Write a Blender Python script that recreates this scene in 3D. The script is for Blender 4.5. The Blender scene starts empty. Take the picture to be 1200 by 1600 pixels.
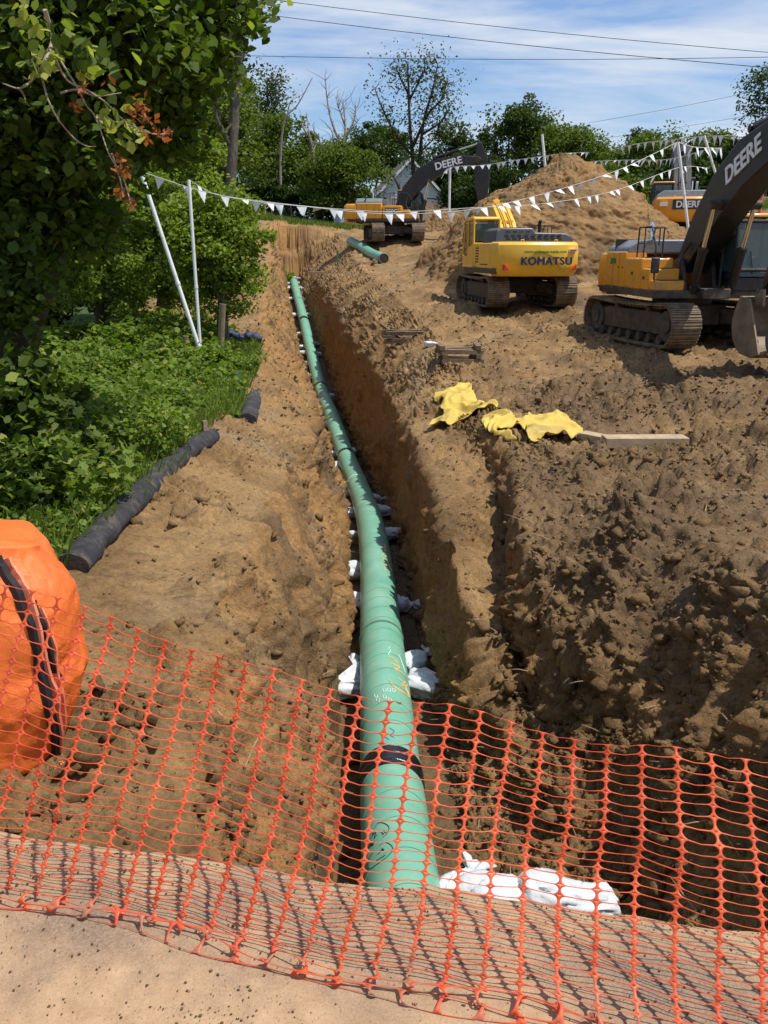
import bpy, bmesh, math, random
import numpy as np
from mathutils import Vector, Matrix
R = math.radians
rng = np.random.default_rng(7)
random.seed(7)
scene = bpy.context.scene
COL = scene.collection

# ------------------------------------------------------------------ camera
PITCH = R(17.43)
F = 1290.0
EYE = 1.6
cam_d = bpy.data.cameras.new('camera')
cam_d.sensor_fit = 'VERTICAL'
cam_d.sensor_height = 36.0
cam_d.lens = 36.0 * F / 1600.0
cam_d.clip_start = 0.05
cam_d.clip_end = 3000
cam = bpy.data.objects.new('camera', cam_d)
COL.objects.link(cam)
cam.location = (0, 0, EYE)
cam.rotation_euler = (R(90) - PITCH, 0, 0)
scene.camera = cam

# ------------------------------------------------------------------ sky + sun
SUN_EL, SUN_AZ = 65.0, 105.0          # azimuth clockwise from +Y
w = bpy.data.worlds.new('World'); scene.world = w; w.use_nodes = True
nt = w.node_tree; nt.nodes.clear()
def N(t, kind, **kw):
    n = t.nodes.new(kind)
    for k, v in kw.items(): setattr(n, k, v)
    return n
out = N(nt, 'ShaderNodeOutputWorld'); bg = N(nt, 'ShaderNodeBackground')
sky = N(nt, 'ShaderNodeTexSky', sky_type='NISHITA', sun_disc=False)
sky.sun_elevation = R(SUN_EL); sky.sun_rotation = R(SUN_AZ)
sky.air_density = 1.3; sky.dust_density = 0.3; sky.ozone_density = 3.0
tc = N(nt, 'ShaderNodeTexCoord')
sep = N(nt, 'ShaderNodeSeparateXYZ'); nt.links.new(tc.outputs['Generated'], sep.inputs[0])
zc = N(nt, 'ShaderNodeMath', operation='MAXIMUM'); zc.inputs[1].default_value = 0.04
nt.links.new(sep.outputs['Z'], zc.inputs[0])
za = N(nt, 'ShaderNodeMath', operation='ADD'); za.inputs[1].default_value = 0.12
nt.links.new(zc.outputs[0], za.inputs[0])
dx = N(nt, 'ShaderNodeMath', operation='DIVIDE'); dy = N(nt, 'ShaderNodeMath', operation='DIVIDE')
nt.links.new(sep.outputs['X'], dx.inputs[0]); nt.links.new(za.outputs[0], dx.inputs[1])
nt.links.new(sep.outputs['Y'], dy.inputs[0]); nt.links.new(za.outputs[0], dy.inputs[1])
cmb = N(nt, 'ShaderNodeCombineXYZ'); nt.links.new(dx.outputs[0], cmb.inputs[0]); nt.links.new(dy.outputs[0], cmb.inputs[1])
mp = N(nt, 'ShaderNodeMapping'); mp.inputs['Scale'].default_value = (0.75, 1.5, 1); mp.inputs['Rotation'].default_value = (0, 0, R(-14)); mp.inputs['Location'].default_value = (3.3, 1.9, 0)
nt.links.new(cmb.outputs[0], mp.inputs[0])
nz = N(nt, 'ShaderNodeTexNoise'); nz.inputs['Scale'].default_value = 0.95; nz.inputs['Detail'].default_value = 9; nz.inputs['Roughness'].default_value = 0.58; nz.inputs['Distortion'].default_value = 0.6
nt.links.new(mp.outputs[0], nz.inputs['Vector'])
cr = N(nt, 'ShaderNodeValToRGB'); cr.color_ramp.elements[0].position = 0.41; cr.color_ramp.elements[1].position = 0.66
cr.color_ramp.elements[0].color = (0.10, 0.10, 0.10, 1); cr.color_ramp.elements[1].color = (0.95, 0.95, 0.95, 1)
nt.links.new(nz.outputs['Fac'], cr.inputs[0])
mx = N(nt, 'ShaderNodeMix', data_type='RGBA')
nt.links.new(cr.outputs[0], mx.inputs['Factor']); tn = N(nt, 'ShaderNodeMix', data_type='RGBA', blend_type='MULTIPLY'); tn.inputs['Factor'].default_value = 1; tn.inputs['B'].default_value = (.70, .86, 1.12, 1); nt.links.new(sky.outputs[0], tn.inputs['A']); nt.links.new(tn.outputs['Result'], mx.inputs['A'])
mx.inputs['B'].default_value = (6.2, 6.7, 7.5, 1)
nt.links.new(mx.outputs['Result'], bg.inputs['Color'])
bg.inputs['Strength'].default_value = 0.12
nt.links.new(bg.outputs[0], out.inputs[0])

sun_d = bpy.data.lights.new('sun', 'SUN'); sun_d.energy = 5.0; sun_d.angle = R(0.53); sun_d.color = (1.0, 0.955, 0.88)
sun = bpy.data.objects.new('sun', sun_d); COL.objects.link(sun)
sdir = Vector((math.sin(R(SUN_AZ)) * math.cos(R(SUN_EL)), math.cos(R(SUN_AZ)) * math.cos(R(SUN_EL)), math.sin(R(SUN_EL))))
sun.rotation_euler = sdir.to_track_quat('Z', 'Y').to_euler()
sun.location = sdir * 60

scene.view_settings.view_transform = 'Standard'
scene.view_settings.look = 'None'
scene.view_settings.exposure = 0.0
scene.view_settings.gamma = 1.0
scene.cycles.max_bounces = 6
scene.cycles.transparent_max_bounces = 8

# ------------------------------------------------------------------ pixel helpers
SP, CP = math.sin(PITCH), math.cos(PITCH)
def ray(px, py):
    a = (px - 600) / F; b = (800 - py) / F
    return Vector((a, CP + b * SP, -SP + b * CP))
def P(px, py, Y):                    # point of that pixel's ray at ground distance Y
    d = ray(px, py); return Vector((0, 0, EYE)) + d * (Y / d.y)
def proj(x, y, z):
    f = y * CP - (z - EYE) * SP; u = y * SP + (z - EYE) * CP
    return 600 + F * x / f, 800 - F * u / f

# ------------------------------------------------------------------ noise (numpy)
def _hash(ix, iy, iz, s):
    h = (ix.astype(np.int64) * 374761393 + iy.astype(np.int64) * 668265263 + iz.astype(np.int64) * 2147483647 + s * 1274126177) & 0xFFFFFFFF
    h = ((h ^ (h >> 13)) * 1274126177) & 0xFFFFFFFF
    h = ((h ^ (h >> 16)) * 2246822519) & 0xFFFFFFFF
    return ((h ^ (h >> 15)) & 0xFFFFFF) / float(0xFFFFFF)
def vnoise(p, s=0):                  # value noise in -1..1
    i = np.floor(p).astype(np.int64); f = p - i; f = f * f * (3 - 2 * f); r = 0
    for dx_ in (0, 1):
        for dy_ in (0, 1):
            for dz_ in (0, 1):
                wgt = (f[:, 0] if dx_ else 1 - f[:, 0]) * (f[:, 1] if dy_ else 1 - f[:, 1]) * (f[:, 2] if dz_ else 1 - f[:, 2])
                r = r + wgt * _hash(i[:, 0] + dx_, i[:, 1] + dy_, i[:, 2] + dz_, s)
    return r * 2 - 1
def fbm(p, octs, s=0, rough=0.5):
    a, t, tot = 1.0, 0, 0
    for o in range(octs):
        t = t + a * vnoise(p * (2.03 ** o) + 17.3 * o, s + o); tot += a; a *= rough
    return t / tot
def worley(p, s=0):                  # rounded lumps with creases, 0..1
    q = p - 0.5; i = np.floor(q).astype(np.int64); best = np.full(len(p), 9.0); val = np.zeros(len(p))
    for dx_ in (0, 1):
        for dy_ in (0, 1):
            for dz_ in (0, 1):
                c = np.stack([i[:, 0] + dx_, i[:, 1] + dy_, i[:, 2] + dz_], 1)
                j = np.stack([_hash(c[:, 0], c[:, 1], c[:, 2], s + k) for k in (1, 2, 3)], 1)
                d = ((c + 0.5 + (j - 0.5) * 0.8 - p) ** 2).sum(1)
                m = d < best; best[m] = d[m]; val[m] = j[m, 0]
    return np.clip(1 - best * 1.6, 0, 1) * (0.35 + 0.65 * val)
def smooth(a, b, x):
    t = np.clip((x - a) / (b - a), 0, 1); return t * t * (3 - 2 * t)

# ------------------------------------------------------------------ mesh helpers
def quick_mesh(name, V, Fc, mats=(), smooth_=False, parent=None, mi=None):
    V = np.asarray(V, dtype=np.float32); Fc = np.asarray(Fc, dtype=np.int32)
    me = bpy.data.meshes.new(name)
    n, k = Fc.shape
    me.vertices.add(len(V)); me.vertices.foreach_set('co', V.ravel())
    me.loops.add(n * k); me.loops.foreach_set('vertex_index', Fc.ravel())
    me.polygons.add(n); me.polygons.foreach_set('loop_start', np.arange(n, dtype=np.int32) * k)
    if smooth_: me.polygons.foreach_set('use_smooth', np.ones(n, dtype=bool))
    for m in (mats if isinstance(mats, (list, tuple)) else [mats]): me.materials.append(m)
    if mi is not None: me.polygons.foreach_set('material_index', np.asarray(mi, dtype=np.int32))
    me.update(calc_edges=True); me.validate()
    o = bpy.data.objects.new(name, me); COL.objects.link(o)
    if parent: o.parent = parent
    return o

class MB:
    """collects shapes and links them as one mesh object"""
    def __init__(s): s.v, s.f, s.m, s.sm = [], [], [], []
    def add(s, vs, fs, mat=0, sm=False, M=None):
        b = len(s.v)
        for p in vs:
            p = Vector(p); s.v.append(M @ p if M is not None else p)
        for f in fs: s.f.append([b + i for i in f]); s.m.append(mat); s.sm.append(sm)
        return s
    def box(s, x0, x1, y0, y1, z0, z1, mat=0, M=None):
        vs = [(x, y, z) for x in (x0, x1) for y in (y0, y1) for z in (z0, z1)]
        return s.add(vs, [(0, 1, 3, 2), (4, 6, 7, 5), (0, 4, 5, 1), (2, 3, 7, 6), (0, 2, 6, 4), (1, 5, 7, 3)], mat, False, M)
    def tube(s, pts, rad, n=8, mat=0, M=None, cap=True, closed=False):
        pts = [Vector(p) for p in pts]; k = len(pts)
        if not hasattr(rad, '__len__'): rad = [rad] * k
        vs, fs, up = [], [], None
        for i, p in enumerate(pts):
            a = pts[max(i - 1, 0)]; c = pts[min(i + 1, k - 1)]
            t = (c - a).normalized()
            if up is None:
                up = Vector((0, 0, 1)) if abs(t.z) < 0.9 else Vector((1, 0, 0))
            x = up.cross(t)
            if x.length < 1e-5: x = Vector((0, 1, 0)).cross(t)
            x.normalize(); y = t.cross(x).normalized(); up = y
            for j in range(n):
                an = 2 * math.pi * j / n
                vs.append(p + (x * math.cos(an) + y * math.sin(an)) * rad[i])
        for i in range(k - 1):
            for j in range(n):
                a = i * n + j; b = i * n + (j + 1) % n
                fs.append((a, b, b + n, a + n))
        if cap:
            fs.append(tuple(reversed(range(n)))); fs.append(tuple(range((k - 1) * n, k * n)))
        return s.add(vs, fs, mat, True, M)
    def cyl(s, a, b, r, n=16, mat=0, M=None): return s.tube([a, b], r, n, mat, M)
    def prism(s, outline, y0, y1, mat=0, M=None):     # outline in (x,z), extruded along y
        k = len(outline)
        vs = [(x, y0, z) for x, z in outline] + [(x, y1, z) for x, z in outline]
        fs = [tuple(range(k)), tuple(reversed(range(k, 2 * k)))]
        for i in range(k): j = (i + 1) % k; fs.append((j, i, i + k, j + k))
        return s.add(vs, fs, mat, False, M)
    def zprism(s, outline, z0, z1, mat=0, M=None, top=None):     # outline in (x,y)
        k = len(outline); top = top or outline
        vs = [(x, y, z0) for x, y in outline] + [(x, y, z1) for x, y in top]
        fs = [tuple(reversed(range(k))), tuple(range(k, 2 * k))]
        for i in range(k): j = (i + 1) % k; fs.append((i, j, j + k, i + k))
        return s.add(vs, fs, mat, False, M)
    def build(s, name, mats, parent=None, bevel=0, segs=2, loc=None, sharp=35):
        me = bpy.data.meshes.new(name)
        me.from_pydata([tuple(p) for p in s.v], [], s.f)
        for m in (mats if isinstance(mats, (list, tuple)) else [mats]): me.materials.append(m)
        me.polygons.foreach_set('material_index', s.m)
        me.polygons.foreach_set('use_smooth', [True] * len(s.f))
        bm = bmesh.new(); bm.from_mesh(me); bmesh.ops.recalc_face_normals(bm, faces=bm.faces); bm.to_mesh(me); bm.free()
        me.set_sharp_from_angle(angle=R(sharp))
        me.update()
        o = bpy.data.objects.new(name, me); COL.objects.link(o)
        if bevel:
            md = o.modifiers.new('bevel', 'BEVEL'); md.width = bevel; md.segments = segs; md.limit_method = 'ANGLE'; md.angle_limit = R(35); md.harden_normals = False
        if parent: o.parent = parent
        if loc is not None: o.location = loc
        return o
def tag(o, label=None, cat=None, group=None, kind=None):
    if label: o['label'] = label
    if cat: o['category'] = cat
    if group: o['group'] = group
    if kind: o['kind'] = kind
    return o
def thing(name, label, cat, loc=(0, 0, 0), rz=0, group=None):
    o = bpy.data.objects.new(name, None); COL.objects.link(o)
    o.empty_display_size = 0.3; o.location = loc; o.rotation_euler = (0, 0, rz)
    return tag(o, label, cat, group)
def copy_tree(o, parent=None, mods=None):
    c = o.copy(); COL.objects.link(c)
    if parent is not None: c.parent = parent
    for ch in list(o.children): copy_tree(ch, c)
    return c

# ------------------------------------------------------------------ materials
def new_mat(name):
    m = bpy.data.materials.new(name); m.use_nodes = True
    t = m.node_tree; b = t.nodes['Principled BSDF']
    return m, t, b
def ramp(t, src, stops):
    r = N(t, 'ShaderNodeValToRGB'); e = r.color_ramp.elements
    while len(e) < len(stops): e.new(0.5)
    for i, (p, c) in enumerate(stops): e[i].position = p; e[i].color = (*c, 1) if len(c) == 3 else c
    t.links.new(src, r.inputs[0]); return r
def noise(t, scale, detail=6, rough=0.6, vec=None, dist=0.0):
    n = N(t, 'ShaderNodeTexNoise'); n.inputs['Scale'].default_value = scale; n.inputs['Detail'].default_value = detail
    n.inputs['Roughness'].default_value = rough; n.inputs['Distortion'].default_value = dist
    if vec is not None: t.links.new(vec, n.inputs['Vector'])
    return n
def mixc(t, f, a, b, mode='MIX'):
    m = N(t, 'ShaderNodeMix', data_type='RGBA', blend_type=mode)
    for s, v in (('Factor', f), ('A', a), ('B', b)):
        if hasattr(v, 'is_linked') or hasattr(v, 'links'): t.links.new(v, m.inputs[s])
        elif s == 'Factor': m.inputs[s].default_value = v
        else: m.inputs[s].default_value = (*v, 1)
    return m.outputs['Result']
def bump(t, b, h, strength=0.5, dist=0.02, chain=None):
    n = N(t, 'ShaderNodeBump'); n.inputs['Strength'].default_value = strength; n.inputs['Distance'].default_value = dist
    t.links.new(h, n.inputs['Height'])
    if chain is not None: t.links.new(chain.outputs[0], n.inputs['Normal'])
    t.links.new(n.outputs[0], b.inputs['Normal']); return n
def simple(name, col, rough=0.6, metal=0.0, var=0.15, scale=6, bmp=0.0, dirt=0.0, dirtcol=(0.20, 0.13, 0.07), coat=0.0):
    m, t, b = new_mat(name)
    tcn = N(t, 'ShaderNodeTexCoord')
    n = noise(t, scale, 5, 0.6, tcn.outputs['Object'])
    lo = tuple(c * (1 - var) for c in col); hi = tuple(min(1, c * (1 + var)) for c in col)
    c = ramp(t, n.outputs['Fac'], [(0.3, lo), (0.7, hi)]).outputs[0]
    if dirt:
        n2 = noise(t, scale * 0.5, 8, 0.7, tcn.outputs['Object'])
        f = ramp(t, n2.outputs['Fac'], [(0.62 - dirt * 0.35, (0, 0, 0)), (0.75 - dirt * 0.1, (1, 1, 1))])
        c = mixc(t, f.outputs[0], c, dirtcol)
        rr = N(t, 'ShaderNodeMapRange'); rr.inputs['To Min'].default_value = rough; rr.inputs['To Max'].default_value = 0.9
        t.links.new(f.outputs[0], rr.inputs['Value']); t.links.new(rr.outputs[0], b.inputs['Roughness'])
    else: b.inputs['Roughness'].default_value = rough
    t.links.new(c, b.inputs['Base Color'])
    b.inputs['Metallic'].default_value = metal
    if coat: b.inputs['Coat Weight'].default_value = coat; b.inputs['Coat Roughness'].default_value = 0.15
    if bmp: bump(t, b, noise(t, scale * 6, 6, 0.6, tcn.outputs['Object']).outputs['Fac'], bmp, 0.01)
    return m
# ================================================================== TERRAIN
pipe_tab = np.array([(1.6, .16, -2.55), (3.2, .14, -2.62), (4.73, .11, -2.71), (6.2, .07, -2.9), (9.7, -.03, -3.2), (14.7, -.19, -3.65), (17.5, -.34, -4.0), (20.7, -.63, -4.3),
                     (25.3, -1.19, -4.55), (31, -1.97, -4.45), (37, -2.84, -4.2), (43, -3.72, -3.35), (50, -4.75, -2.3), (56, -5.65, -1.35), (62, -6.56, -.4), (70, -7.7, .8)])
def itab(tab, Y, c): return np.interp(Y, tab[:, 0], tab[:, c])
def pipeX(Y): return itab(pipe_tab, Y, 1)
def pipeZ(Y): return itab(pipe_tab, Y, 2)
L2 = np.array([(1.5, -2.3, -.30), (4, -2.35, -.55), (6.5, -2.35, -.77), (11, -2.44, -.94), (15, -2.5, -1.15), (21, -3.1, -.98), (32, -4.6, -.36), (50, -6.7, 1.3), (62, -8.2, 2.9), (70, -9.0, 4.0), (200, -20, 9)])
L3 = np.array([(1.5, -.80, -.30), (2.5, -.85, -.42), (3.5, -1.05, -.75), (5.5, -1.3, -1.15), (10, -1.5, -1.65), (15, -1.6, -2.1), (20, -2.0, -2.3), (26, -2.7, -2.6), (37, -4.25, -1.9), (50, -5.9, -.5), (62, -7.55, 1.2), (70, -8.4, 2.6), (200, -18, 9)])
# right side lines: floor edge / wall top / bench outer / step top / plateau edge
R7 = np.array([(1.5, 1.9, -2.8), (4, 1.9, -2.95), (5, 1.75, -2.98), (6, 1.2, -3.1), (7.2, .95, -3.25), (8.6, .86, -3.3), (9.7, .70, -3.5), (15, .45, -3.9), (20.7, .1, -4.45), (25.3, -.45, -4.6), (37, -2.1, -4.1), (50, -4.0, -2.3), (62, -5.85, -.5), (70, -7.0, .8), (200, -16, 9)])
R8 = np.array([(1.5, 2.35, -2.5), (4, 2.3, -2.5), (5, 2.15, -2.5), (6, 1.6, -2.75), (7.2, 1.10, -2.75), (8.2, .98, -2.3), (9.8, .86, -1.9), (12.3, .78, -1.8), (15.1, .66, -1.9), (19.7, .30, -2.0), (26.5, -.15, -2.0), (34, -1.35, -1.5), (44.6, -2.8, -.8), (60, -4.9, .1), (66, -5.6, 1.0), (70, -6.0, 2.5), (200, -14, 9)])
R9 = np.array([(1.5, 2.6, -1.9), (4, 2.6, -1.7), (5, 2.5, -1.75), (6, 2.1, -2.35), (7.2, 1.45, -2.8), (8.2, 1.52, -2.5), (9.8, 1.62, -2.25), (12.3, 1.95, -1.98), (15.1, 1.6, -1.7), (19.7, 1.1, -1.55), (26.5, .6, -1.2), (34, -.6, -.6), (44.6, -2.1, -.1), (60, -4.2, .8), (66, -4.9, 1.7), (70, -5.3, 2.8), (200, -12, 9)])
R10 = np.array([(1.5, 2.68, -1.6), (4, 2.68, -1.45), (5, 2.6, -1.45), (6, 2.3, -1.9), (7.2, 1.62, -2.05), (8.2, 1.63, -1.72), (9.8, 1.70, -1.45), (12.3, 2.04, -1.42), (15.1, 1.8, -1.6), (19.7, 1.3, -1.5), (26.5, .8, -1.1), (34, -.3, -.45), (44.6, -1.7, .05), (60, -3.7, 1.0), (66, -4.4, 2.0), (70, -4.8, 3.0), (200, -10, 9)])
R11 = np.array([(1.5, 3.0, -.7), (4, 3.0, -.75), (5, 3.0, -.78), (6, 3.0, -.8), (7.3, 2.92, -.95), (9.7, 2.75, -1.18), (11.6, 2.55, -1.28), (15.1, 2.4, -1.48), (19.7, 2.0, -1.42), (26.5, 1.5, -.75), (34, .4, -.05), (44.6, -.8, .4), (60, -2.6, 1.7), (66, -3.4, 2.7), (70, -3.8, 3.4), (200, -8, 9)])
L3[2:8, 2] += np.array([.20, .34, .42, .45, .40, .25]); L3[2:8, 1] += np.array([.0, .08, .12, .12, .1, .05])
LINES = [L2, L3, None, None, None, R7, R8, R9, R10, R11]
def line(i, Y):
    if i == 2:
        x = np.minimum(pipeX(Y) - .72, itab(L3, Y, 1) + np.interp(Y, [1.5, 5, 10, 60], [.35, .85, .75, .5]))
        return pipeX(Y) - np.interp(Y, [1.5, 5, 12, 40, 62], [.58, .56, .72, .95, .95]), pipeZ(Y) + np.interp(Y, [1.5, 4, 6, 12, 30, 62], [1.2, .75, .6, .7, .9, .7])
    if i == 3: return pipeX(Y) - np.interp(Y, [1.5, 6, 12, 40], [.50, .50, .66, .82]), pipeZ(Y) - .37
    if i == 4: return pipeX(Y) + np.interp(Y, [1.5, 6, 8.5, 12, 40], [.5, .58, .68, .60, .62]), pipeZ(Y) - .37
    t = LINES[i]
    return itab(t, Y, 1), itab(t, Y, 2)
anch = [(3.99, 12.5, -1.5), (1.95, 22, -1.48), (.9, 26, -.95), (4.4, 30, -.42), (4.4, 35, -.1), (7.0, 21, -.95), (9.5, 22, -1.0), (7.5, 26, -.7), (0, 53, 1.0), (0, 56, 1.5), (.65, 58.5, 2.5), (-1, 60.5, 2.6), (3, 60, 2.6), (13.9, 40, 1.3),
        (22, 55, 4.1), (-8.7, 76, 5.0), (0, 76, 4.3), (8, 12, -1.25), (5, 6, -.75), (10, 16, -1.1), (12, 27, -.2), (16, 35, 1.2), (25, 45, 2.6), (3, 17, -1.5), (2, 35, .1), (7, 40, 1.1),
        (-1, 45, .35), (3, 45, .7), (3, 52, 1.3), (-6, 8, -1.0), (-6, 15, -1.25), (-6, 22, -1.1), (-10, 30, -.5), (-12, 45, 1.6), (-20, 75, 5), (-10, 3, -.5), (-9, 12, -1.2), (-4, 3, -.35), (5, 2, -.5), (9, 3, -.6), (-25, 20, -.5), (30, 15, -.5),
        (60, 20, 1), (-60, 20, 1), (60, 80, 6), (-60, 80, 7), (0, 95, 6.5), (40, 95, 7), (-30, 95, 7), (0, 140, 8), (70, 140, 9), (-70, 140, 9), (10, 60, 2.9), (12, 75, 4.6), (14.5, 44, 1.55), (16.5, 42, 1.45), (12.5, 46, 1.7), (-14, 60, 3.6), (-12, 2, -.3), (-60, 2, 0), (60, 2, 0), (24, 30, .8)]
for t in (L2, R11):
    for r in t[:-1]: anch.append((r[1], r[0], r[2]))
A = np.array(anch); An = len(A)
def _U(r2): return np.where(r2 > 1e-9, .5 * r2 * np.log(np.maximum(r2, 1e-9)), 0)
K = _U(((A[:, None, :2] - A[None, :, :2]) ** 2).sum(2)) + np.eye(An) * 1.5
Pm = np.c_[np.ones(An), A[:, :2]]
Wm = np.linalg.solve(np.block([[K, Pm], [Pm.T, np.zeros((3, 3))]]), np.r_[A[:, 2], 0, 0, 0])
def plateau(X, Y):
    X = np.asarray(X, float); Y = np.asarray(Y, float)
    z = Wm[An] + Wm[An + 1] * X + Wm[An + 2] * Y
    for i in range(An): z = z + Wm[i] * _U((X - A[i, 0]) ** 2 + (Y - A[i, 1]) ** 2)
    return z
def edgeY(X): return 1.78 - .173 * np.clip(X, -4, 4)
def zfun(X, Y):
    X = np.atleast_1d(np.asarray(X, float)); Y = np.atleast_1d(np.asarray(Y, float))
    z = plateau(X, Y)
    Ls = [line(i, Y) for i in range(10)]
    # pull the open ground onto the lines at either lip
    x0, z0 = Ls[0]; p0 = plateau(x0, Y); x9, z9 = Ls[9]; p9 = plateau(x9, Y)
    z = z + np.where(X < x0, (z0 - p0) * np.exp(-(x0 - X) / 2.0), 0) + np.where(X > x9, (z9 - p9) * np.exp(-(X - x9) / 2.0), 0)
    zc_ = np.zeros_like(z); inside = (X >= x0) & (X <= x9)
    for i in range(9):
        xa, za_ = Ls[i]; xb, zb = Ls[i + 1]; xb = np.maximum(xb, xa + 1e-4)
        m = inside & (X >= xa) & (X <= xb)
        zc_ = np.where(m, za_ + (zb - za_) * (X - xa) / (xb - xa), zc_)
    zz = np.where(inside, zc_, z)
    # head of the trench: a cut bank with a ledge
    lin = z0 + (z9 - z0) * (X - x0) / np.maximum(x9 - x0, .1)
    e = .45 * smooth(66.0, 66.6, Y) + .55 * smooth(67.6, 68.2, Y)
    zz = np.where(inside, zz * (1 - e) + np.maximum(lin, zz) * e, zz)
    d = Y - edgeY(X)
    zz = -.012 + (zz + .012) * smooth(-.0, .30, d)
    return zz
def gz(x, y): return float(zfun(x, y)[0])

rows = [0.0, .03, .07, .12, .18, .24, .3]
d = .3
while d < 140:
    rows.append(d); d += max(.018, d * .0052) if d < 70 else 1.2
rows = np.array(rows); NR = len(rows)
segn = [150, 42, 50, 20, 34, 50, 40, 34, 30, 60, 330]   # quads between successive column lines
cols = []
Yr = 1.78 + rows
LX = [line(i, Yr)[0] for i in range(10)]
def seg_pts(a, b, n, last=False, bias=None):
    t = np.linspace(0, 1, n + 1)[:n + (1 if last else 0)]
    if bias: t = bias(t)
    return a[:, None] + (b - a)[:, None] * t[None]
far = np.maximum(12, Yr * .75) + 6
cols.append(seg_pts(LX[0] - far, LX[0], segn[0], bias=lambda t: 1 - (1 - t) ** 1.7))
for i in range(9): cols.append(seg_pts(LX[i], LX[i + 1], segn[i + 1]))
cols.append(seg_pts(LX[9], LX[9] + far + 4, segn[10], True, bias=lambda t: t ** 1.25))
GX = np.concatenate(cols, 1); NC = GX.shape[1]
GY = edgeY(GX) + rows[:, None]
GZ = zfun(GX.ravel(), GY.ravel()).reshape(GX.shape)
# tracks pressed in, ridges of churned mud
Xf, Yf, Zf = GX.ravel(), GY.ravel(), GZ.ravel()
def blob(x, y, rx, ry, rot=0):
    c, s = math.cos(rot), math.sin(rot); u = (Xf - x) * c + (Yf - y) * s; v = -(Xf - x) * s + (Yf - y) * c
    return np.exp(-(u / rx) ** 2 - (v / ry) ** 2)
lx0, lx9 = line(0, Yf)[0], line(9, Yf)[0]
open_r = smooth(0, 1.0, Xf - lx9); open_l = smooth(0, .8, lx0 - Xf)
inside = 1 - np.maximum(open_r, open_l)
churn = np.clip(.30 * open_r * smooth(36, 28, Yf) + blob(5.2, 16.2, 2.8, 1.6, .2) + blob(8.6, 17.5, 2.6, 1.8) + blob(4.4, 10.4, 2.2, .9, -.3) * .7 + blob(6.5, 12, 3, 1.3) * .9 + blob(1.6, 20, 1, 4) * .3 + blob(5.5, 8.5, 2.5, 1.2) + blob(7.8, 22, 3, 1.5) * .4 + blob(10, 26, 3, 3) * .4 + .8 * blob(-1.2, 2.9, .7, .5), 0, 1)
Zf = Zf + .22 * blob(5.6, 16.4, 1.6, .7, .25) + .28 * blob(4.2, 17.8, 1.0, .6) + .25 * blob(7.6, 16.2, 1.2, .6, -.2) + .25 * blob(6.2, 12.6, 1.4, .5, .2) + .2 * blob(8.4, 13.5, 1.5, .6) + .3 * blob(2.9, 44, 1.2, 5) + 1.2 * blob(4.0, 51, 1.3, 3.5) + 1.9 * blob(6.2, 47, 1.8, 4) + 1.0 * blob(5.0, 43, 1.0, 2.5)
# track ruts of the machines, running along and across the site
rut = np.zeros_like(Xf)
for (x_, a_, wd) in ((3.1, .03, .35), (5.4, .03, .35), (6.6, -.12, .33), (1.2, -.10, .3)):
    u = (Xf - x_ - a_ * (Yf - 10)); rut = np.maximum(rut, np.exp(-(u / wd) ** 4) * smooth(11, 14, Yf) * (1 - smooth(34, 38, Yf)) * open_r); Zf = Zf - .07 * np.exp(-(u / wd) ** 4) * smooth(11, 14, Yf) * (1 - smooth(34, 38, Yf)) * open_r
base = np.stack([Xf, Yf, Zf], 1).reshape(NR, NC, 3)
du = np.gradient(base, axis=1); dv = np.gradient(base, axis=0)
nrm = np.cross(du, dv); nrm /= np.maximum(np.linalg.norm(nrm, axis=2, keepdims=True), 1e-9); nrm = nrm.reshape(-1, 3)
Q = base.reshape(-1, 3)
steep = 1 - np.clip(nrm[:, 2], 0, 1)
dist = Yf
nearroad = smooth(.02, .35, Yf - edgeY(Xf))
floor_m = (np.abs(Xf - pipeX(Yf)) < .62) & (Yf < 66)
pit = smooth(2.6, 1.9, Xf) * 0 + np.exp(-((Xf - 1.9) / 1.3) ** 2 - ((Yf - 6.3) / 2.6) ** 2)
big = fbm(Q * .55, 3, 3)
mid = fbm(Q * 1.7, 4, 11, .55)
# scraped faces: streaks that run down the banks
q2 = Q.copy(); q2[:, 0] += .5 * Q[:, 2]; q2[:, 1] -= .35 * Q[:, 2]; q2 *= np.array([.9, 4.2, .6])
streak = fbm(q2, 4, 23, .6)
fine = fbm(Q * 7.5, 4, 31, .62)
w1 = worley(Q * 3.4 + .3 * fine[:, None], 41); w2 = worley(Q * 8.5, 51); w3 = worley(Q * 19, 61)
patch = smooth(-.12, .16, fbm(Q * .95, 4, 71, .6))          # where loose clods lie, and where the bank is smeared smooth
rough = np.clip(.16 + 1.05 * patch + .8 * churn + .5 * pit, 0, 1.6) * np.where(floor_m, .35, 1)
leftb = ((Xf < pipeX(Yf)) & (Xf > lx0 - .3)).astype(float)
gouge = 1 - np.abs(fbm(q2 * np.array([.55, .42, .5]) + 5, 3, 123, .5)) * 2.4
h = .13 * big * (1 - .6 * floor_m) + .30 * (gouge - .5) * (leftb * .8 + .5 * .6 * pit + .35 * (1 - open_l) * inside) * (1 - floor_m) * np.clip(steep * 2, .25, 1) * .8 + .075 * mid * rough + (.09 + .09 * leftb) * streak * np.clip(steep * 2.2, 0, 1) * (1 - floor_m) + .045 * fine * (.35 + rough)
h = h + rough * (.14 * w1 * (.35 + churn + .5 * pit) + .105 * w2 + .055 * w3) + .06 * rough * (.5 - np.abs(fbm(Q * 4.2, 4, 101))) + .016 * (1 - floor_m) * fbm(Q * 21, 2, 111)
h = h + churn * .10 * np.abs(fbm(Q * 2.6, 4, 81))
h = h * np.clip(.35 + .65 * inside + .5 * open_r, 0, 1) * np.where(open_l > .5, .6, 1)
h = h + open_r * .085 * (.55 - np.abs(fbm(Q * np.array([2.2, 1.5, 1]), 4, 141))) * smooth(40, 30, Yf)
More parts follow.
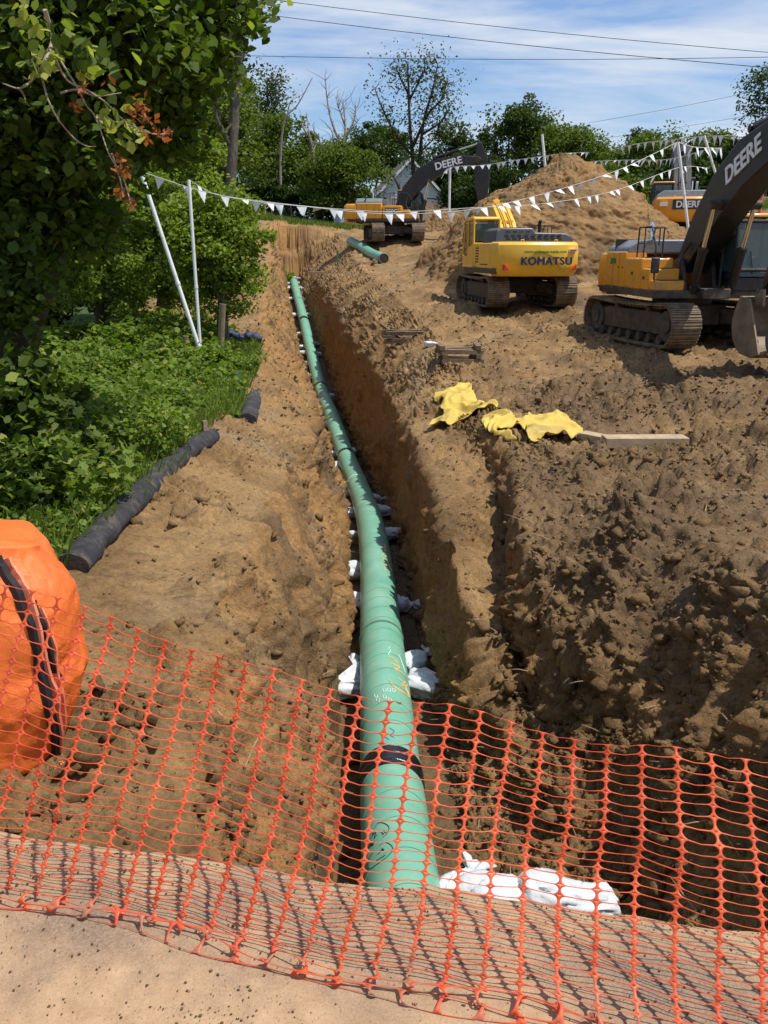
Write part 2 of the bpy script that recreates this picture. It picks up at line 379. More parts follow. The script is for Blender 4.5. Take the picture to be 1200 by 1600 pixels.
h = h + .15 * rut * np.sign(np.sin(2 * np.pi * Yf / .21)) * .12
h *= np.interp(dist, [2, 4, 8, 100], [.55, .8, 1, 1.1]) * nearroad
V = Q + nrm * h[:, None]
# attributes: wet/dark soil, ochre subsoil, grass
idx = np.arange(NR * NC).reshape(NR, NC)
Fq = np.stack([idx[:-1, :-1], idx[:-1, 1:], idx[1:, 1:], idx[1:, :-1]], -1).reshape(-1, 4)
wet = np.where(floor_m, .75, 0) + .55 * np.exp(-((Xf - 2.3) / .95) ** 2) * smooth(6.2, 8, Yf) * smooth(13.0, 11.5, Yf) * smooth(1.3, 1.7, Xf)
wet = wet + churn * .55 * (Xf > 0) + .55 * np.exp(-((Xf - 2.6) / 1.1) ** 2 - ((Yf - 6.0) / 2.2) ** 2) + .35 * blob(9.5, 38, 2, 2) + .9 * blob(7.0, 31, 1.6, 1.6) + np.where((Xf > pipeX(Yf)) & (Xf < line(6, Yf)[0] + .1), .30, 0) * smooth(7, 9, Yf)
wet = np.clip(wet + .25 * mid + leftb * .55 * smooth(-.05, .3, streak) * smooth(.25, .5, steep) + leftb * .3 * smooth(.1, .4, big) + open_r * .35 * smooth(.0, .35, fbm(Q * .5, 4, 133)) , 0, 1)
ochre = np.clip(steep * 1.1 * inside + .3 * big + .5 * leftb * smooth(8, 30, Yf), 0, 1)
grass_z = np.clip(smooth(.2, 1.0, lx0 - Xf - .25 * mid) * (Yf < 23.5) + smooth(69.5, 71, Yf + .8 * mid) * (1 - smooth(11, 14, Xf)) + smooth(53.0, 54.5, Yf + mid) * smooth(17, 19, Xf) + smooth(4, 6, lx0 - Xf) * (Yf >= 23.5), 0, 1)
def attr(me, name, vals):
    a = me.attributes.new(name, 'FLOAT', 'POINT'); a.data.foreach_set('value', np.asarray(vals, dtype=np.float32))

def dirt_material(name, use_attr=True, tone=1.0):
    m, t, b = new_mat(name)
    g = N(t, 'ShaderNodeNewGeometry'); pos = g.outputs['Position']
    n1 = noise(t, .9, 8, .62, pos, .4); n2 = noise(t, 6, 8, .65, pos); n3 = noise(t, 42, 6, .7, pos); n4 = noise(t, .35, 4, .5, pos, .6)
    tan = ramp(t, n1.outputs['Fac'], [(.28, (.125 * tone, .074 * tone, .031 * tone)), (.5, (.255 * tone, .154 * tone, .066 * tone)), (.72, (.375 * tone, .238 * tone, .108 * tone))]).outputs[0]
    och = ramp(t, n2.outputs['Fac'], [(.3, (.25, .130, .045)), (.7, (.40, .230, .090))]).outputs[0]
    drk = ramp(t, n2.outputs['Fac'], [(.3, (.082, .049, .022)), (.7, (.21, .130, .062))]).outputs[0]
    gry = ramp(t, n2.outputs['Fac'], [(.3, (.22, .153, .085)), (.7, (.36, .262, .152))]).outputs[0]
    def at(nm):
        a = N(t, 'ShaderNodeAttribute', attribute_name=nm); return a.outputs['Fac']
    def math_(op, a, b_):
        k = N(t, 'ShaderNodeMath', operation=op)
        for i, v in enumerate((a, b_)):
            if isinstance(v, (int, float)): k.inputs[i].default_value = v
            else: t.links.new(v, k.inputs[i])
        return k.outputs[0]
    c = mixc(t, ramp(t, n4.outputs['Fac'], [(.54, (0, 0, 0)), (.66, (.7, .7, .7))]).outputs[0], tan, gry)
    mpn = N(t, 'ShaderNodeMapping'); mpn.inputs['Scale'].default_value = (.8, 4.5, .55); mpn.inputs['Rotation'].default_value = (R(20), R(-28), 0); t.links.new(pos, mpn.inputs[0])
    n5 = noise(t, 1.5, 8, .65, mpn.outputs[0], .5)
    c = mixc(t, ramp(t, n5.outputs['Fac'], [(.56, (0, 0, 0)), (.68, (.75, .75, .75))]).outputs[0], c, drk); c = mixc(t, ramp(t, n5.outputs['Fac'], [(.28, (.7, .7, .7)), (.40, (0, 0, 0))]).outputs[0], c, gry)
    if use_attr:
        f = ramp(t, math_('ADD', math_('MULTIPLY', at('ochre'), .75), math_('MULTIPLY', math_('SUBTRACT', n1.outputs['Fac'], .5), 1.6)), [(.25, (0, 0, 0)), (.62, (.9, .9, .9))]).outputs[0]
        c = mixc(t, f, c, och)
        f = ramp(t, math_('ADD', at('wet'), math_('MULTIPLY', math_('SUBTRACT', n2.outputs['Fac'], .5), 1.3)), [(.22, (0, 0, 0)), (.75, (1, 1, 1))])
        c = mixc(t, f.outputs[0], c, drk)
        gr = ramp(t, n2.outputs['Fac'], [(.3, (.030, .050, .012)), (.7, (.085, .125, .032))]).outputs[0]
        fg = ramp(t, math_('ADD', at('grass'), math_('MULTIPLY', math_('SUBTRACT', n2.outputs['Fac'], .5), .8)), [(.45, (0, 0, 0)), (.6, (1, 1, 1))]).outputs[0]
        c = mixc(t, fg, c, gr)
        rr = N(t, 'ShaderNodeMapRange'); rr.inputs['To Min'].default_value = .95; rr.inputs['To Max'].default_value = .62
        t.links.new(f.outputs[0], rr.inputs['Value']); t.links.new(rr.outputs[0], b.inputs['Roughness'])
    else: b.inputs['Roughness'].default_value = .95
    c = mixc(t, .6, c, ramp(t, n3.outputs['Fac'], [(.28, (.35, .33, .30)), (.5, (1, 1, 1)), (.75, (1.45, 1.4, 1.28))]).outputs[0], 'MULTIPLY')
    n6 = noise(t, 17, 7, .7, pos, .3); c = mixc(t, .55, c, ramp(t, n6.outputs['Fac'], [(.32, (.40, .37, .33)), (.48, (1, 1, 1)), (.70, (1.4, 1.36, 1.28))]).outputs[0], 'MULTIPLY')  # fine and medium noise paint shaded crevices into the soil colour
    t.links.new(c, b.inputs['Base Color'])
    b.inputs['Specular IOR Level'].default_value = .25
    h1 = noise(t, 16, 8, .7, pos); h2 = noise(t, 75, 5, .65, pos)
    k = bump(t, b, h1.outputs['Fac'], .75, .06); bump(t, b, h2.outputs['Fac'], .55, .012, k)
    return m
M_DIRT = dirt_material('dirt')
ground = quick_mesh('ground', V, Fq, M_DIRT, True)
tag(ground, kind='structure')
attr(ground.data, 'wet', wet); attr(ground.data, 'ochre', ochre); attr(ground.data, 'grass', grass_z)
del Fq

def gzd(x, y, r=.35, q_=.5):            # height of the finished, lumpy ground around a point
    m_ = (np.abs(Yf - y) < r) & (np.abs(V[:, 0] - x) < r)
    return float(np.quantile(V[m_, 2], q_)) if m_.any() else gz(x, y)
HX0, HY0, HC = -8.0, 1.5, .07
HW_, HH_ = int(24 / HC), int(40 / HC)
_m = (V[:, 0] > HX0) & (V[:, 0] < HX0 + 24) & (V[:, 1] > HY0) & (V[:, 1] < HY0 + 40)
hmap = np.full((HH_, HW_), -99.0)
np.maximum.at(hmap, (((V[_m, 1] - HY0) / HC).astype(int).clip(0, HH_ - 1), ((V[_m, 0] - HX0) / HC).astype(int).clip(0, HW_ - 1)), V[_m, 2])
for _ in range(6):                       # fill cells no vertex fell in
    e_ = hmap < -50
    if not e_.any(): break
    n8 = np.maximum.reduce([np.roll(hmap, s_, a_) for s_ in (-1, 1) for a_ in (0, 1)]); hmap[e_] = n8[e_]
def hm(x, y):
    return hmap[((y - HY0) / HC).astype(int).clip(0, HH_ - 1), ((x - HX0) / HC).astype(int).clip(0, HW_ - 1)]
# loose clods and stones lying on the dirt
def clod_variants(n=14):
    out_ = []
    for k in range(n):
        bm = bmesh.new(); q_ = rng.normal(size=(random.randint(11, 17), 3)); q_ /= np.linalg.norm(q_, axis=1, keepdims=True); q_ *= rng.uniform(.65, 1.1, (len(q_), 1)) * np.array([1, random.uniform(.6, 1), random.uniform(.45, .8)])
        for p_ in q_: bm.verts.new(p_)
        r_ = bmesh.ops.convex_hull(bm, input=bm.verts); bmesh.ops.triangulate(bm, faces=bm.faces)
        bm.verts.index_update(); fs = np.array([[v.index for v in f.verts] for f in bm.faces]); vs = np.array([v.co[:] for v in bm.verts]); bm.free()
        out_.append((vs, fs))
    return out_
clods = clod_variants()
Vg = V.reshape(NR, NC, 3)
def scatter_clods(n, pick, smin, smax, name, mat, dens):
    # choose terrain vertices weighted by density
    p = pick / pick.sum(); ids = rng.choice(len(p), n, p=p)
    Vs, Fs, off = [], [], 0
    for i in ids:
        vs, fs = clods[rng.integers(len(clods))]
        s = smin * (smax / smin) ** (rng.random() ** 2.6)
        s *= dens(Yf[i])
        Rm = np.array(Matrix.Rotation(rng.random() * 6.28, 3, 'Z') @ Matrix.Rotation(rng.normal() * .6, 3, 'X'))
        q = (vs * s) @ Rm.T + V[i] + nrm[i] * s * .15 + np.array([rng.normal() * .012, rng.normal() * .012, 0])
        Vs.append(q); Fs.append(fs + off); off += len(vs)
    return quick_mesh(name, np.concatenate(Vs), np.concatenate(Fs), mat, False)
M_CLOD = dirt_material('loose_dirt', False, .80)
pix = 1.0 / (Yf + 1.5)                                   # grid is already denser near the camera
wgt = (.22 + patch + 2.2 * churn + 1.6 * pit) * (1 - .85 * floor_m) * (grass_z < .4) * (Yf < 62) * (np.abs(Xf) < Yf * .56 + 1.6) * (Yf - edgeY(Xf) > .12) * np.where(steep > .75, .25, 1)
tag(scatter_clods(2600, np.clip(churn - .25, 0, 1) * (1 - floor_m) * (Yf < 30) + pit * .6 + .02 * (Yf < 40) * (grass_z < .3), .04, .15, 'dirt_lumps', M_CLOD, lambda y: 1.0), 'fist to football sized lumps of broken earth on the churned ground', 'dirt', kind='stuff')
tag(scatter_clods(70000, wgt ** 1.5, .007, .052, 'dirt_clods', M_CLOD, lambda y: .50 + .045 * min(y, 30)), 'loose clods and crumbs of brown dirt strewn over the dug ground', 'dirt', kind='stuff')

# roots, twigs and splinters lying in the spoil
pt_ = wgt * (Yf < 32); pt_ = pt_ / pt_.sum(); mbt = MB()
for i in rng.choice(len(pt_), 420, p=pt_):
    p_ = Vector(V[i]) + Vector((0, 0, .012)); a = rng.random() * 6.28; l_ = rng.uniform(.05, .22) * (1 + .05 * Yf[i]); d_ = Vector((math.cos(a), math.sin(a), rng.uniform(-.1, .35)))
    mbt.tube([p_, p_ + d_ * l_ * .5 + Vector((0, 0, rng.uniform(-.01, .02))), p_ + d_ * l_], [.0035 + .0006 * Yf[i] * .5, .003 + .0004 * Yf[i] * .5, .0015], 5)
tag(mbt.build('root_twigs', simple('root_wood', (.30, .21, .12), .9, var=.5, scale=3)), 'thin broken roots and twigs lying among the dug earth', 'twigs', kind='stuff')

# ------------------------------------------------------------------ road in front
n = 420; m_ = 150
xs = np.linspace(-14, 14, n); ys_t = np.linspace(0, 1, m_)
RX, T = np.meshgrid(xs, ys_t); ey = edgeY(RX) + .035 * np.sin(RX * 9) * .3
RY = -6 + (ey + .02 + 6) * T ** .55
RP = np.stack([RX.ravel(), RY.ravel(), np.zeros(RX.size)], 1)
edge_w = smooth(.22, 0, (ey - RY).ravel())
RP[:, 1] += edge_w * .035 * fbm(RP * 6, 3, 5)
RP[:, 2] = .006 + .004 * fbm(RP * 3, 3, 91) + .0022 * fbm(RP * 22, 3, 92) - .010 * smooth(.06, 0, (ey - RY).ravel())
idr = np.arange(RX.size).reshape(RX.shape)
Fr = np.stack([idr[:-1, :-1], idr[:-1, 1:], idr[1:, 1:], idr[1:, :-1]], -1).reshape(-1, 4)
m, t, b = new_mat('dusty_road')
g = N(t, 'ShaderNodeNewGeometry'); pos = g.outputs['Position']
n1 = noise(t, 2.2, 9, .65, pos, .3); n2 = noise(t, 14, 8, .7, pos); n3 = noise(t, 160, 4, .7, pos)
dust = ramp(t, n2.outputs['Fac'], [(.3, (.35, .226, .130)), (.7, (.50, .340, .205))]).outputs[0]
asp = ramp(t, n3.outputs['Fac'], [(.3, (.15, .106, .076)), (.7, (.30, .222, .160))]).outputs[0]
a_ = N(t, 'ShaderNodeAttribute', attribute_name='bare')
k_ = N(t, 'ShaderNodeMath', operation='ADD'); t.links.new(a_.outputs['Fac'], k_.inputs[0]); t.links.new(n1.outputs['Fac'], k_.inputs[1])
f = ramp(t, k_.outputs[0], [(.58, (0, 0, 0)), (.80, (.85, .85, .85))]).outputs[0]
c = mixc(t, f, dust, asp)
c = mixc(t, .5, c, ramp(t, n3.outputs['Fac'], [(.3, (.7, .68, .65)), (.7, (1.15, 1.12, 1.1))]).outputs[0], 'MULTIPLY')
t.links.new(c, b.inputs['Base Color']); b.inputs['Roughness'].default_value = .95; b.inputs['Specular IOR Level'].default_value = .2
k = bump(t, b, n2.outputs['Fac'], .35, .01); bump(t, b, n3.outputs['Fac'], .5, .004, k)
road = quick_mesh('road', RP, Fr, m, True); tag(road, kind='structure')
attr(road.data, 'bare', .20 * np.exp(-(((ey - RY).ravel() - .2) / .22) ** 2))
# crumbs on the road
ids = 9000; Vs, Fs, off = [], [], 0
for i in range(ids):
    x = rng.uniform(-1.6, 1.6); dd = rng.random() ** 1.6 * 1.0; y = float(edgeY(x)) - dd
    vs, fs = clods[rng.integers(len(clods))]; s = .0010 * (6 ** (rng.random() ** 3.5))
    if rng.random() < .12: x = -.37 + rng.normal() * .10; y = 1.30 + rng.normal() * .06
    Vs.append(vs * s + np.array([x, y, .008 + s * .2])); Fs.append(fs + off); off += len(vs)
tag(quick_mesh('road_crumbs', np.concatenate(Vs), np.concatenate(Fs), M_CLOD), 'small crumbs of soil and grit scattered on the dusty road', 'grit', kind='stuff')
# far sheet reaching the horizon
mb = MB(); mb.box(-1500, 1500, 130, 2500, 6, 6.5); mb.box(-1500, -45, -300, 131, -4.5, -4)
mb.box(60, 1500, -300, 131, -4.5, -4); mb.box(-60, 60, -300, -5.9, -.5, -.06)
M_FARG = simple('far_grass', (.07, .10, .03), .9, var=.4, scale=.05)
tag(mb.build('terrain', M_FARG), kind='structure')
# ================================================================== PIPE IN THE TRENCH
m, t, b = new_mat('pipe_green')
g = N(t, 'ShaderNodeTexCoord'); pos = g.outputs['Object']
n1 = noise(t, 1.6, 8, .6, pos, .6); n2 = noise(t, 9, 8, .7, pos, 1.0)
c = ramp(t, n1.outputs['Fac'], [(.3, (.115, .35, .245)), (.55, (.155, .43, .30)), (.75, (.25, .48, .36))]).outputs[0]
f = ramp(t, n2.outputs['Fac'], [(.50, (.06, .06, .06)), (.72, (.70, .70, .70))]).outputs[0]
c = mixc(t, f, c, (.36, .36, .24))
geo = N(t, 'ShaderNodeNewGeometry'); sp_ = N(t, 'ShaderNodeSeparateXYZ'); t.links.new(geo.outputs['Normal'], sp_.inputs[0])
t.links.new(c, b.inputs['Base Color']); b.inputs['Roughness'].default_value = .38
bump(t, b, n2.outputs['Fac'], .12, .004)
M_PIPE = m
M_PIPE_SHADE = simple('pipe_shade', (.05, .035, .03), .8)
M_TAPE = simple('black_tape', (.012, .012, .013), .22, var=.4, scale=14, bmp=.25)
M_WELD = simple('weld_brown', (.10, .050, .030), .45, var=.4, scale=20)
M_SEAM = simple('pipe_seam', (.11, .26, .19), .5)
M_CREAM = simple('cream_smear', (.55, .55, .38), .7)
M_ORANGE_CHALK = simple('orange_marker', (.85, .42, .13), .7, var=.25, scale=40)
M_WHITE_CHALK = simple('white_marker', (.75, .82, .78), .7, var=.2, scale=40)
M_BLACK_INK = simple('black_ink', (.01, .01, .012), .5)
M_BLUE_INK = simple('blue_ink', (.03, .14, .32), .5)
RAD = .28
def cat(pts, n):                       # Catmull-Rom through pts
    pts = [Vector(p) for p in pts]; q = [pts[0] * 2 - pts[1]] + pts + [pts[-1] * 2 - pts[-2]]; o_ = []
    for i in range(1, len(q) - 2):
        for k in range(n):
            s = k / n; a, b_, c_, d_ = q[i - 1], q[i], q[i + 1], q[i + 2]
            o_.append(.5 * ((2 * b_) + (c_ - a) * s + (2 * a - 5 * b_ + 4 * c_ - d_) * s * s + (3 * b_ - a - 3 * c_ + d_) * s ** 3))
    o_.append(pts[-1]); return o_
kn = [P(628, 1400, 4.73), P(612, 1230, 6.25), P(596, 1000, 9.8), P(591, 920, 12.0), P(584, 850, 14.7), P(575, 805, 17.4), P(562, 767, 20.7), P(541, 715, 25.3), P(520, 655, 31), P(501, 607, 36.6), P(487, 553, 43), P(475, 502, 49.8), P(466, 468, 56), P(459, 441, 61.5)]
kn[1] = Vector((kn[1].x, kn[1].y, kn[1].z))
kn = [kn[0] + (kn[0] - kn[1]) * 1.9] + kn
path = cat(kn, 10)
# smooth the path a little so that it reads as welded steel
for _ in range(6):
    path = [path[0]] + [(path[i - 1] + path[i] * 2 + path[i + 1]) / 4 for i in range(1, len(path) - 1)] + [path[-1]]
cumd = [0]
for i in range(1, len(path)): cumd.append(cumd[-1] + (path[i] - path[i - 1]).length)
def on_pipe(Y):
    for i in range(1, len(path)):
        if path[i].y >= Y:
            s = (Y - path[i - 1].y) / (path[i].y - path[i - 1].y); p = path[i - 1].lerp(path[i], s)
            return p, (path[i] - path[i - 1]).normalized()
    return path[-1], (path[-1] - path[-2]).normalized()
def vrow(v):                            # pipe distance Y for image row v
    best = min(range(len(path)), key=lambda i: abs(proj(*path[i])[1] - v)); return path[best].y
pipeline = thing('pipeline', 'long green coated steel pipe lying in the trench on white sandbags', 'pipe', path[0])
def kid(o, root):
    o.parent = root; o.matrix_parent_inverse = Matrix.Translation(-root.location) if root.rotation_euler.z == 0 else (Matrix.Translation(root.location) @ root.rotation_euler.to_matrix().to_4x4()).inverted(); return o
joints = [vrow(1000), vrow(715), vrow(607), vrow(502)]
def section(y0, y1, name='pipe_section'):
    pts = [p for p in path if y0 <= p.y <= y1]; a, b_ = on_pipe(y0)[0], on_pipe(y1)[0]
    if y0 > path[0].y: pts = [a] + pts
    if y1 < path[-1].y: pts = pts + [b_]
    mb = MB(); mb.tube(pts, RAD, 48); return kid(mb.build(name, M_PIPE), pipeline)
bnd = [path[0].y] + joints + [path[-1].y]
for i in range(len(bnd) - 1): section(bnd[i], bnd[i + 1])
def ringband(Y, wdt, dr, mat, name, tilt=0, bulge=0):
    p, d = on_pipe(Y); mb = MB(); k = 7
    pts, rad = [], []
    q = d.copy()
    if tilt: q = (d + Vector((tilt, 0, 0))).normalized()
    for j in range(k):
        s = -wdt / 2 + wdt * j / (k - 1); pts.append(p + q * s); rad.append(RAD + dr * (1 if 0 < j < k - 1 else .3) + bulge * math.sin(j * 2.1) ** 2)
    mb.tube(pts, rad, 48); return kid(mb.build(name, mat), pipeline)
ringband(joints[0], .045, .012, M_WELD, 'weld_bead'); ringband(joints[0] - .02, .018, .015, M_SEAM, 'weld_bead')
ringband(joints[1], .30, .010, M_TAPE, 'joint_tape'); ringband(joints[2], .40, .010, M_TAPE, 'joint_tape'); ringband(joints[3], .55, .012, M_TAPE, 'joint_tape')
ringband(vrow(757), .10, .004, M_CREAM, 'seam_band'); ringband(vrow(800), .05, .003, M_CREAM, 'seam_band'); ringband(vrow(628), .12, .004, M_CREAM, 'seam_band'); ringband(vrow(690), .10, .004, M_CREAM, 'seam_band')
# wide wrap of black tape, four overlapping turns
wrap = None
for k, (dy, dr) in enumerate(((-.13, .010), (-.065, .014), (.005, .011), (.07, .014), (.13, .009))):
    ringband(vrow(1222) + dy, .078, dr, M_TAPE, 'tape_wrap', tilt=.10 * (1 if k % 2 else .5))
# lettering written on the pipe: strokes laid on its surface; s = metres along, u = angle
def on_surf(Y, ang, dr=.003):
    p, d = on_pipe(Y); x = Vector((0, 0, 1)).cross(d).normalized() * -1; z = x.cross(d).normalized()
    if z.z < 0: z = -z
    if x.x < 0: x = -x
    return p + (x * math.sin(ang) + z * math.cos(ang)) * (RAD + dr)
def strokes(name, segs, mat, wdt):
    mb = MB()
    for sg in segs:
        pts = [on_surf(y, a) for y, a in sg]
        pts = cat(pts, 4) if len(pts) > 2 else [pts[0].lerp(pts[1], s / 6) for s in range(7)]
        mb.tube(pts, [wdt * (.6 + .4 * math.sin(math.pi * (i + .5) / len(pts))) for i in range(len(pts))], 5)
    return kid(mb.build(name, mat), pipeline)
def px2pipe(px, py):                    # ray / pipe surface intersection, as (Y, angle)
    o_, dr_ = Vector((0, 0, EYE)), ray(px, py).normalized(); best = None
    s = 3.0
    while s < 70:
        q = o_ + dr_ * s; p, d = on_pipe(q.y); r = (q - p) - d * (q - p).dot(d)
        if r.length < RAD:
            x = Vector((0, 0, 1)).cross(d).normalized() * -1
            if x.x < 0: x = -x
            z = x.cross(d).normalized(); z = -z if z.z < 0 else z
            return (q.y, math.atan2(r.dot(x), r.dot(z)))
        s += max(.02, (r.length - RAD) * .6)
    return None
def pstrokes(name, segs, mat, wdt):
    cs = [[c_ for c_ in (px2pipe(*q) for q in sg) if c_] for sg in segs]
    for c_ in cs:
        if len(c_) > 1: strokes(name, [c_], mat, wdt) if name.startswith('orange') else None
    return None if name.startswith('orange') else strokes(name, [c_ for c_ in cs if len(c_) > 1], mat, wdt)
def cz(x, y, k=7.5, ox=540, oy=980): return (ox + x / k, oy + y / k)
pstrokes('orange_handwriting', [[cz(505, 365), cz(560, 390), cz(620, 440)], [cz(512, 440), cz(560, 450), cz(625, 480), cz(600, 510), cz(560, 495)], [cz(560, 500), cz(640, 545), cz(720, 600)],
    [cz(620, 600), cz(650, 640), cz(690, 660), cz(660, 690), cz(700, 710), cz(720, 680)], [cz(510, 630), cz(545, 690), cz(600, 740), cz(680, 790), cz(745, 835)], [cz(690, 690), cz(720, 760), cz(745, 830)]], M_ORANGE_CHALK, .0085)
pstrokes('orange_handwriting', [[(612, 893), (606, 880), (602, 868)], [(600, 893), (604, 884), (598, 876), (606, 872)], [(596, 870), (602, 862), (597, 856), (605, 852)], [(603, 861), (600, 850), (607, 846)]], M_ORANGE_CHALK, .007)
for (x0, y0) in ((438, 735), (490, 735), (545, 735), (340, 800), (440, 810), (500, 850), (360, 850)):
    pstrokes('white_stencil', [[cz(x0, y0), cz(x0 + 8, y0 + 40)], [cz(x0, y0), cz(x0 + 32, y0 + 6), cz(x0 + 36, y0 + 34), cz(x0 + 6, y0 + 38)]], M_WHITE_CHALK, .0035)
pstrokes('white_handwriting', [[cz(520, 240), cz(505, 270), cz(525, 290), cz(500, 330), cz(520, 350)], [cz(620, 330), cz(650, 400), cz(700, 540)]], M_WHITE_CHALK, .004)
pstrokes('black_handwriting', [[cz(595, 885), cz(610, 910), cz(640, 915), cz(650, 890)], [cz(625, 895), cz(650, 925)]], M_BLACK_INK, .0035)
def cw(x, y): return cz(x, y, 7.27, 540, 1180)
pstrokes('black_handwriting', [[cw(330, 850), cw(380, 800), cw(450, 810), cw(500, 860), cw(480, 930), cw(430, 970)], [cw(290, 870), cw(250, 920), cw(240, 1000), cw(275, 1060), cw(330, 1030)], [cw(270, 940), cw(320, 900), cw(300, 960), cw(350, 900), cw(335, 970), cw(370, 930)],
    [cw(270, 1010), cw(310, 1040), cw(340, 1000)], [cw(410, 900), cw(440, 935)], [cw(440, 890), cw(470, 925)], [cw(420, 940), cw(480, 900)], [cw(255, 960), cw(300, 1000), cw(320, 1050)],
    [cw(390, 1060), cw(450, 1030), cw(520, 1060), cw(540, 1120), cw(480, 1190), cw(400, 1240), cw(340, 1280), cw(280, 1310), cw(262, 1270), cw(280, 1190), cw(330, 1120)], [cw(430, 1100), cw(410, 1130), cw(370, 1160)], [cw(425, 1095), cw(440, 1110), cw(425, 1118)], [cw(350, 1230), cw(420, 1190), cw(460, 1170)]], M_BLACK_INK, .003)
pstrokes('blue_handwriting', [[(608, 1140), (616, 1146), (610, 1152), (616, 1156)], [(606, 1148), (602, 1154), (608, 1158)]], M_BLUE_INK, .004)
pstrokes('orange_handwriting', [[(643, 1148), (645, 1160), (648, 1172)], [(641, 1150), (646, 1150)]], M_ORANGE_CHALK, .004)
# the factory wrap shows as thin dark spiral lines
sg = []
for k in range(17):
    y0 = 4.3 + k * .42
    if abs(y0 + .1 - vrow(1222)) < .45: continue
    strokes('wrap_line', [[(y0 + .16 * math.cos(a * .9) + .05 * a, a) for a in np.linspace(-1.45, 1.45, 9)]], M_SEAM, .0022)

# spare pipe lying on the surface, with a bend
pts = cat([P(548, 377, 60.2), P(565, 386.5, 57.5), P(582, 397, 54.5), P(600, 404, 51.5)], 8)
spare = thing('spare_pipe', 'short bent length of green pipe lying on timbers beside the trench', 'pipe', pts[0])
mb = MB(); mb.tube(pts, .30, 32, cap=False); o = mb.build('pipe_wall', M_PIPE); kid(o, spare)
o.modifiers.new('wall', 'SOLIDIFY').thickness = .02
mb = MB(); mb.tube([pts[-1] - (pts[-1] - pts[-2]).normalized() * .5, pts[-1] - (pts[-1] - pts[-2]).normalized() * .01], .275, 32); kid(mb.build('bore_plug', M_PIPE_SHADE), spare)  # solid plug; its dark colour stands for the shade inside the pipe
mb = MB(); mb.tube([pts[-1] - (pts[-1] - pts[-2]).normalized() * .2, pts[-1]], .303, 32, cap=False); kid(mb.build('end_band', M_WELD), spare)
# green marker post beside it
q = P(527, 383, 55); z0 = gz(q.x, q.y)
mb = MB(); mb.box(-.05, .05, -.05, .05, -.3, .95); mb.box(-.08, .08, -.08, .08, .93, .97)
tag(mb.build('marker_post', simple('post_green', (.07, .17, .09), .6), loc=(q.x, q.y, z0)), 'thin green post standing in the dirt behind the spare pipe', 'post')

# ================================================================== SANDBAGS
M_SAND = simple('white_sandbag', (.58, .60, .62), .75, var=.12, scale=5, bmp=.8, dirt=.32, dirtcol=(.36, .27, .17))
def sandbag_mesh(seed, flare=1.0):
    nu, nv = 30, 40; vs, fs = [], []
    # u runs along the bag, from the sewn end to the tied, flared neck
    prof = [(-.30, .0), (-.29, .10), (-.26, .145), (-.18, .165), (-.06, .17), (.06, .165), (.14, .14), (.20, .085), (.235, .045), (.26, .040), (.29, .07 * flare), (.34, .115 * flare), (.37, .12 * flare)]
    px_ = np.array([p[0] for p in prof]); pr = np.array([p[1] for p in prof]); xs_ = np.interp(np.linspace(0, 1, nu), np.linspace(0, 1, len(prof)), px_)
    rs = np.interp(np.linspace(0, 1, nu), np.linspace(0, 1, len(prof)), pr)
    for i in range(nu):
        for j in range(nv):
            a = 2 * math.pi * j / nv; ca, sa = math.cos(a), math.sin(a)
            e = .8
            y = rs[i] * math.copysign(abs(ca) ** e, ca) * 1.05; z = rs[i] * math.copysign(abs(sa) ** e, sa) * (.62 if xs_[i] < .2 else .35)
            if xs_[i] > .25: y *= 1 + .25 * math.sin(5 * a + seed); z += .03 * math.sin(3 * a + seed)
            vs.append((xs_[i], y, z + .09))
    v = np.array(vs); nn = fbm(v * 7 + seed * 5, 3, seed)[:, None]; cr_ = np.abs(fbm(v * np.array([9, 16, 16]) + seed * 3, 3, seed + 50))[:, None]
    c0 = np.array([0, 0, .09]); dirv = v - c0; dirv[:, 0] *= .2; dirv /= np.maximum(np.linalg.norm(dirv, axis=1, keepdims=True), 1e-6)
    v = v + dirv * (.045 * nn - .085 * cr_)
    v[:, 2] = np.maximum(v[:, 2], .0); v[:, 2] += .05 * np.sin(v[:, 0] * 5 + seed) * .4
    for i in range(nu - 1):
        for j in range(nv): a = i * nv + j; b_ = i * nv + (j + 1) % nv; fs.append((a, b_, b_ + nv, a + nv))
    mb = MB(); mb.add([tuple(q) for q in v], fs, 0, True); mb.f.append(list(reversed(range(nv)))); mb.m.append(0); mb.sm.append(True)
    mb.f.append(list(range((nu - 1) * nv, nu * nv))); mb.m.append(0); mb.sm.append(True)
    return mb
sb_mesh = []
for k in range(4):
    o = sandbag_mesh(k, (1, .8, 1.15, .6)[k]).build('sandbag', M_SAND, sharp=60); sb_mesh.append(o.data); bpy.data.objects.remove(o)
M_CORD = simple('tie_cord', (.25, .33, .30), .8)
SBN = 0
def sandbag(x, y, z, rz, label, k=None, s=1.0, tilt=0.0, group='white sandbags set under the pipe'):
    global SBN
    k = SBN % 4 if k is None else k; SBN += 1
    o = bpy.data.objects.new('sandbag', sb_mesh[k]); COL.objects.link(o)
    o.location = (x, y, z); o.rotation_euler = (tilt, random.uniform(-.1, .1), rz); o.scale = (s,) * 3
    return tag(o, label, 'sandbag', group)
ordn = ['first', 'second', 'third', 'fourth', 'fifth', 'sixth', 'seventh', 'eighth', 'ninth', 'tenth', 'eleventh', 'twelfth', 'thirteenth', 'fourteenth', 'fifteenth', 'sixteenth']
left_rows = [1075, 920, 870, 824, 788, 757, 722, 703, 672, 655, 578, 562, 549, 534, 520, 513, 488, 462, 446]
left_rows = [1060, 920, 872, 824, 790, 757, 722, 703, 672, 655, 632, 578, 562, 549, 534, 518, 488, 462, 446]
on_left = [v for v in left_rows]
names_l = {}
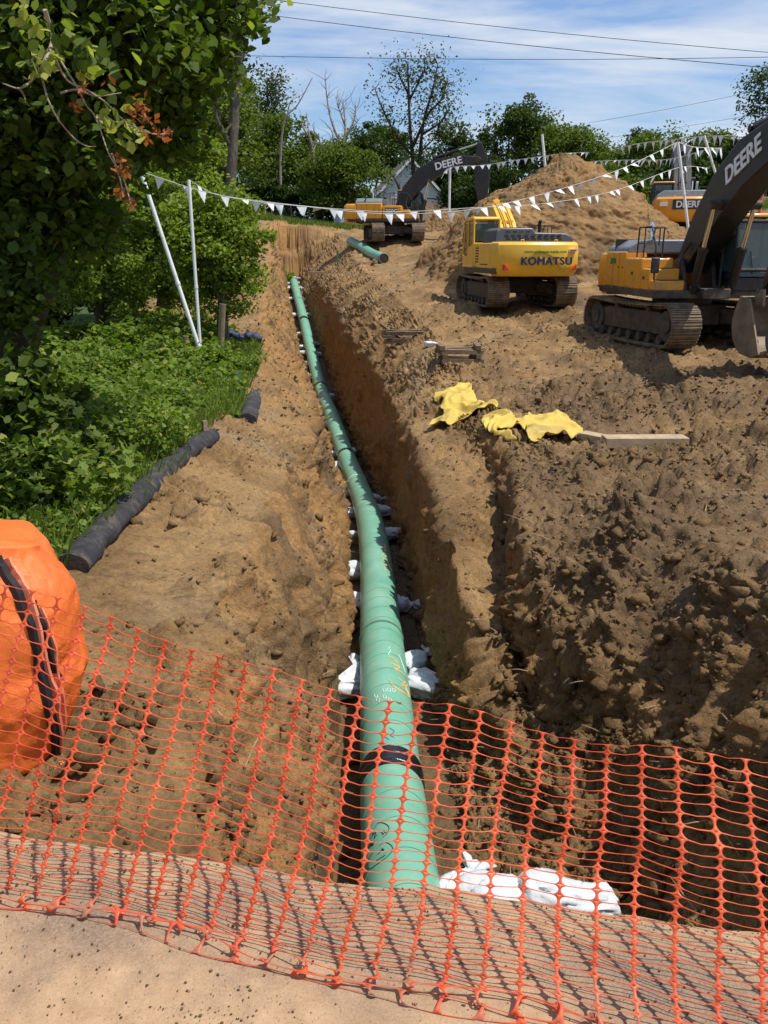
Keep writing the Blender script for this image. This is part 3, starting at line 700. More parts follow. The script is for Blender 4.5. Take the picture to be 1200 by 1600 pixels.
for i, v in enumerate(left_rows):
    Y = vrow(v); p, d = on_pipe(Y); zf = p.z - RAD - .02
    off = {920: .36, 824: .50, 790: .48, 703: .45, 1060: .46}.get(v, .38)
    lab = 'white sandbag on the left side of the green pipe, %s along from the road' % (ordn + ['seventeenth', 'eighteenth', 'nineteenth'])[i]
    a = math.pi + random.uniform(-.25, .25) + math.atan2(d.x, d.y) * -1
    sandbag(p.x - off - .04, p.y + random.uniform(-.15, .15), zf, a + random.uniform(-.35, .35), lab, tilt=random.uniform(-.35, .35), k=3 if v == 920 else None, s=random.uniform(1.0, 1.4))
right_rows = [1058, 925, 823, 788, 767, 695, 612, 549, 530, 487, 446]
for i, v in enumerate(right_rows):
    Y = vrow(v); p, d = on_pipe(Y); zf = p.z - RAD - .02
    off = {1058: .60, 925: .22, 823: .42, 788: .40}.get(v, .34)
    lab = 'white sandbag on the right side of the green pipe, %s along from the road' % ordn[i]
    sandbag(p.x + off, p.y, zf, random.uniform(-.2, .2) - math.atan2(d.x, d.y) + (-.45 if v == 1058 else 0), lab, s=1.25 if v == 1058 else random.uniform(1.0, 1.3), tilt=random.uniform(-.2, .2))
p, d = on_pipe(vrow(1040)); sandbag(p.x + .40, p.y + .25, p.z - .2, .9, 'white sandbag with its neck sticking up, right of the pipe just beyond the first sandbag', k=2, s=.9, tilt=.2)
p, d = on_pipe(vrow(1045)); sandbag(p.x - .46, p.y + .35, p.z - RAD - .02, 1.4, 'shaded white sandbag lying along the left of the pipe near the brown weld', k=3, s=1.3)
# beyond the end of the pipe
for i, (px, py, Y, rz) in enumerate(((452, 433, 62.8, .2), (462, 434, 62.9, 3.3), (458, 411, 65.0, 0), (466, 413, 64.6, 3.0))):
    q = P(px, py, Y); sandbag(q.x, q.y, gz(q.x, q.y) + .02, rz, ['white sandbag on the trench floor just past the pipe end, left one', 'white sandbag on the trench floor just past the pipe end, right one',
        'white sandbag farthest up the trench, left of two against the cut bank', 'white sandbag farthest up the trench, right of two against the cut bank'][i], k=i)
# the heap by the pipe at the road
for i, (px, py, rz, s, k, tl) in enumerate(((712, 1392, 1.1, .95, 0, .25), (757, 1398, 2.9, 1.0, 1, -.1), (792, 1400, .2, 1.0, 2, .1), (858, 1402, 3.0, 1.12, 1, .15), (905, 1410, 3.3, .98, 0, .1))):
    Z = -2.80; d_ = ray(px, py); q = Vector((0, 0, EYE)) + d_ * ((Z + .1 - EYE) / d_.z)
    sandbag(q.x, q.y, Z, rz, ['white sandbag with a pointed ear, touching the pipe at the road edge', 'flat white sandbag second from the pipe at the road edge', 'low white sandbag in the middle of the heap at the road edge',
        'plump white sandbag fourth from the pipe at the road edge', 'white sandbag with puckered neck, farthest from the pipe at the road edge'][i], k, s, tl, 'sandbags heaped beside the pipe at the road edge')
q = P(676, 524, 24.5); sandbag(q.x, q.y, gz(q.x, q.y), .1, 'single white sandbag lying on the dirt between the two timber stacks', 3, .85)
# ================================================================== ORANGE NET FENCE
m, t, b = new_mat('orange_net_plastic')
oi = N(t, 'ShaderNodeTexCoord'); n1 = noise(t, 3, 4, .6, oi.outputs['Object']); n2 = noise(t, 11, 6, .7, oi.outputs['Object'])
c = ramp(t, n1.outputs['Fac'], [(.3, (.90, .150, .058)), (.7, (.97, .26, .105))]).outputs[0]
at_ = N(t, 'ShaderNodeAttribute', attribute_name='mud')
mm = N(t, 'ShaderNodeMath', operation='MULTIPLY'); t.links.new(at_.outputs['Fac'], mm.inputs[0]); t.links.new(ramp(t, n2.outputs['Fac'], [(.45, (0, 0, 0)), (.65, (1, 1, 1))]).outputs[0], mm.inputs[1])
c = mixc(t, mm.outputs[0], c, (.50, .36, .25))
t.links.new(c, b.inputs['Base Color']); b.inputs['Roughness'].default_value = .42
tr = N(t, 'ShaderNodeBsdfTranslucent'); t.links.new(c, tr.inputs[0]); ms = N(t, 'ShaderNodeMixShader'); ms.inputs[0].default_value = .5
t.links.new(b.outputs[0], ms.inputs[1]); t.links.new(tr.outputs[0], ms.inputs[2]); t.links.new(ms.outputs[0], t.nodes['Material Output'].inputs[0])
PW, PH, NC_, NRW = .0835, .0300, 44, 29
bot_px = [(-330, 1372), (-60, 1402), (140, 1438), (390, 1508), (680, 1574), (820, 1605), (948, 1632), (1175, 1682), (1500, 1760)]
top_px = [(-150, 870), (60, 925), (276, 1002), (523, 1072), (736, 1113), (841, 1138), (953, 1157), (1125, 1180), (1400, 1215)]
topY = [2.10, 2.03, 1.95, 1.86, 1.80, 1.76, 1.71, 1.64, 1.55]
Bp, Tp = [], []
for (x, y) in bot_px:
    d_ = ray(x, y); Bp.append(Vector((0, 0, EYE)) + d_ * ((.012 - EYE) / d_.z))
for (x, y), Y in zip(top_px, topY): Tp.append(P(x, y, Y))
def resamp(pts, n):
    q = cat(pts, 16); L = [0]
    for i in range(1, len(q)): L.append(L[-1] + (q[i] - q[i - 1]).length)
    L = np.array(L); A_ = np.array([v[:] for v in q]); s = np.linspace(0, L[-1], n)
    return np.stack([np.interp(s, L, A_[:, k]) for k in range(3)], 1), L[-1]
_, Lb = resamp(Bp, 10); NCOL = int(Lb / PW)
NS = NCOL * 24
Bc, _ = resamp(Bp, NS + 1); Tc, _ = resamp(Tp, NS + 1)
def net_point(s, u):
    """s: columns 0..NCOL, u: rows 0 (bottom hem) .. NRW (top hem)"""
    f = np.clip(s / NCOL * NS, 0, NS - 1e-6); i = f.astype(int); w_ = (f - i)[:, None]
    Bq = Bc[i] * (1 - w_) + Bc[np.minimum(i + 1, NS)] * w_; Tq = Tc[i] * (1 - w_) + Tc[np.minimum(i + 1, NS)] * w_
    fold = 2.6                                          # rows bunched on the ground
    H = np.clip((u - fold) / (NRW - fold), 0, 1)[:, None]
    # the hanging part starts a little in from the hem
    foot = Bq + np.array([0.0, .035, .014])
    foot = foot + (Tq - Bq) * np.array([.12, .04, 0])
    p = foot + (Tq - foot) * H
    # slack: belly and ripples
    sag = np.sin(np.pi * H[:, 0]) ; ph = s * 1.3
    p[:, 0] += .010 * sag * np.sin(s * .43 + 3 * H[:, 0]); p[:, 2] += .006 * fbm(np.stack([s * .45, u * .35, s * 0], 1), 3, 5) * 2; p[:, 1] += .012 * fbm(np.stack([s * .4, u * .3, s * 0 + 9], 1), 3, 6) * 2
    p[:, 1] += .022 * sag * np.sin(s * .55 + 1.0) + .008 * sag * np.sin(s * 1.9 + H[:, 0] * 5); p[:, 2] -= .018 * sag
    p[:, 2] += .006 * np.sin(s * .9 + 2) * H[:, 0] - .010 * (1 - np.cos(2 * np.pi * s)) * .5 * H[:, 0] * .5
    # bunched part: crumples back towards the viewer
    g_ = np.clip(u / fold, 0, 1); lo = u < fold
    q = Bq + (foot - Bq) * (g_ ** 1.0)[:, None]
    amp = .012 * np.sin(np.pi * g_)
    q[:, 2] = .009 + np.abs(amp * (1.0 + .9 * np.sin(g_ * 9.5 + s * .35)) ) + .014 * g_
    q[:, 1] += .012 * np.sin(g_ * 11 + s * .8) + .010 * np.sin(s * .6); q[:, 0] += .010 * np.sin(g_ * 8 + s * 1.7)
    return np.where(lo[:, None], q, p)
# one cell = the ring between a rectangle and its stadium-shaped hole
hw, hh = .5 * (PW - .0074), .5 * (PH - .0020)
def cell_ring():
    inner, outer = [], []
    k = 6
    for sx, sy in ((1, 1), (-1, 1), (-1, -1), (1, -1)):
        for j in range(k):
            a = (j + .0) / k * math.pi / 2; aa = {(1, 1): a, (-1, 1): math.pi / 2 + a, (-1, -1): math.pi + a, (1, -1): 1.5 * math.pi + a}[(sx, sy)]
            ca, sa = math.cos(aa), math.sin(aa)
            ex = abs(ca) ** .9 * (1 if ca >= 0 else -1); cx_ = (hw - hh) * (1 if ca > 1e-6 else (-1 if ca < -1e-6 else 0)) if abs(ca) > 1e-6 else 0
            inner.append((cx_ + hh * 1.05 * ca if abs(ca) > 1e-6 else 0, hh * sa))
            mx_ = max(abs(ca), abs(sa)); outer.append((ca / mx_ * PW / 2, sa / mx_ * PH / 2))
    return np.array(inner), np.array(outer)
inn, outr = cell_ring(); k = len(inn)
# outer points follow the hole's points so quads stay regular
for i in range(k):
    x, y = inn[i]
    if abs(x) <= hw - hh + 1e-6: outr[i] = (x, math.copysign(PH / 2, y))
    else:
        a = math.atan2(y, abs(x) - (hw - hh))
        if abs(a) > math.pi / 4 + .01: outr[i] = (math.copysign(min(PW / 2, (hw - hh) + (PW / 2 - hw + hh) * (1 if abs(a) < 1.0 else .55)), x), math.copysign(PH / 2, y))
        else: outr[i] = (math.copysign(PW / 2, x), PH / 2 * math.tan(a) / math.tan(math.pi / 4 + .01))
S, U, Fn = [], [], []
for r in range(NRW):
    for c_ in range(NCOL):
        b0 = (r * NCOL + c_) * 2 * k
        S.append(c_ + .5 + inn[:, 0] / PW); U.append(r + .5 + inn[:, 1] / PH); S.append(c_ + .5 + outr[:, 0] / PW); U.append(r + .5 + outr[:, 1] / PH)
        for i in range(k):
            j = (i + 1) % k; Fn.append((b0 + i, b0 + k + i, b0 + k + j, b0 + j))
S = np.concatenate(S); U = np.concatenate(U)
NP = net_point(S, U)
net = quick_mesh('safety_net', NP, Fn, m, True)
bm = bmesh.new(); bm.from_mesh(net.data); bmesh.ops.remove_doubles(bm, verts=bm.verts, dist=.0004); bm.to_mesh(net.data); bm.free()
zz = np.zeros(len(net.data.vertices) * 3); net.data.vertices.foreach_get('co', zz); attr(net.data, 'mud', smooth(.10, .01, zz[2::3]) * .9 + .05)
md = net.modifiers.new('thickness', 'SOLIDIFY'); md.thickness = .0016; md.offset = 0
tag(net, 'bright orange plastic mesh safety fence sagging across the road edge', 'safety fence')

# ================================================================== ORANGE BULK BAG
m, t, b = new_mat('orange_woven')
tc_ = N(t, 'ShaderNodeTexCoord'); n1 = noise(t, 3, 6, .6, tc_.outputs['Object'])
c = ramp(t, n1.outputs['Fac'], [(.3, (.80, .14, .022)), (.7, (.92, .21, .045))]).outputs[0]
t.links.new(c, b.inputs['Base Color']); b.inputs['Roughness'].default_value = .36
wv = N(t, 'ShaderNodeTexWave', wave_type='BANDS'); wv.inputs['Scale'].default_value = 75; t.links.new(tc_.outputs['Object'], wv.inputs['Vector'])
n3 = noise(t, 9, 8, .7, tc_.outputs['Object'], 1.2); k1 = bump(t, b, n3.outputs['Fac'], .6, .02); bump(t, b, wv.outputs['Fac'], .12, .002, k1)
M_BAG = m
M_STRAP = simple('black_strap', (.013, .012, .014), .6, bmp=.4, scale=20)
M_PINK = simple('pale_orange_webbing', (.85, .26, .14), .6, bmp=.6, scale=30)
bagT = thing('bulk_bag', 'big slumped orange woven bulk bag with black straps behind the net fence', 'bulk bag', (-2.13, 3.0, -.42), R(28))
def bag_surf(u, v):
    """u 0..1 around, v 0..1 from base to top edge; local coords about the bag's foot"""
    a = 2 * np.pi * u
    hx, hy = .82, .62
    e = .45
    ca, sa = np.cos(a), np.sin(a)
    x = hx * np.sign(ca) * np.abs(ca) ** e; y = hy * np.sign(sa) * np.abs(sa) ** e
    bulge = .84 + .19 * np.sin(np.pi * np.clip(v * .80 + .08, 0, 1)) - .12 * smooth(.10, 0, v) - .05 * smooth(.8, 1, v)
    x = x * bulge; y = y * bulge
    top = 1.17 - .30 * (x / hx * .5 + .5) - .10 * (y / hy)                 # the rim slopes down to the right
    z = top * v
    # lower side leans in
    x = x + .07 * (v - .35) * (ca > -.2)
    return x, y, z
NU, NV = 260, 120
uu, vv = np.meshgrid(np.linspace(0, 1, NU, endpoint=False), np.linspace(0, 1, NV))
x, y, z = bag_surf(uu.ravel(), vv.ravel()); body = np.stack([x, y, z], 1)
cap_r = np.linspace(1, .02, 40)[1:]
capv = []
xt, yt, zt = bag_surf(np.linspace(0, 1, NU, endpoint=False), np.ones(NU)); 
for r_ in cap_r:
    cz_ = 1.03
    capv.append(np.stack([xt * r_ - .1 * (1 - r_), yt * r_, zt * r_ + (1 - r_) * cz_ + .04 * math.sin(math.pi * (1 - r_))], 1))
BV = np.concatenate([body] + capv)
n_ring = NV + len(cap_r)
Vn = BV - np.array([0, 0, .45]); Vn /= np.linalg.norm(Vn, axis=1, keepdims=True)
wr = fbm(BV * np.array([2.0, 2.0, 1.2]) + 3, 4, 7, .55); ws = BV.copy(); ws[:, 2] *= .35; ws += .35 * wr[:, None]
wr2 = np.abs(fbm(ws * 3.2, 5, 9, .6)); wr3 = np.abs(fbm(BV * np.array([1.2, 1.2, 3.2]) + 8 + .4 * wr[:, None], 3, 19))
BV = BV + Vn * (.05 * wr - .060 * wr2 - .045 * wr3)[:, None]
BV[:, 2] = np.maximum(BV[:, 2], -.1)
Fb = []
for i in range(n_ring - 1):
    for j in range(NU): a = i * NU + j; b_ = i * NU + (j + 1) % NU; Fb.append((a, b_, b_ + NU, a + NU))
quick_mesh('bag_body', BV, Fb, M_BAG, True, bagT)
BVr = BV.reshape(n_ring, NU, 3)
def strap_line(cols_rows, wdt, mat, name, lift=.008, thick=.006):
    # ribbon that follows the bag's skin
    pts = []
    for (cu, rv) in cols_rows: pts.append((cu, rv))
    mbs = MB(); L_ = []
    dense = []
    for a in range(len(pts) - 1):
        for s in np.linspace(0, 1, 14, endpoint=False): dense.append((pts[a][0] + (pts[a + 1][0] - pts[a][0]) * s, pts[a][1] + (pts[a + 1][1] - pts[a][1]) * s))
    dense.append(pts[-1])
    C_ = [Vector(BVr[int(min(max(r_, 0), n_ring - 1)), int(c_) % NU]) for c_, r_ in dense]
    for _ in range(4): C_ = [C_[0]] + [(C_[i - 1] + C_[i] * 2 + C_[i + 1]) / 4 for i in range(1, len(C_) - 1)] + [C_[-1]]
    vs, fs = [], []
    for i, p_ in enumerate(C_):
        t_ = (C_[min(i + 1, len(C_) - 1)] - C_[max(i - 1, 0)]).normalized(); n_ = (p_ - Vector((0, 0, .45))); n_ = (n_ - t_ * n_.dot(t_)).normalized(); s_ = t_.cross(n_).normalized()
        p2 = p_ + n_ * (lift + .012)
        for (q_, r_) in ((-1, 0), (1, 0), (1, -1), (-1, -1)): vs.append(p2 + s_ * q_ * wdt / 2 + n_ * (r_ * (thick + .02)))
    for i in range(len(C_) - 1):
        for j in range(4): a = i * 4 + j; b_ = i * 4 + (j + 1) % 4; fs.append((a, b_, b_ + 4, a + 4))
    mbs.add(vs, fs, 0, True); return mbs.build(name, mat, bagT)
bagM = Matrix.Translation(bagT.location) @ Matrix.Rotation(R(28), 4, 'Z')
BW_ = np.array([(bagM @ Vector(v))[:] for v in BV]); fd = BW_[:, 1] * CP - (BW_[:, 2] - EYE) * SP; ud = BW_[:, 1] * SP + (BW_[:, 2] - EYE) * CP
BPX, BPY = 600 + F * BW_[:, 0] / fd, 800 - F * ud / fd
def bag_at(px, py):
    d2_ = (BPX - px) ** 2 + (BPY - py) ** 2; near_ = d2_ < max(100, d2_.min() * 1.5); i_ = np.where(near_)[0]; b_ = i_[np.argmin(fd[i_] + .0004 * d2_[i_])]
    return (b_ % NU, b_ // NU)
def bstrap(pts, *a):
    return strap_line([bag_at(*p_) for p_ in pts], *a)
bstrap([(-6, 872), (4, 885), (30, 930), (50, 975), (64, 1050), (77, 1100), (88, 1150), (92, 1180)], .028, M_STRAP, 'strap')
bstrap([(52, 938), (66, 975), (80, 1020), (95, 1062)], .018, M_STRAP, 'strap')
bstrap([(8, 872), (20, 888), (42, 930), (62, 990), (76, 1050), (90, 1110), (100, 1180)], .013, M_PINK, 'webbing', .014)
bstrap([(60, 950), (82, 1010), (96, 1080), (106, 1180)], .010, M_PINK, 'webbing', .012)
mb = MB()
for k_ in range(7):
    a = k_ * .9; mb.tube([(.64 + .006 * k_, -.50, .06), (.66 + .02 * math.cos(a), -.54 - .006 * k_, .07 + .02 * math.sin(a * 2)), (.68 + .03 * math.cos(a), -.56 + .02 * math.sin(a), .03)], .005, 5)
mb.build('tie_end', M_PINK, bagT)

# ================================================================== SILT SOCK, STAKES
M_SOCK = simple('black_sock', (.028, .027, .030), .85, var=.5, scale=9, bmp=.9, dirt=.30, dirtcol=(.12, .09, .065))
M_WOOD = simple('stake_wood', (.24, .16, .10), .85, var=.35, scale=12, bmp=.5)
M_PALEWOOD = simple('pale_timber', (.42, .31, .19), .85, var=.3, scale=8, bmp=.5, dirt=.25, dirtcol=(.20, .14, .08))
def sock(name, pts, rad, label):
    pts = cat(pts, 14); mb = MB(); mb.tube(pts, [rad * (1 + .05 * math.sin(i * .21) + .03 * math.sin(i * .53)) for i in range(len(pts))], 28)
    V_ = np.array([v[:] for v in mb.v]); d_ = fbm(V_ * 5, 4, 13); d2 = np.abs(fbm(V_ * 2.6, 5, 14, .6))
    c_ = np.array([pts[i // 28][:] for i in range(len(V_))]); dn = V_ - c_; dn /= np.maximum(np.linalg.norm(dn, axis=1, keepdims=True), 1e-6)
    V_ = V_ + dn * (.025 * d_ - .035 * d2)[:, None]; V_[:, 2] = c_[:, 2] + (V_[:, 2] - c_[:, 2]) * .85 + .10
    mb.v = [Vector(q) for q in V_]
    return tag(mb.build(name, M_SOCK, sharp=70), label, 'silt sock', 'black silt socks along the edge of the dirt')
sock('silt_sock', [P(115, 905, 5.9), P(160, 850, 6.6), P(208, 800, 7.6), P(262, 745, 9.2), P(300, 713, 10.3), P(330, 694, 11.2)], .135, 'long black fabric silt sock held by wooden stakes along the weeds')
sock('silt_sock', [P(386, 668, 13.6), P(392, 650, 14.6), P(396, 634, 15.6), P(398, 622, 16.6)], .16, 'short piece of black silt sock half buried past the end of the long one')
def stake(px, py, Y, h, wd, lean, label, bury=.3):
    q = P(px, py, Y); mb = MB(); mb.box(-wd / 2, wd / 2, -wd / 3, wd / 3, -bury, h)
    o = mb.build('wooden_stake', M_WOOD, bevel=.004); o.location = q; o.rotation_euler = (random.uniform(-.05, .05), lean, random.uniform(0, 1))
    return tag(o, label, 'stake', 'stakes holding the silt socks')
stake(321, 688, 11.0, .27, .07, .03, 'weathered stake through the far end of the long silt sock')
stake(203, 795, 7.65, .12, .055, -.08, 'short stake sticking out of the near half of the long silt sock')
stake(393, 626, 16.3, .22, .05, .2, 'leaning stake at the far end of the short silt sock')
stake(330, 676, 12.2, .10, .05, .1, 'stub of a stake behind the end of the long silt sock')
stake(403, 605, 18.0, .22, .05, -.2, 'small stake in the dirt edge beyond the short silt sock')
# blue ribbon on a thin stick
q = P(376, 618, 17.5); rb = thing('ribbon_stake', 'thin stake with a hanging bright blue ribbon at the edge of the grass', 'marker stake', q)
mb = MB(); mb.tube([(0, 0, -.3), (.01, 0, .55)], .012, 6); mb.build('stick', M_WOOD, rb)
mb = MB(); M_BLUE = simple('blue_ribbon', (.01, .20, .42), .5)
for dx_ in (-.02, .02, .035):
    pts = [(dx_ * .3, -.015, .50), (dx_, -.03, .38), (dx_ * 1.6, -.02, .22), (dx_ * .8, -.03, .05)]
    vs, fs = [], []
    for i, p_ in enumerate(cat(pts, 5)): vs += [p_ + Vector((-.014, .004 * math.sin(i), 0)), p_ + Vector((.014, -.004, 0)), p_ + Vector((.014, -.001, 0)), p_ + Vector((-.014, .007 * math.sin(i) , 0))]
    for i in range(len(vs) // 4 - 1):
        for j in range(4): fs.append((4 * i + j, 4 * i + (j + 1) % 4, 4 * i + 4 + (j + 1) % 4, 4 * i + 4 + j))
    mb.add(vs, fs)
mb.build('ribbon', M_BLUE, rb)

# ================================================================== TARPS, PLANKS, CRIBBING
M_YEL = simple('yellow_geotextile', (.60, .42, .075), .8, var=.2, scale=3, bmp=.7, dirt=.28, dirtcol=(.34, .24, .10))
hbl = hmap.copy()
for _ in range(14): hbl = (hbl + np.roll(hbl, 1, 0) + np.roll(hbl, -1, 0) + np.roll(hbl, 1, 1) + np.roll(hbl, -1, 1)) / 5
hbl = np.maximum(hbl, (hbl + hmap) / 2)
for _ in range(3): hbl = (hbl + np.roll(hbl, 1, 0) + np.roll(hbl, -1, 0) + np.roll(hbl, 1, 1) + np.roll(hbl, -1, 1)) / 5
def hb(x, y):
    fx, fy = np.clip((x - HX0) / HC - .5, 0, HW_ - 2), np.clip((y - HY0) / HC - .5, 0, HH_ - 2); i, j = fy.astype(int), fx.astype(int); a, b_ = fy - i, fx - j
    return hbl[i, j] * (1 - a) * (1 - b_) + hbl[i + 1, j] * a * (1 - b_) + hbl[i, j + 1] * (1 - a) * b_ + hbl[i + 1, j + 1] * a * b_
def cloth(name, outline_px, label, group, amp=.10, seed=0, hole=None, ridge=()):
    """sheet lying on the ground inside an outline given in picture points at ground level; gets folds and thickness"""
    oc = []
    for (px, py) in outline_px:
        py += 15; d_ = ray(px, py); Y = 14.0
        for _ in range(25):
            q = P(px, py, Y); g_ = gz(q.x, q.y); 
            Y += (q.z - g_) / max(.05, -d_.z / d_.y) * .7
            Y = min(max(Y, 5), 60)
        oc.append((P(px, py, Y).x, Y))
    oc = np.array([v[:2] for v in cat([(a_, b_, 0) for a_, b_ in oc] + [(oc[0][0], oc[0][1], 0)], 5)][:-1]); mn, mxx = oc.min(0), oc.max(0); st = .02
    gx = np.arange(mn[0], mxx[0], st); gy = np.arange(mn[1], mxx[1], st * 1.6); X_, Y_ = np.meshgrid(gx, gy); x_, y_ = X_.ravel(), Y_.ravel()
    def inside_(poly):
        r_ = np.zeros(len(x_), bool); n_ = len(poly)
        for i in range(n_):
            (xa, ya), (xb, yb) = poly[i], poly[(i + 1) % n_]
            c_ = ((ya > y_) != (yb > y_)) & (x_ < (xb - xa) * (y_ - ya) / (yb - ya + 1e-12) + xa); r_ ^= c_
        return r_
    ins = inside_(oc)
    z_ = zfun(x_, y_); pp = np.stack([x_, y_, z_ * 0 + seed], 1)
    z_ = hb(x_, y_)
    f1 = np.abs(fbm(pp * np.array([2.2, 1.1, 1]) + 1.2 * fbm(pp * .9, 2, 9)[:, None], 2, 20 + seed)); f2 = np.abs(fbm(pp * 5, 3, 30 + seed)); lift = .06 + amp * (.9 - 3.0 * f1) + .018 * (1 - 3 * f2)
    for (rx, ry, rw, rh) in ridge: lift = lift + rh * np.exp(-(((x_ - rx) ** 2 + (y_ - ry) ** 2) / rw ** 2))
    z_ = z_ + np.maximum(lift, .02) + .015
    id_ = np.arange(len(x_)).reshape(X_.shape); Fc = np.stack([id_[:-1, :-1], id_[:-1, 1:], id_[1:, 1:], id_[1:, :-1]], -1).reshape(-1, 4)
    Fc = Fc[ins[Fc].all(1)]
    used = np.unique(Fc); mp_ = -np.ones(len(x_), int); mp_[used] = np.arange(len(used))
    o = quick_mesh(name, np.stack([x_, y_, z_], 1)[used], mp_[Fc], M_YEL, True); sm = o.modifiers.new('soft', 'SMOOTH'); sm.iterations = 6; md = o.modifiers.new('thick', 'SOLIDIFY'); md.thickness = .012
    return tag(o, label, 'geotextile', group)
gq = 'yellow geotextile sheets crumpled on the bank'
cloth('geotextile_sheet', [(672, 624), (684, 612), (703, 606), (718, 600), (732, 599), (741, 608), (752, 617), (768, 628), (757, 634), (779, 641), (765, 647), (742, 645), (728, 653), (714, 659), (690, 658), (664, 664), (676, 652), (692, 643), (684, 636), (690, 628)], 'crumpled yellow geotextile lying nearest the dark timber stack', gq, .13, 1)
cloth('geotextile_sheet', [(752, 668), (766, 656), (786, 651), (806, 653), (824, 660), (846, 657), (868, 659), (886, 666), (908, 675), (911, 688), (896, 696), (876, 692), (850, 692), (834, 698), (820, 694), (817, 680), (800, 676), (784, 675), (778, 684), (800, 691), (806, 699), (786, 703), (770, 698), (748, 685)], 'crumpled yellow geotextile with a gap in it, nearer the pale plank', gq, .15, 2)
def plank(px, py, Y, L, W, Hh, rz, label, cat_='plank', up=.0, mat=None, group=None, ry=0):
    q = P(px, py, Y); mb = MB(); mb.box(-L / 2, L / 2, -W / 2, W / 2, 0, Hh)
    o = mb.build('timber_plank', mat or M_PALEWOOD, bevel=.006); o.location = (q.x, q.y, gzd(q.x, q.y, .3, .85) + .0 + up); o.rotation_euler = (0, ry, rz)
    return tag(o, label, cat_, group)
plank(1003, 733, 12.2, 1.24, .30, .15, .02, 'long pale timber lying flat on the churned dirt right of the yellow sheets')
plank(924, 719, 12.6, .44, .24, .13, -.85, 'short end of pale timber set at an angle against the long pale one')
plank(500, 395, 55.0, 1.6, .2, .14, -.1, 'pale timber lying beside the green marker post', up=0)
def crib(px, py, Y, layers, L, label, rz, messy, mat):
    q = P(px, py, Y); z0 = gzd(q.x, q.y) - .03
    T = thing('timber_stack', label, 'timber stack', (q.x, q.y, z0), rz, 'timber stacks beside the trench')
    for k_ in range(layers):
        al = k_ % 2 == 0
        for s_ in ((-1, 1) if not al else (-1, 0, 1)):
            mb = MB(); l_ = L * random.uniform(.92, 1.05) if al else L * .62
            mb.box(-l_ / 2, l_ / 2, -.07, .07, 0, .11)
            o = mb.build('timber', mat, T, bevel=.005)
            o.location = (random.uniform(-.05, .05) * (1 + messy) + (0 if al else s_ * L * .38), (s_ * L * .24 if al else 0), k_ * .113 + random.uniform(0, .012))
            o.rotation_euler = (random.uniform(-.02, .02), random.uniform(-.04, .04) * (1 + messy), (0 if al else R(90)) + random.uniform(-.06, .06) * (1 + 2.5 * messy))
    return T
M_OLDWOOD = simple('old_timber', (.17, .115, .07), .9, var=.4, scale=9, bmp=.6, dirt=.35, dirtcol=(.22, .155, .09))
crib(716, 590, 21.5, 4, 1.15, 'square stack of dark brown timbers just above the yellow sheets', .08, .2, M_OLDWOOD)
crib(631, 523, 26.5, 3, 1.25, 'loose messy pile of old timbers with one leaning up, higher on the bank', -.12, 1.0, M_OLDWOOD)
crib(568, 430, 50.5, 2, 1.7, 'low pile of pale timbers under the open end of the spare pipe', .1, .6, M_PALEWOOD)
q = P(615, 507, 26.8); q.z = gzd(q.x, q.y) + .28; mb = MB(); mb.box(-.55, .55, -.05, .05, 0, .08); o = mb.build('timber_plank', M_OLDWOOD, bevel=.005); o.location = (q.x, q.y, q.z); o.rotation_euler = (0, .55, -.35); tag(o, 'single old timber tilted against the messy pile', 'plank')
# blue-grey tarp roll, pale fabric in the weeds
M_NAVY = simple('navy_tarp', (.018, .030, .085), .6, var=.5, scale=12, bmp=.6)
def roll(name, pts, rad, mat, label, cat_, seed, flat=.7):
    pts = cat(pts, 10); mb = MB(); mb.tube(pts, [rad * (.75 + .35 * abs(math.sin(i * .5 + seed))) for i in range(len(pts))], 20)
    V_ = np.array([v[:] for v in mb.v]); c_ = np.array([pts[i // 20][:] for i in range(len(V_))])
    V_[:, 2] = c_[:, 2] + (V_[:, 2] - c_[:, 2]) * flat; V_ += .35 * rad * np.stack([fbm(V_ * 6, 3, seed), fbm(V_ * 6 + 9, 3, seed), fbm(V_ * 6 + 5, 3, seed)], 1)
    mb.v = [Vector(q_) for q_ in V_]; return tag(mb.build(name, mat, sharp=60), label, cat_)
roll('folded_tarp', [P(352, 527, 23), P(362, 521, 23), P(375, 527, 23), P(390, 524, 23), P(409, 531, 23)], .13, M_NAVY, 'dark blue tarp bunched on the dirt behind the grey tree trunk', 'tarp', 3)
M_PALEF = simple('pale_cloth', (.50, .48, .36), .85, var=.25, scale=8, bmp=.6, dirt=.3)
roll('discarded_cloth', [P(232, 686, 11.6), P(255, 690, 11.4), P(280, 684, 11.4), P(312, 684, 11.3)], .10, M_PALEF, 'pale dirty cloth lying in the weeds behind the silt sock', 'cloth', 5, .5)
# ================================================================== EXCAVATORS
M_YKOM = simple('machine_yellow', (.80, .455, .026), .38, var=.07, scale=2, dirt=.22, dirtcol=(.30, .21, .11), coat=.3)
M_ODEERE = simple('machine_amber', (.72, .31, .020), .40, var=.07, scale=2, dirt=.20, dirtcol=(.28, .19, .10), coat=.3)
M_HOODK = simple('hood_charcoal', (.035, .038, .045), .42, var=.2, dirt=.1, dirtcol=(.16, .13, .10))
M_HOODG = simple('hood_grey', (.16, .18, .20), .38, var=.1, dirt=.15, dirtcol=(.25, .20, .15))
M_BLK = simple('machine_black', (.022, .021, .021), .5, var=.3, dirt=.25, dirtcol=(.10, .075, .05))
M_BOOMBLK = simple('boom_black', (.017, .015, .015), .42, var=.3, scale=1.5, dirt=.28, dirtcol=(.065, .045, .030))
M_DARK = simple('dark_steel', (.045, .036, .030), .6, var=.4, dirt=.5, dirtcol=(.14, .10, .06))
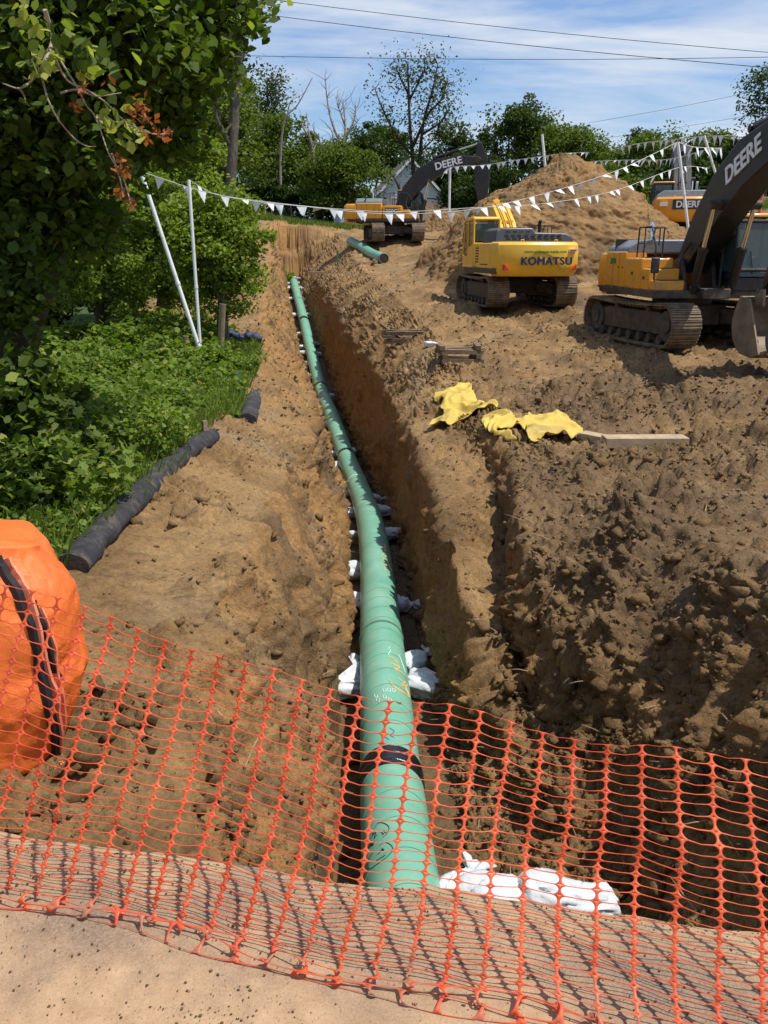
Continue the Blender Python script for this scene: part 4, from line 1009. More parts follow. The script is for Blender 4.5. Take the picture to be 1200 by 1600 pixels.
M_SHOE = simple('track_shoe', (.13, .095, .062), .62, metal=.25, var=.4, scale=5, dirt=.6, dirtcol=(.30, .215, .13), bmp=.4)
M_CHROME = simple('chrome_rod', (.75, .76, .78), .12, metal=1.0, var=.03)
M_WHITE = simple('white_letter', (.80, .80, .78), .5, var=.04)
M_NAVYL = simple('navy_letter', (.012, .022, .10), .45, var=.1)
M_GREENL = simple('green_letter', (.03, .22, .04), .5, var=.1)
M_RED = simple('red_reflector', (.55, .05, .03), .4)
M_BUCKET = simple('bucket_steel', (.17, .125, .085), .6, metal=.2, var=.35, scale=3, dirt=.5, dirtcol=(.30, .21, .12), bmp=.4)
m, t, b = new_mat('cab_glass'); b.inputs['Base Color'].default_value = (.06, .09, .085, 1); b.inputs['Roughness'].default_value = .04
b.inputs['Alpha'].default_value = .62; b.inputs['Specular IOR Level'].default_value = .8; M_GLASS = m
M_SEAT = simple('cab_seat', (.03, .03, .035), .8)

def text_mesh(txt, size, ext=.012, bold=.012, spacing=1.0, sx=1.0, dup=0):
    cu = bpy.data.curves.new('lettering', 'FONT'); cu.body = txt; cu.size = size; cu.extrude = ext; cu.offset = bold; cu.align_x = 'CENTER'; cu.align_y = 'CENTER'; cu.space_character = spacing
    o = bpy.data.objects.new('lettering', cu); COL.objects.link(o)
    dg = bpy.context.evaluated_depsgraph_get(); me = bpy.data.meshes.new_from_object(o.evaluated_get(dg)); bpy.data.objects.remove(o)
    if sx != 1.0:
        for v in me.vertices: v.co.x *= sx
    if dup:
        bm = bmesh.new(); bm.from_mesh(me); geo = bm.verts[:] + bm.edges[:] + bm.faces[:]
        for k_, (ox, oy) in enumerate(((dup, 0), (-dup, 0), (0, dup * .6), (0, -dup * .6))):
            r_ = bmesh.ops.duplicate(bm, geom=geo)
            for v in r_['geom']:
                if isinstance(v, bmesh.types.BMVert): v.co += Vector((ox, oy, .0015 * (k_ + 1)))
        bm.to_mesh(me); bm.free()
    return me
def put_text(txt, size, mat, parent, pos, xdir, updir, name='lettering', **kw):
    me = text_mesh(txt, size, **kw); me.materials.clear(); me.materials.append(mat)
    o = bpy.data.objects.new(name, me); COL.objects.link(o); o.parent = parent
    x = Vector(xdir).normalized(); u = Vector(updir); u = (u - x * u.dot(x)).normalized(); z = x.cross(u)
    Mx = Matrix((x, u, z)).transposed().to_4x4(); Mx.translation = Vector(pos); o.matrix_local = Mx; return o
def thick_outline(spine, widths):
    """side outline of a boom: points left and right of a spine of (x,z)"""
    S_ = [Vector((x, z)) for x, z in spine]; up, dn = [], []
    for i, p_ in enumerate(S_):
        t_ = (S_[min(i + 1, len(S_) - 1)] - S_[max(i - 1, 0)]).normalized(); n_ = Vector((-t_.y, t_.x))
        up.append(tuple(p_ + n_ * widths[i] / 2)); dn.append(tuple(p_ - n_ * widths[i] / 2))
    return dn + up[::-1]
def bez(a, b_, c_, n=6): return [((1 - s) ** 2 * a[0] + 2 * s * (1 - s) * b_[0] + s * s * c_[0], (1 - s) ** 2 * a[1] + 2 * s * (1 - s) * b_[1] + s * s * c_[1]) for s in np.linspace(0, 1, n)]
def track(T, side, L, H, W, gauge, yaw):
    """one crawler track: a loop of grouser shoes round a frame with sprocket, idler and rollers"""
    M_ = Matrix.Rotation(yaw, 4, 'Z') @ Matrix.Translation((0, side * gauge / 2, 0)); r = H / 2
    # loop: bottom flat, rising ends
    loop = []
    def arc(cx_, cz_, r_, a0, a1, n_):
        for k_ in range(n_): a = a0 + (a1 - a0) * k_ / n_; loop.append((cx_ + r_ * math.cos(a), cz_ + r_ * math.sin(a)))
    xe = L / 2 - r
    arc(xe, r, r, -1.25, math.pi / 2 - .05, 26)
    for k_ in range(30):                                   # top run sags a little
        s = k_ / 30; loop.append((xe - 2 * xe * s, H - .05 * math.sin(math.pi * s)))
    arc(-xe, r, r, math.pi / 2 + .05, math.pi + 1.25, 26)
    x0_ = -xe + r * math.cos(math.pi + 1.25); x1_ = xe + r * math.cos(-1.25)
    for k_ in range(30): s = k_ / 30; loop.append((x0_ + (x1_ - x0_) * s, .0 + .03 * (abs(s - .5) * 2) ** 4))
    lp = [Vector((x, 0, z)) for x, z in loop]; n_ = len(lp); per = [0]
    for i in range(n_): per.append(per[-1] + (lp[(i + 1) % n_] - lp[i]).length)
    tot = per[-1]; pitch = .20; ns = int(tot / pitch); mb = MB()
    def at(s):
        s %= tot; i = max(0, np.searchsorted(per, s) - 1); f_ = (s - per[i]) / max(per[i + 1] - per[i], 1e-6); a, b_ = lp[i % n_], lp[(i + 1) % n_]; return a.lerp(b_, f_), (b_ - a).normalized()
    for k_ in range(ns):
        p_, t_ = at(k_ * tot / ns); nn = Vector((t_.z, 0, -t_.x)); Mx = Matrix((t_, Vector((0, 1, 0)), nn)).transposed().to_4x4(); Mx.translation = p_
        Z = M_ @ Mx; h_ = pitch * .485
        mb.box(-h_, h_, -W / 2, W / 2, -.045, -.012, 0, Z); mb.box(h_ - .035, h_, -W / 2, W / 2, -.012, .028, 0, Z); mb.box(-.02, .02, -W / 2, W / 2, -.012, .022, 0, Z); mb.box(-h_, -h_ + .03, -W / 2, W / 2, -.012, .022, 0, Z)
        mb.box(-h_ * .8, h_ * .8, -.10, .10, -.13, -.045, 0, Z)
    tr_ = mb.build('track', M_SHOE, T)
    mb = MB(); mb.prism([(-xe, .28), (xe, .28), (xe + .1, .42), (xe - .1, H - .30), (xe - .6, H - .22), (-xe + .6, H - .22), (-xe + .1, H - .30), (-xe - .1, .42)], -W * .22, W * .22, 0, M_)
    mb.build('track_frame', M_DARK, tr_, bevel=.03)
    for cx_, nm in ((xe, 'idler'), (-xe, 'sprocket')):
        mb = MB(); mb.cyl((cx_, -W * .30, r), (cx_, W * .30, r), r * .74, 24, 0, M_); mb.cyl((cx_, -W * .36, r), (cx_, W * .36, r), r * .36, 16, 0, M_); mb.build(nm, M_DARK, tr_, bevel=.02)
    for k_ in range(7):
        x = -xe + .35 + (2 * xe - .7) * k_ / 6; mb = MB(); mb.cyl((x, -W * .30, .17), (x, W * .30, .17), .12, 14, 0, M_); mb.build('roller', M_DARK, tr_)
    for k_ in range(2):
        x = (-1, 1)[k_] * xe * .45; mb = MB(); mb.cyl((x, -W * .25, H - .17), (x, W * .25, H - .17), .08, 12, 0, M_); mb.build('roller', M_DARK, tr_)
    return tr_
def ram(T, name, a, b_, r, frac, rod=True, y=0, parent=None):
    A_, B_ = Vector((a[0], y, a[1])), Vector((b_[0], y, b_[1])); d_ = B_ - A_; c_ = A_ + d_ * frac
    mb = MB(); mb.cyl(A_, c_, r, 16); mb.cyl(A_ - d_.normalized() * .1, A_ + d_.normalized() * .06, r * 1.25, 14); mb.cyl(c_ - d_.normalized() * .12, c_, r * 1.18, 16)
    mb.cyl((A_.x, y - r * 1.3, A_.z), (A_.x, y + r * 1.3, A_.z), r * .9, 12)
    o = mb.build(name, T['mram'], parent or T['root'])
    mb = MB(); mb.cyl(c_, B_, r * .52, 14); mb.build('rod', M_CHROME, o)
    mb = MB(); mb.cyl((B_.x, y - r * 1.3, B_.z), (B_.x, y + r * 1.3, B_.z), r * 1.05, 14); mb.build('rod_eye', M_DARK, o)
    return o
def excavator(label, loc, yaw, tyaw, kind, boom, L=5.0, W=.8, H=1.08, gauge=2.6, hw=1.5, tail=3.3, scale=1.0):
    body_m = M_YKOM if kind == 'K' else M_ODEERE
    root = thing('excavator', label, 'excavator', loc, yaw); root.scale = (scale,) * 3
    root['group'] = 'tracked excavators on the site'
    T = dict(root=root, mram=(M_YKOM if kind == 'K' else M_BOOMBLK))
    for s in (1, -1): track(root, s, L, H, W, gauge, tyaw - yaw)
    M_ = Matrix.Rotation(tyaw - yaw, 4, 'Z'); mb = MB()
    mb.zprism([(-.9, -.8), (.9, -.8), (.9, .8), (-.9, .8)], .45, .98, 0, M_)
    for sx in (-1, 1):
        for sy in (-1, 1): mb.add([(sx * .3, sy * .6, .5), (sx * 1.0, sy * .6, .5), (sx * 1.6, sy * 1.2, .4), (sx * .9, sy * 1.2, .4), (sx * .3, sy * .6, .92), (sx * 1.0, sy * .6, .92), (sx * 1.6, sy * 1.2, .8), (sx * .9, sy * 1.2, .8)], [(0, 1, 2, 3), (4, 5, 6, 7), (0, 1, 5, 4), (1, 2, 6, 5), (2, 3, 7, 6), (3, 0, 4, 7)], 0, False, M_)
    mb.build('car_body', M_DARK, root, bevel=.03)
    mb = MB(); mb.cyl((0, 0, .95), (0, 0, 1.22), .78, 40); mb.build('slew_ring', M_DARK, root)
    zb = 1.20
    # deck
    mb = MB(); mb.box(-tail + .5, 1.9, -hw + .02, hw - .02, zb, zb + .20); mb.box(1.6, 2.15, -.35, .35, zb, zb + .25); mb.build('deck', M_DARK, root, bevel=.02)
    # counterweight, rounded in plan and undercut
    def cw_plan(k_, inset=0.0):
        pts = []
        rr = tail - inset; xf = -tail + 1.05
        pts.append((xf, -hw + inset * .4)); 
        for a in np.linspace(-.47, .47, 15):
            x = -rr * math.cos(a) ; y = -rr * math.sin(a) * -1
            pts.append((max(x, -rr) * 1.0, max(-hw + inset * .4, min(hw - inset * .4, y * 1.0))))
        pts.append((xf, hw - inset * .4)); return pts
    # build as stacked sections for the rolled top edge and tucked-in foot
    secs = [(zb - .08, .22), (zb + .10, .05), (zb + .30, .0), (zb + .78, .0), (zb + 1.00, .03), (zb + 1.08, .10), (zb + 1.11, .22)]
    pl = [cw_plan(0, i_) for _, i_ in secs]; k_ = len(pl[0]); vs, fs = [], []
    for (z_, _), q_ in zip(secs, pl): vs += [(x, y, z_) for x, y in q_]
    for i in range(len(secs) - 1):
        for j in range(k_): a = i * k_ + j; b_ = i * k_ + (j + 1) % k_; fs.append((a, b_, b_ + k_, a + k_))
    fs.append(tuple(reversed(range(k_)))); fs.append(tuple(range((len(secs) - 1) * k_, len(secs) * k_)))
    mb = MB(); mb.add(vs, fs); cw = mb.build('counterweight', body_m, root, bevel=.035, segs=3, sharp=30)
    for s in (-.62, .62):
        mb = MB(); mb.tube([(-tail + .30, s - .05, zb + 1.10), (-tail + .30, s - .05, zb + 1.17), (-tail + .30, s + .05, zb + 1.17), (-tail + .30, s + .05, zb + 1.10)], .018, 8); mb.build('lifting_eye', body_m, cw)
    # side bodywork behind the cab and on the right
    mb = MB(); mb.box(-tail + 1.06, .18, hw - .62, hw, zb + .18, zb + 1.08); bl = mb.build('side_door', body_m, root, bevel=.05)
    for k2 in range(6): mb = MB(); mb.box(-.62, -.18, hw - .003, hw + .012, zb + .38 + k2 * .10, zb + .43 + k2 * .10); mb.build('louvre', M_BLK, bl)
    mb = MB(); mb.box(-tail + 1.30, -.9, hw - .002, hw + .008, zb + .30, zb + .34); mb.build('trim_strip', M_BLK, bl)
    mb = MB(); mb.box(-tail + 1.06, -.55, -hw, -hw + .62, zb + .18, zb + 1.15); br_ = mb.build('side_door', body_m, root, bevel=.05)
    for x_ in (-1.55, -1.0): mb = MB(); mb.box(x_, x_ + .012, -hw - .004, -hw + .01, zb + .24, zb + 1.1); mb.build('panel_gap', M_BLK, br_)
    for x_ in (-1.1, -.75): mb = MB(); mb.box(x_, x_ + .07, -hw - .012, -hw + .01, zb + .7, zb + .74); mb.build('latch', M_BLK, br_)
    mb = MB(); mb.box(-tail + .4, -.6, -hw - .006, -hw + .02, zb + .12, zb + .175); mb.build('sill_strip', M_DARK, br_)
    # engine hood
    z0 = zb + 1.08; hx0, hx1 = -tail + .95, -.55
    prof = [(-hw + .06, z0), (-hw + .12, z0 + .20), (-hw + .34, z0 + .34), (-.1, z0 + .36), (.0, z0 + .52), (hw - .40, z0 + .52), (hw - .22, z0 + .44), (hw - .14, z0)]
    if kind != 'K': prof = [(-hw + .02, z0), (-hw + .08, z0 + .18), (-hw + .40, z0 + .38), (hw - .40, z0 + .38), (hw - .08, z0 + .18), (hw - .02, z0)]
    vs = [(hx0, y, z) for y, z in prof] + [(hx1, y, z) for y, z in prof]; k_ = len(prof)
    vs = [(x - (0 if x > hx0 else -.12 * (z - z0) / .4), y, z) for x, y, z in vs]
    fs = [tuple(range(k_)), tuple(reversed(range(k_, 2 * k_)))] + [(i, (i + 1) % k_, (i + 1) % k_ + k_, i + k_) for i in range(k_)]
    mb = MB(); mb.add(vs, fs); hd = mb.build('engine_hood', M_HOODK if kind == 'K' else M_HOODG, root, bevel=.05, segs=3, sharp=30)
    if kind == 'K':
        for r_ in range(2):
            for c_ in range(9):
                mb = MB(); y = -1.05 + c_ * .24; zz_ = z0 + (.12 if r_ == 0 else .25) + (.10 if y > 0 and r_ else 0)
                mb.box(hx0 + .02, hx0 + .06, y, y + .15, zz_, zz_ + .055); mb.build('vent_slot', M_BLK, hd)
        for k2 in range(5): mb = MB(); mb.box(hx0 + .3, hx0 + 1.1, .25 + k2 * .16, .33 + k2 * .16, z0 + .522, z0 + .535); mb.build('vent_slot', M_BLK, hd)
    else:
        mb = MB(); mb.box(hx0 + .7, hx0 + .74, -hw + .05, hw - .05, z0 + .02, z0 + .40); mb.build('panel_gap', M_BLK, hd)
        mb = MB(); mb.box(hx0 + .1, hx1 - .1, -hw + .075, -hw + .095, z0 + .06, z0 + .15); mb.build('vent_slot', M_BLK, hd)
    mb = MB(); ex = [(-1.25, -.55, z0 + .3), (-1.25, -.55, z0 + .68), (-1.35, -.55, z0 + .82)]; mb.tube(ex, .065, 14); mb.build('exhaust_pipe', M_CHROME if kind != 'K' else M_BLK, root)
    # right-hand boxes with steps
    rb_ = MB(); rb_.box(-.5, .75, -hw, -.62, zb + .18, zb + .98); o = rb_.build('fuel_tank', body_m, root, bevel=.05)
    rb_ = MB(); rb_.box(.77, 1.30, -hw + .02, -.66, zb + .18, zb + .72); o2 = rb_.build('tool_box', body_m, root, bevel=.04)
    rb_ = MB(); rb_.box(1.32, 1.85, -hw + .05, -.72, zb + .18, zb + .44); o3 = rb_.build('step_box', body_m, root, bevel=.04)
    for q_, oo, w_ in (((.05, .55), o, 0), ((.90, .45), o2, 0)): mb = MB(); mb.box(q_[0], q_[0] + .14, -hw - .012 + (.02 if oo is o2 else 0), -hw + .01, zb + q_[1], zb + q_[1] + .07); mb.build('latch', M_BLK, oo)
    for xx, zz_, oo in ((.75, zb + .985, o), (1.3, zb + .725, o2), (1.85, zb + .445, o3)):
        mb = MB(); mb.box(xx - .38, xx - .02, -hw + .12, -.80, zz_, zz_ + .012); mb.build('tread_plate', M_BLK, oo)
    mb = MB()
    mb.tube([(1.55, -hw + .08, zb + .45), (1.50, -hw + .08, zb + 1.25), (1.1, -hw + .08, zb + 1.75), (.2, -hw + .08, zb + 1.75), (.15, -hw + .08, zb + 1.0)], .022, 8); mb.tube([(.65, -hw + .08, zb + .98), (.65, -hw + .08, zb + 1.74)], .018, 8)
    mb.tube([(.2, -.75, zb + .98), (.2, -.75, zb + 1.75), (-.5, -.75, zb + 1.75), (-.55, -.75, zb + 1.45)], .022, 8); mb.tube([(-.1, -.75, zb + 1.3), (-.1, -.75, zb + 1.75)], .018, 8); mb.tube([(.2, -hw + .08, zb + 1.75), (.2, -.75, zb + 1.75)], .02, 8)
    mb.tube([(.2, -hw + .08, zb + 1.35), (.65, -hw + .08, zb + 1.35)], .016, 8)
    mb.build('handrail', M_BLK, root)
    mb = MB(); mb.tube([(1.8, -hw + .0, zb + .40), (1.8, -hw - .02, zb + 1.15)], .016, 8); mr = mb.build('mirror_arm', M_BLK, root)
    mb = MB(); mb.box(1.77, 1.83, -hw - .12, -hw + .10, zb + .62, zb + 1.0); mb.build('mirror', M_BLK, mr, bevel=.03)
    # cab: pillars, panels, roof, panes
    cx0, cx1, cy0, cy1, ct = .25, 1.98, hw - 1.02, hw - .02, zb + 1.98
    def sidep(): return [(cx0, zb + .22), (cx1 - .05, zb + .22), (cx1 + .02, zb + .7), (cx1 - .16, ct - .12), (cx1 - .36, ct), (cx0 + .02, ct)]
    cab = MB(); rr = .045
    cfm = body_m if kind == 'K' else M_BLK
    for y in (cy0, cy1):
        q_ = sidep()
        for i in range(len(q_)):
            a, b_ = q_[i], q_[(i + 1) % len(q_)]; cab.tube([(a[0], y, a[1]), (b_[0], y, b_[1])], rr, 8)
        cab.tube([(1.18, y, zb + .22), (1.12, y, ct)], rr, 8)
    for x, z in sidep(): cab.tube([(x, cy0, z), (x, cy1, z)], rr, 8)
    cb = cab.build('cab', cfm, root)
    mb = MB(); mb.prism([(cx0 - .02, ct - .03), (cx1 - .30, ct - .03), (cx1 - .32, ct + .07), (cx0 + .05, ct + .09)], cy0 - .04, cy1 + .04); mb.build('cab_roof', body_m if kind != 'B' else M_BLK, cb, bevel=.03)
    mb = MB(); mb.box(cx0 + .3, cx0 + .9, cy0 + .2, cy1 - .2, ct + .085, ct + .13); mb.build('roof_hatch', M_BLK, cb, bevel=.02)
    mb = MB(); mb.prism([(cx0, zb + .22), (1.15, zb + .22), (1.15, zb + .95), (cx0, zb + 1.05)], cy1 - .02, cy1 + .025)
    mb.prism([(1.22, zb + .22), (cx1 - .06, zb + .22), (cx1, zb + .62), (1.22, zb + .62)], cy1 - .02, cy1 + .022); mb.build('cab_door', body_m if kind == 'K' else M_ODEERE, cb, bevel=.012)
    mb = MB(); mb.box(1.9, 1.97, cy0 + .02, cy1 - .02, zb + .22, zb + .50); mb.build('front_panel', M_BLK, cb)
    mb = MB(); mb.box(cx0 - .02, cx0 + .03, cy0 + .02, cy1 - .02, zb + .22, zb + 1.12); mb.build('rear_panel', cfm, cb)
    def pane(vs_):
        n_ = (Vector(vs_[1]) - Vector(vs_[0])).cross(Vector(vs_[2]) - Vector(vs_[0])).normalized() * .006
        mb_ = MB(); v2 = [Vector(p_) - n_ for p_ in vs_] + [Vector(p_) + n_ for p_ in vs_]; k3 = len(vs_)
        mb_.add(v2, [tuple(range(k3)), tuple(reversed(range(k3, 2 * k3)))] + [(i, (i + 1) % k3, (i + 1) % k3 + k3, i + k3) for i in range(k3)]); return mb_.build('window_pane', M_GLASS, cb)
    pane([(cx1 - .01, cy0 + .06, zb + .54), (cx1 - .01, cy1 - .06, zb + .54), (cx1 - .17, cy1 - .06, ct - .16), (cx1 - .17, cy0 + .06, ct - .16)])
    for y in (cy0 + .01, cy1 - .01):
        pane([(cx0 + .06, y, zb + 1.05), (1.08, y, zb + 1.0), (1.08, y, ct - .06), (cx0 + .06, y, ct - .06)])
        pane([(1.22, y, zb + .66), (cx1 - .06, y, zb + .66), (cx1 - .22, y, ct - .16), (cx1 - .40, y, ct - .06), (1.18, y, ct - .06)])
    pane([(cx0 + .0, cy0 + .08, zb + 1.16), (cx0 + .0, cy1 - .08, zb + 1.16), (cx0 + .0, cy1 - .08, ct - .08), (cx0 + .0, cy0 + .08, ct - .08)])
    mb = MB(); mb.box(.65, 1.15, cy0 + .22, cy1 - .22, zb + .40, zb + .78); mb.prism([(.55, zb + .75), (.72, zb + .75), (.62, zb + 1.55), (.46, zb + 1.55)], cy0 + .24, cy1 - .24); mb.build('seat', M_SEAT, cb, bevel=.05)
    mb = MB(); mb.box(1.25, 1.4, cy0 + .12, cy0 + .2, zb + .5, zb + 1.0); mb.box(1.25, 1.4, cy1 - .2, cy1 - .12, zb + .5, zb + 1.0); mb.box(1.62, 1.72, cy0 + .30, cy0 + .50, zb + .95, zb + 1.15); mb.build('console', M_SEAT, cb)
    mb = MB(); mb.tube([(cx1 - .0, cy1 - .1, zb + .70), (cx1 - .06, cy1 + .06, zb + 1.2), (cx1 - .16, cy1 + .02, zb + 1.7)], .016, 8); mb.build('grab_rail', M_BLK, cb)
    mb = MB(); mb.tube([(cx1 + .02, cy0 + .45, zb + .6), (cx1 - .05, cy0 + .36, zb + 1.15)], .012, 6); mb.build('wiper', M_BLK, cb)
    # boom, arm, bucket
    bm_m = body_m if kind == 'K' else M_BOOMBLK
    bs, bw = boom['spine'], boom['w']; hb = boom.get('half', .26)
    mb = MB(); mb.prism(thick_outline(bs, bw), -hb, hb); o = mb.build('boom', bm_m, root, bevel=.025, sharp=25); T['boom'] = o
    for (x, z), w_ in ((bs[0], .30), (bs[-1], .24), (boom['mid'], .2)):
        mb = MB(); mb.cyl((x, -hb - .09, z), (x, hb + .09, z), w_ * .6, 20); mb.build('pin', M_DARK, o)
    for s in (-1, 1): mb = MB(); mb.tube([(.75, s * (hb + .22), zb + .4), (1.1, s * (hb + .30), zb + .75), (.9, s * (hb + .12), zb + 1.1), (bs[1][0] - .1, s * (hb + .05), bs[1][1] - .3)], .03, 8); mb.build('hose', M_BLK, o)
    # foot bracket
    mb = MB()
    for y in (-hb - .12, hb + .02): mb.prism([(-.15, zb + .15), (1.15, zb + .15), (.85, zb + .85), (bs[0][0] + .22, bs[0][1] + .15), (bs[0][0] - .22, bs[0][1] + .12)], y, y + .10)
    mb.build('boom_bracket', M_DARK, root, bevel=.02)
    for s in (-1, 1): ram(T, 'lift_cylinder', (1.85, zb + .25), boom['mid'], .105, boom.get('lf', .55), y=s * (hb + .16))
    a_ = boom['arm']; tip = bs[-1]
    mb = MB(); mb.prism(thick_outline(a_['spine'], a_['w']), -.19, .19); arm = mb.build('arm', bm_m, root, bevel=.02, sharp=25); T['arm'] = arm
    for y in (-.30, .20): mb = MB(); mb.prism([(tip[0] - .3, tip[1] - .12), (tip[0] + .12, tip[1] - .22), (tip[0] + .28, tip[1] + .1), (tip[0] + .05, tip[1] + .25)], y, y + .10); mb.build('arm_pivot', M_DARK, arm, bevel=.02)
    ram(T, 'arm_cylinder', boom['acyl'], a_['spine'][0], .10, .55, y=0)
    # hoses along the boom's back
    n_ = len(bs); up = []
    for i, p_ in enumerate(bs):
        t_ = (Vector(bs[min(i + 1, n_ - 1)]) - Vector(bs[max(i - 1, 0)])).normalized(); q_ = Vector(p_) + Vector((-t_.y, t_.x)) * (bw[i] / 2 + .04); up.append(q_)
    for y in (-.17, -.09, .09, .17):
        mb = MB(); mb.tube([(q_.x, y, q_.y) for q_ in up], .024, 8); mb.build('hose', body_m if kind == 'K' else M_BLK, o)
    for i in range(1, n_ - 1): mb = MB(); q_ = up[i]; mb.box(q_.x - .04, q_.x + .04, -.22, .22, q_.y - .05, q_.y + .035); mb.build('hose_clamp', body_m if kind == 'K' else M_BLK, o)
    ram(T, 'bucket_cylinder', a_['bc0'], a_['bc1'], .085, .6, y=0)
    # bucket, drawn in its own frame then turned
    bk = boom['bucket']; B_ = Matrix.Translation((bk['p'][0], 0, bk['p'][1])) @ Matrix.Rotation(bk['rot'], 4, 'Y'); BW = bk.get('w', 1.4) / 2
    outer = [(-.20, -.10)] + bez((-.35, .05), (-.9, .55), (-.25, 1.15), 8) + [(.25, 1.32), (.62, 1.30)]
    outer = [(x, -z) for x, z in outer]
    vs, fs = [], []; k_ = len(outer)
    inn_ = []
    for i, p_ in enumerate(outer):
        a, c_ = Vector(outer[max(i - 1, 0)]), Vector(outer[min(i + 1, k_ - 1)]); t_ = (c_ - a).normalized(); n2 = Vector((-t_.y, t_.x)); inn_.append(tuple(Vector(p_) + n2 * .035))
    mb = MB(); mb.prism(outer + inn_[::-1], -BW, BW, 0, B_); bo = mb.build('bucket', M_BUCKET, root)
    side = outer + [(.45, -.75), (.22, -.05)]
    for y in (-BW - .012, BW - .022): mb = MB(); mb.prism(side, y, y + .034, 0, B_); mb.build('side_plate', M_BUCKET, bo)
    for i in range(5): y = -BW + .09 + i * (2 * BW - .18) / 4; mb = MB(); mb.prism([(.55, -1.34), (.90, -1.25), (.60, -1.24)], y - .05, y + .05, 0, B_); mb.build('tooth', M_BUCKET, bo)
    mb = MB()
    for y in (-.28, .22): mb = MB(); mb.prism([(-.22, .02), (-.05, .22), (.22, .16), (.18, -.2), (-.2, -.2)], y, y + .06, 0, B_); mb.build('bucket_ear', M_BUCKET, bo)
    mb = MB()
    for y in (-.26, .20): mb.tube([(a_['bc1'][0], y + .03, a_['bc1'][1]), (a_['link'][0], y + .03, a_['link'][1])], .06, 8); mb.tube([(a_['bc1'][0], y + .03, a_['bc1'][1]), tuple((B_ @ Vector((-.05, y + .03, .12)))[:])], .06, 8)
    mb.build('bucket_link', M_DARK, arm)
    return T

zb = 1.2
# ---- yellow machine seen from behind, boom stretched away and down
bs = [(.45, 1.9), (1.4, 2.75), (2.5, 3.35), (3.6, 3.45), (4.9, 3.0), (6.2, 2.3)]
kb = dict(spine=bs, w=[.55, .85, 1.0, .88, .7, .5], mid=(2.6, 3.05), acyl=(3.0, 3.95), half=.34, lf=.6,
          arm=dict(spine=[(6.3, 3.2), (6.6, 2.3), (6.9, 1.4), (7.1, .7)], w=[.35, .75, .5, .3], bc0=(7.1, 2.6), bc1=(7.5, 1.5), link=(7.2, 1.0)), bucket=dict(p=(7.1, .75), rot=-.9))
c0 = P(815, 487, 31.6)
KOM = excavator('bright yellow excavator seen from behind, with navy lettering on its counterweight', (4.72, 31.3, gzd(4.72, 31.3, 1.8) + .04), R(90 + 8), R(90 + 9), 'K', kb, hw=1.60, tail=3.3, scale=.925)
cw = [c for c in KOM['root'].children if c.name.startswith('counterweight')][0]
put_text('KOMATSU', .365, M_NAVYL, cw, (-3.315, -.20, zb + .44), (0, -1, 0), (0, 0, 1), bold=.0, sx=1.04, spacing=1.10, dup=.016)
put_text('www.anderson-equip.com', .145, M_GREENL, cw, (-3.315, -.15, zb + .77), (0, -1, 0), (0, 0, 1), bold=.003)
mb = MB(); mb.box(-3.16, -3.0, -1.36, -1.08, zb + .76, zb + .86); mb.build('warning_plate', M_WHITE, cw)
mb = MB(); mb.box(-3.20, -3.0, -1.33, -1.11, zb + .80, zb + .845); mb.build('warning_band', M_RED, cw)
for y, s in ((1.22, 1), (-1.30, -1)): mb = MB(); mb.add([(-3.26 + .12 * (s < 0), y - .09, zb + .14), (-3.26 + .12 * (s < 0), y + .09, zb + .14), (-3.26 + .12 * (s < 0), y + s * .09, zb + .34), (-3.0, y - .09, zb + .14), (-3.0, y + .09, zb + .14), (-3.0, y + s * .09, zb + .34)], [(0, 1, 2), (3, 5, 4), (0, 1, 4, 3), (1, 2, 5, 4), (2, 0, 3, 5)]); mb.build('reflector', M_RED, cw)
# ---- big machine on the right, facing the camera, black boom over the frame edge
bs = [(.45, 2.0), (1.25, 2.85), (2.2, 3.62), (3.3, 4.25), (4.6, 4.6), (6.2, 4.7)]
db = dict(spine=bs, w=[.60, .95, 1.15, 1.10, .85, .5], mid=(2.55, 3.4), acyl=(3.1, 5.0), half=.33, lf=.5,
          arm=dict(spine=[(6.9, 5.4), (6.3, 4.65), (5.7, 3.3), (4.85, 1.5)], w=[.35, .85, .62, .32], bc0=(6.9, 4.8), bc1=(5.55, 2.4), link=(5.1, 1.95)), bucket=dict(p=(4.85, 1.35), rot=-.25, w=1.15))
D2 = excavator('big amber excavator facing the camera at right, black boom and muddy bucket', (8.22, 23.5, gzd(8.22, 23.5, 1.8) + .03), R(-87), R(102), 'D', db)
db_dir = (Vector((4.3, 0, 4.52)) - Vector((2.6, 0, 3.86))).normalized()
put_text('DEERE', .56, M_WHITE, D2['boom'], (3.42, -.345, 4.28), (-db_dir.x * -1, 0, db_dir.z), (0, 0, 1), bold=.012, sx=1.05)
ft = [c for c in D2['root'].children if c.name.startswith('side_door')]
put_text('300G', .20, M_GREENL, D2['root'], (-1.55, -1.512, zb + .88), (1, 0, 0), (0, 0, 1), bold=.006, name='model_lettering')
# ---- machine at the head of the trench, side on, boom out to the right
bs = [(.45, 2.0), (1.1, 3.1), (2.0, 4.05), (3.1, 4.6), (4.3, 4.85), (5.5, 4.95)]
eb = dict(spine=bs, w=[.55, .90, 1.05, .95, .75, .5], mid=(2.4, 3.75), acyl=(2.7, 5.15), half=.28, lf=.5,
          arm=dict(spine=[(5.6, 6.0), (5.75, 5.0), (5.85, 3.6), (5.95, 2.0)], w=[.30, .85, .95, .45], bc0=(6.3, 5.2), bc1=(6.25, 2.9), link=(5.95, 2.45)), bucket=dict(p=(5.95, 2.0), rot=.3))
D3 = excavator('amber excavator standing side on at the top of the trench, arm hanging at right', (.60, 58.6, gzd(.6, 58.6, 2) - .03), R(-8), R(-82), 'D', eb)
put_text('DEERE', .60, M_WHITE, D3['boom'], (3.65, -.295, 4.78), (1, 0, .24), (0, 0, 1), bold=.014, sx=1.05)
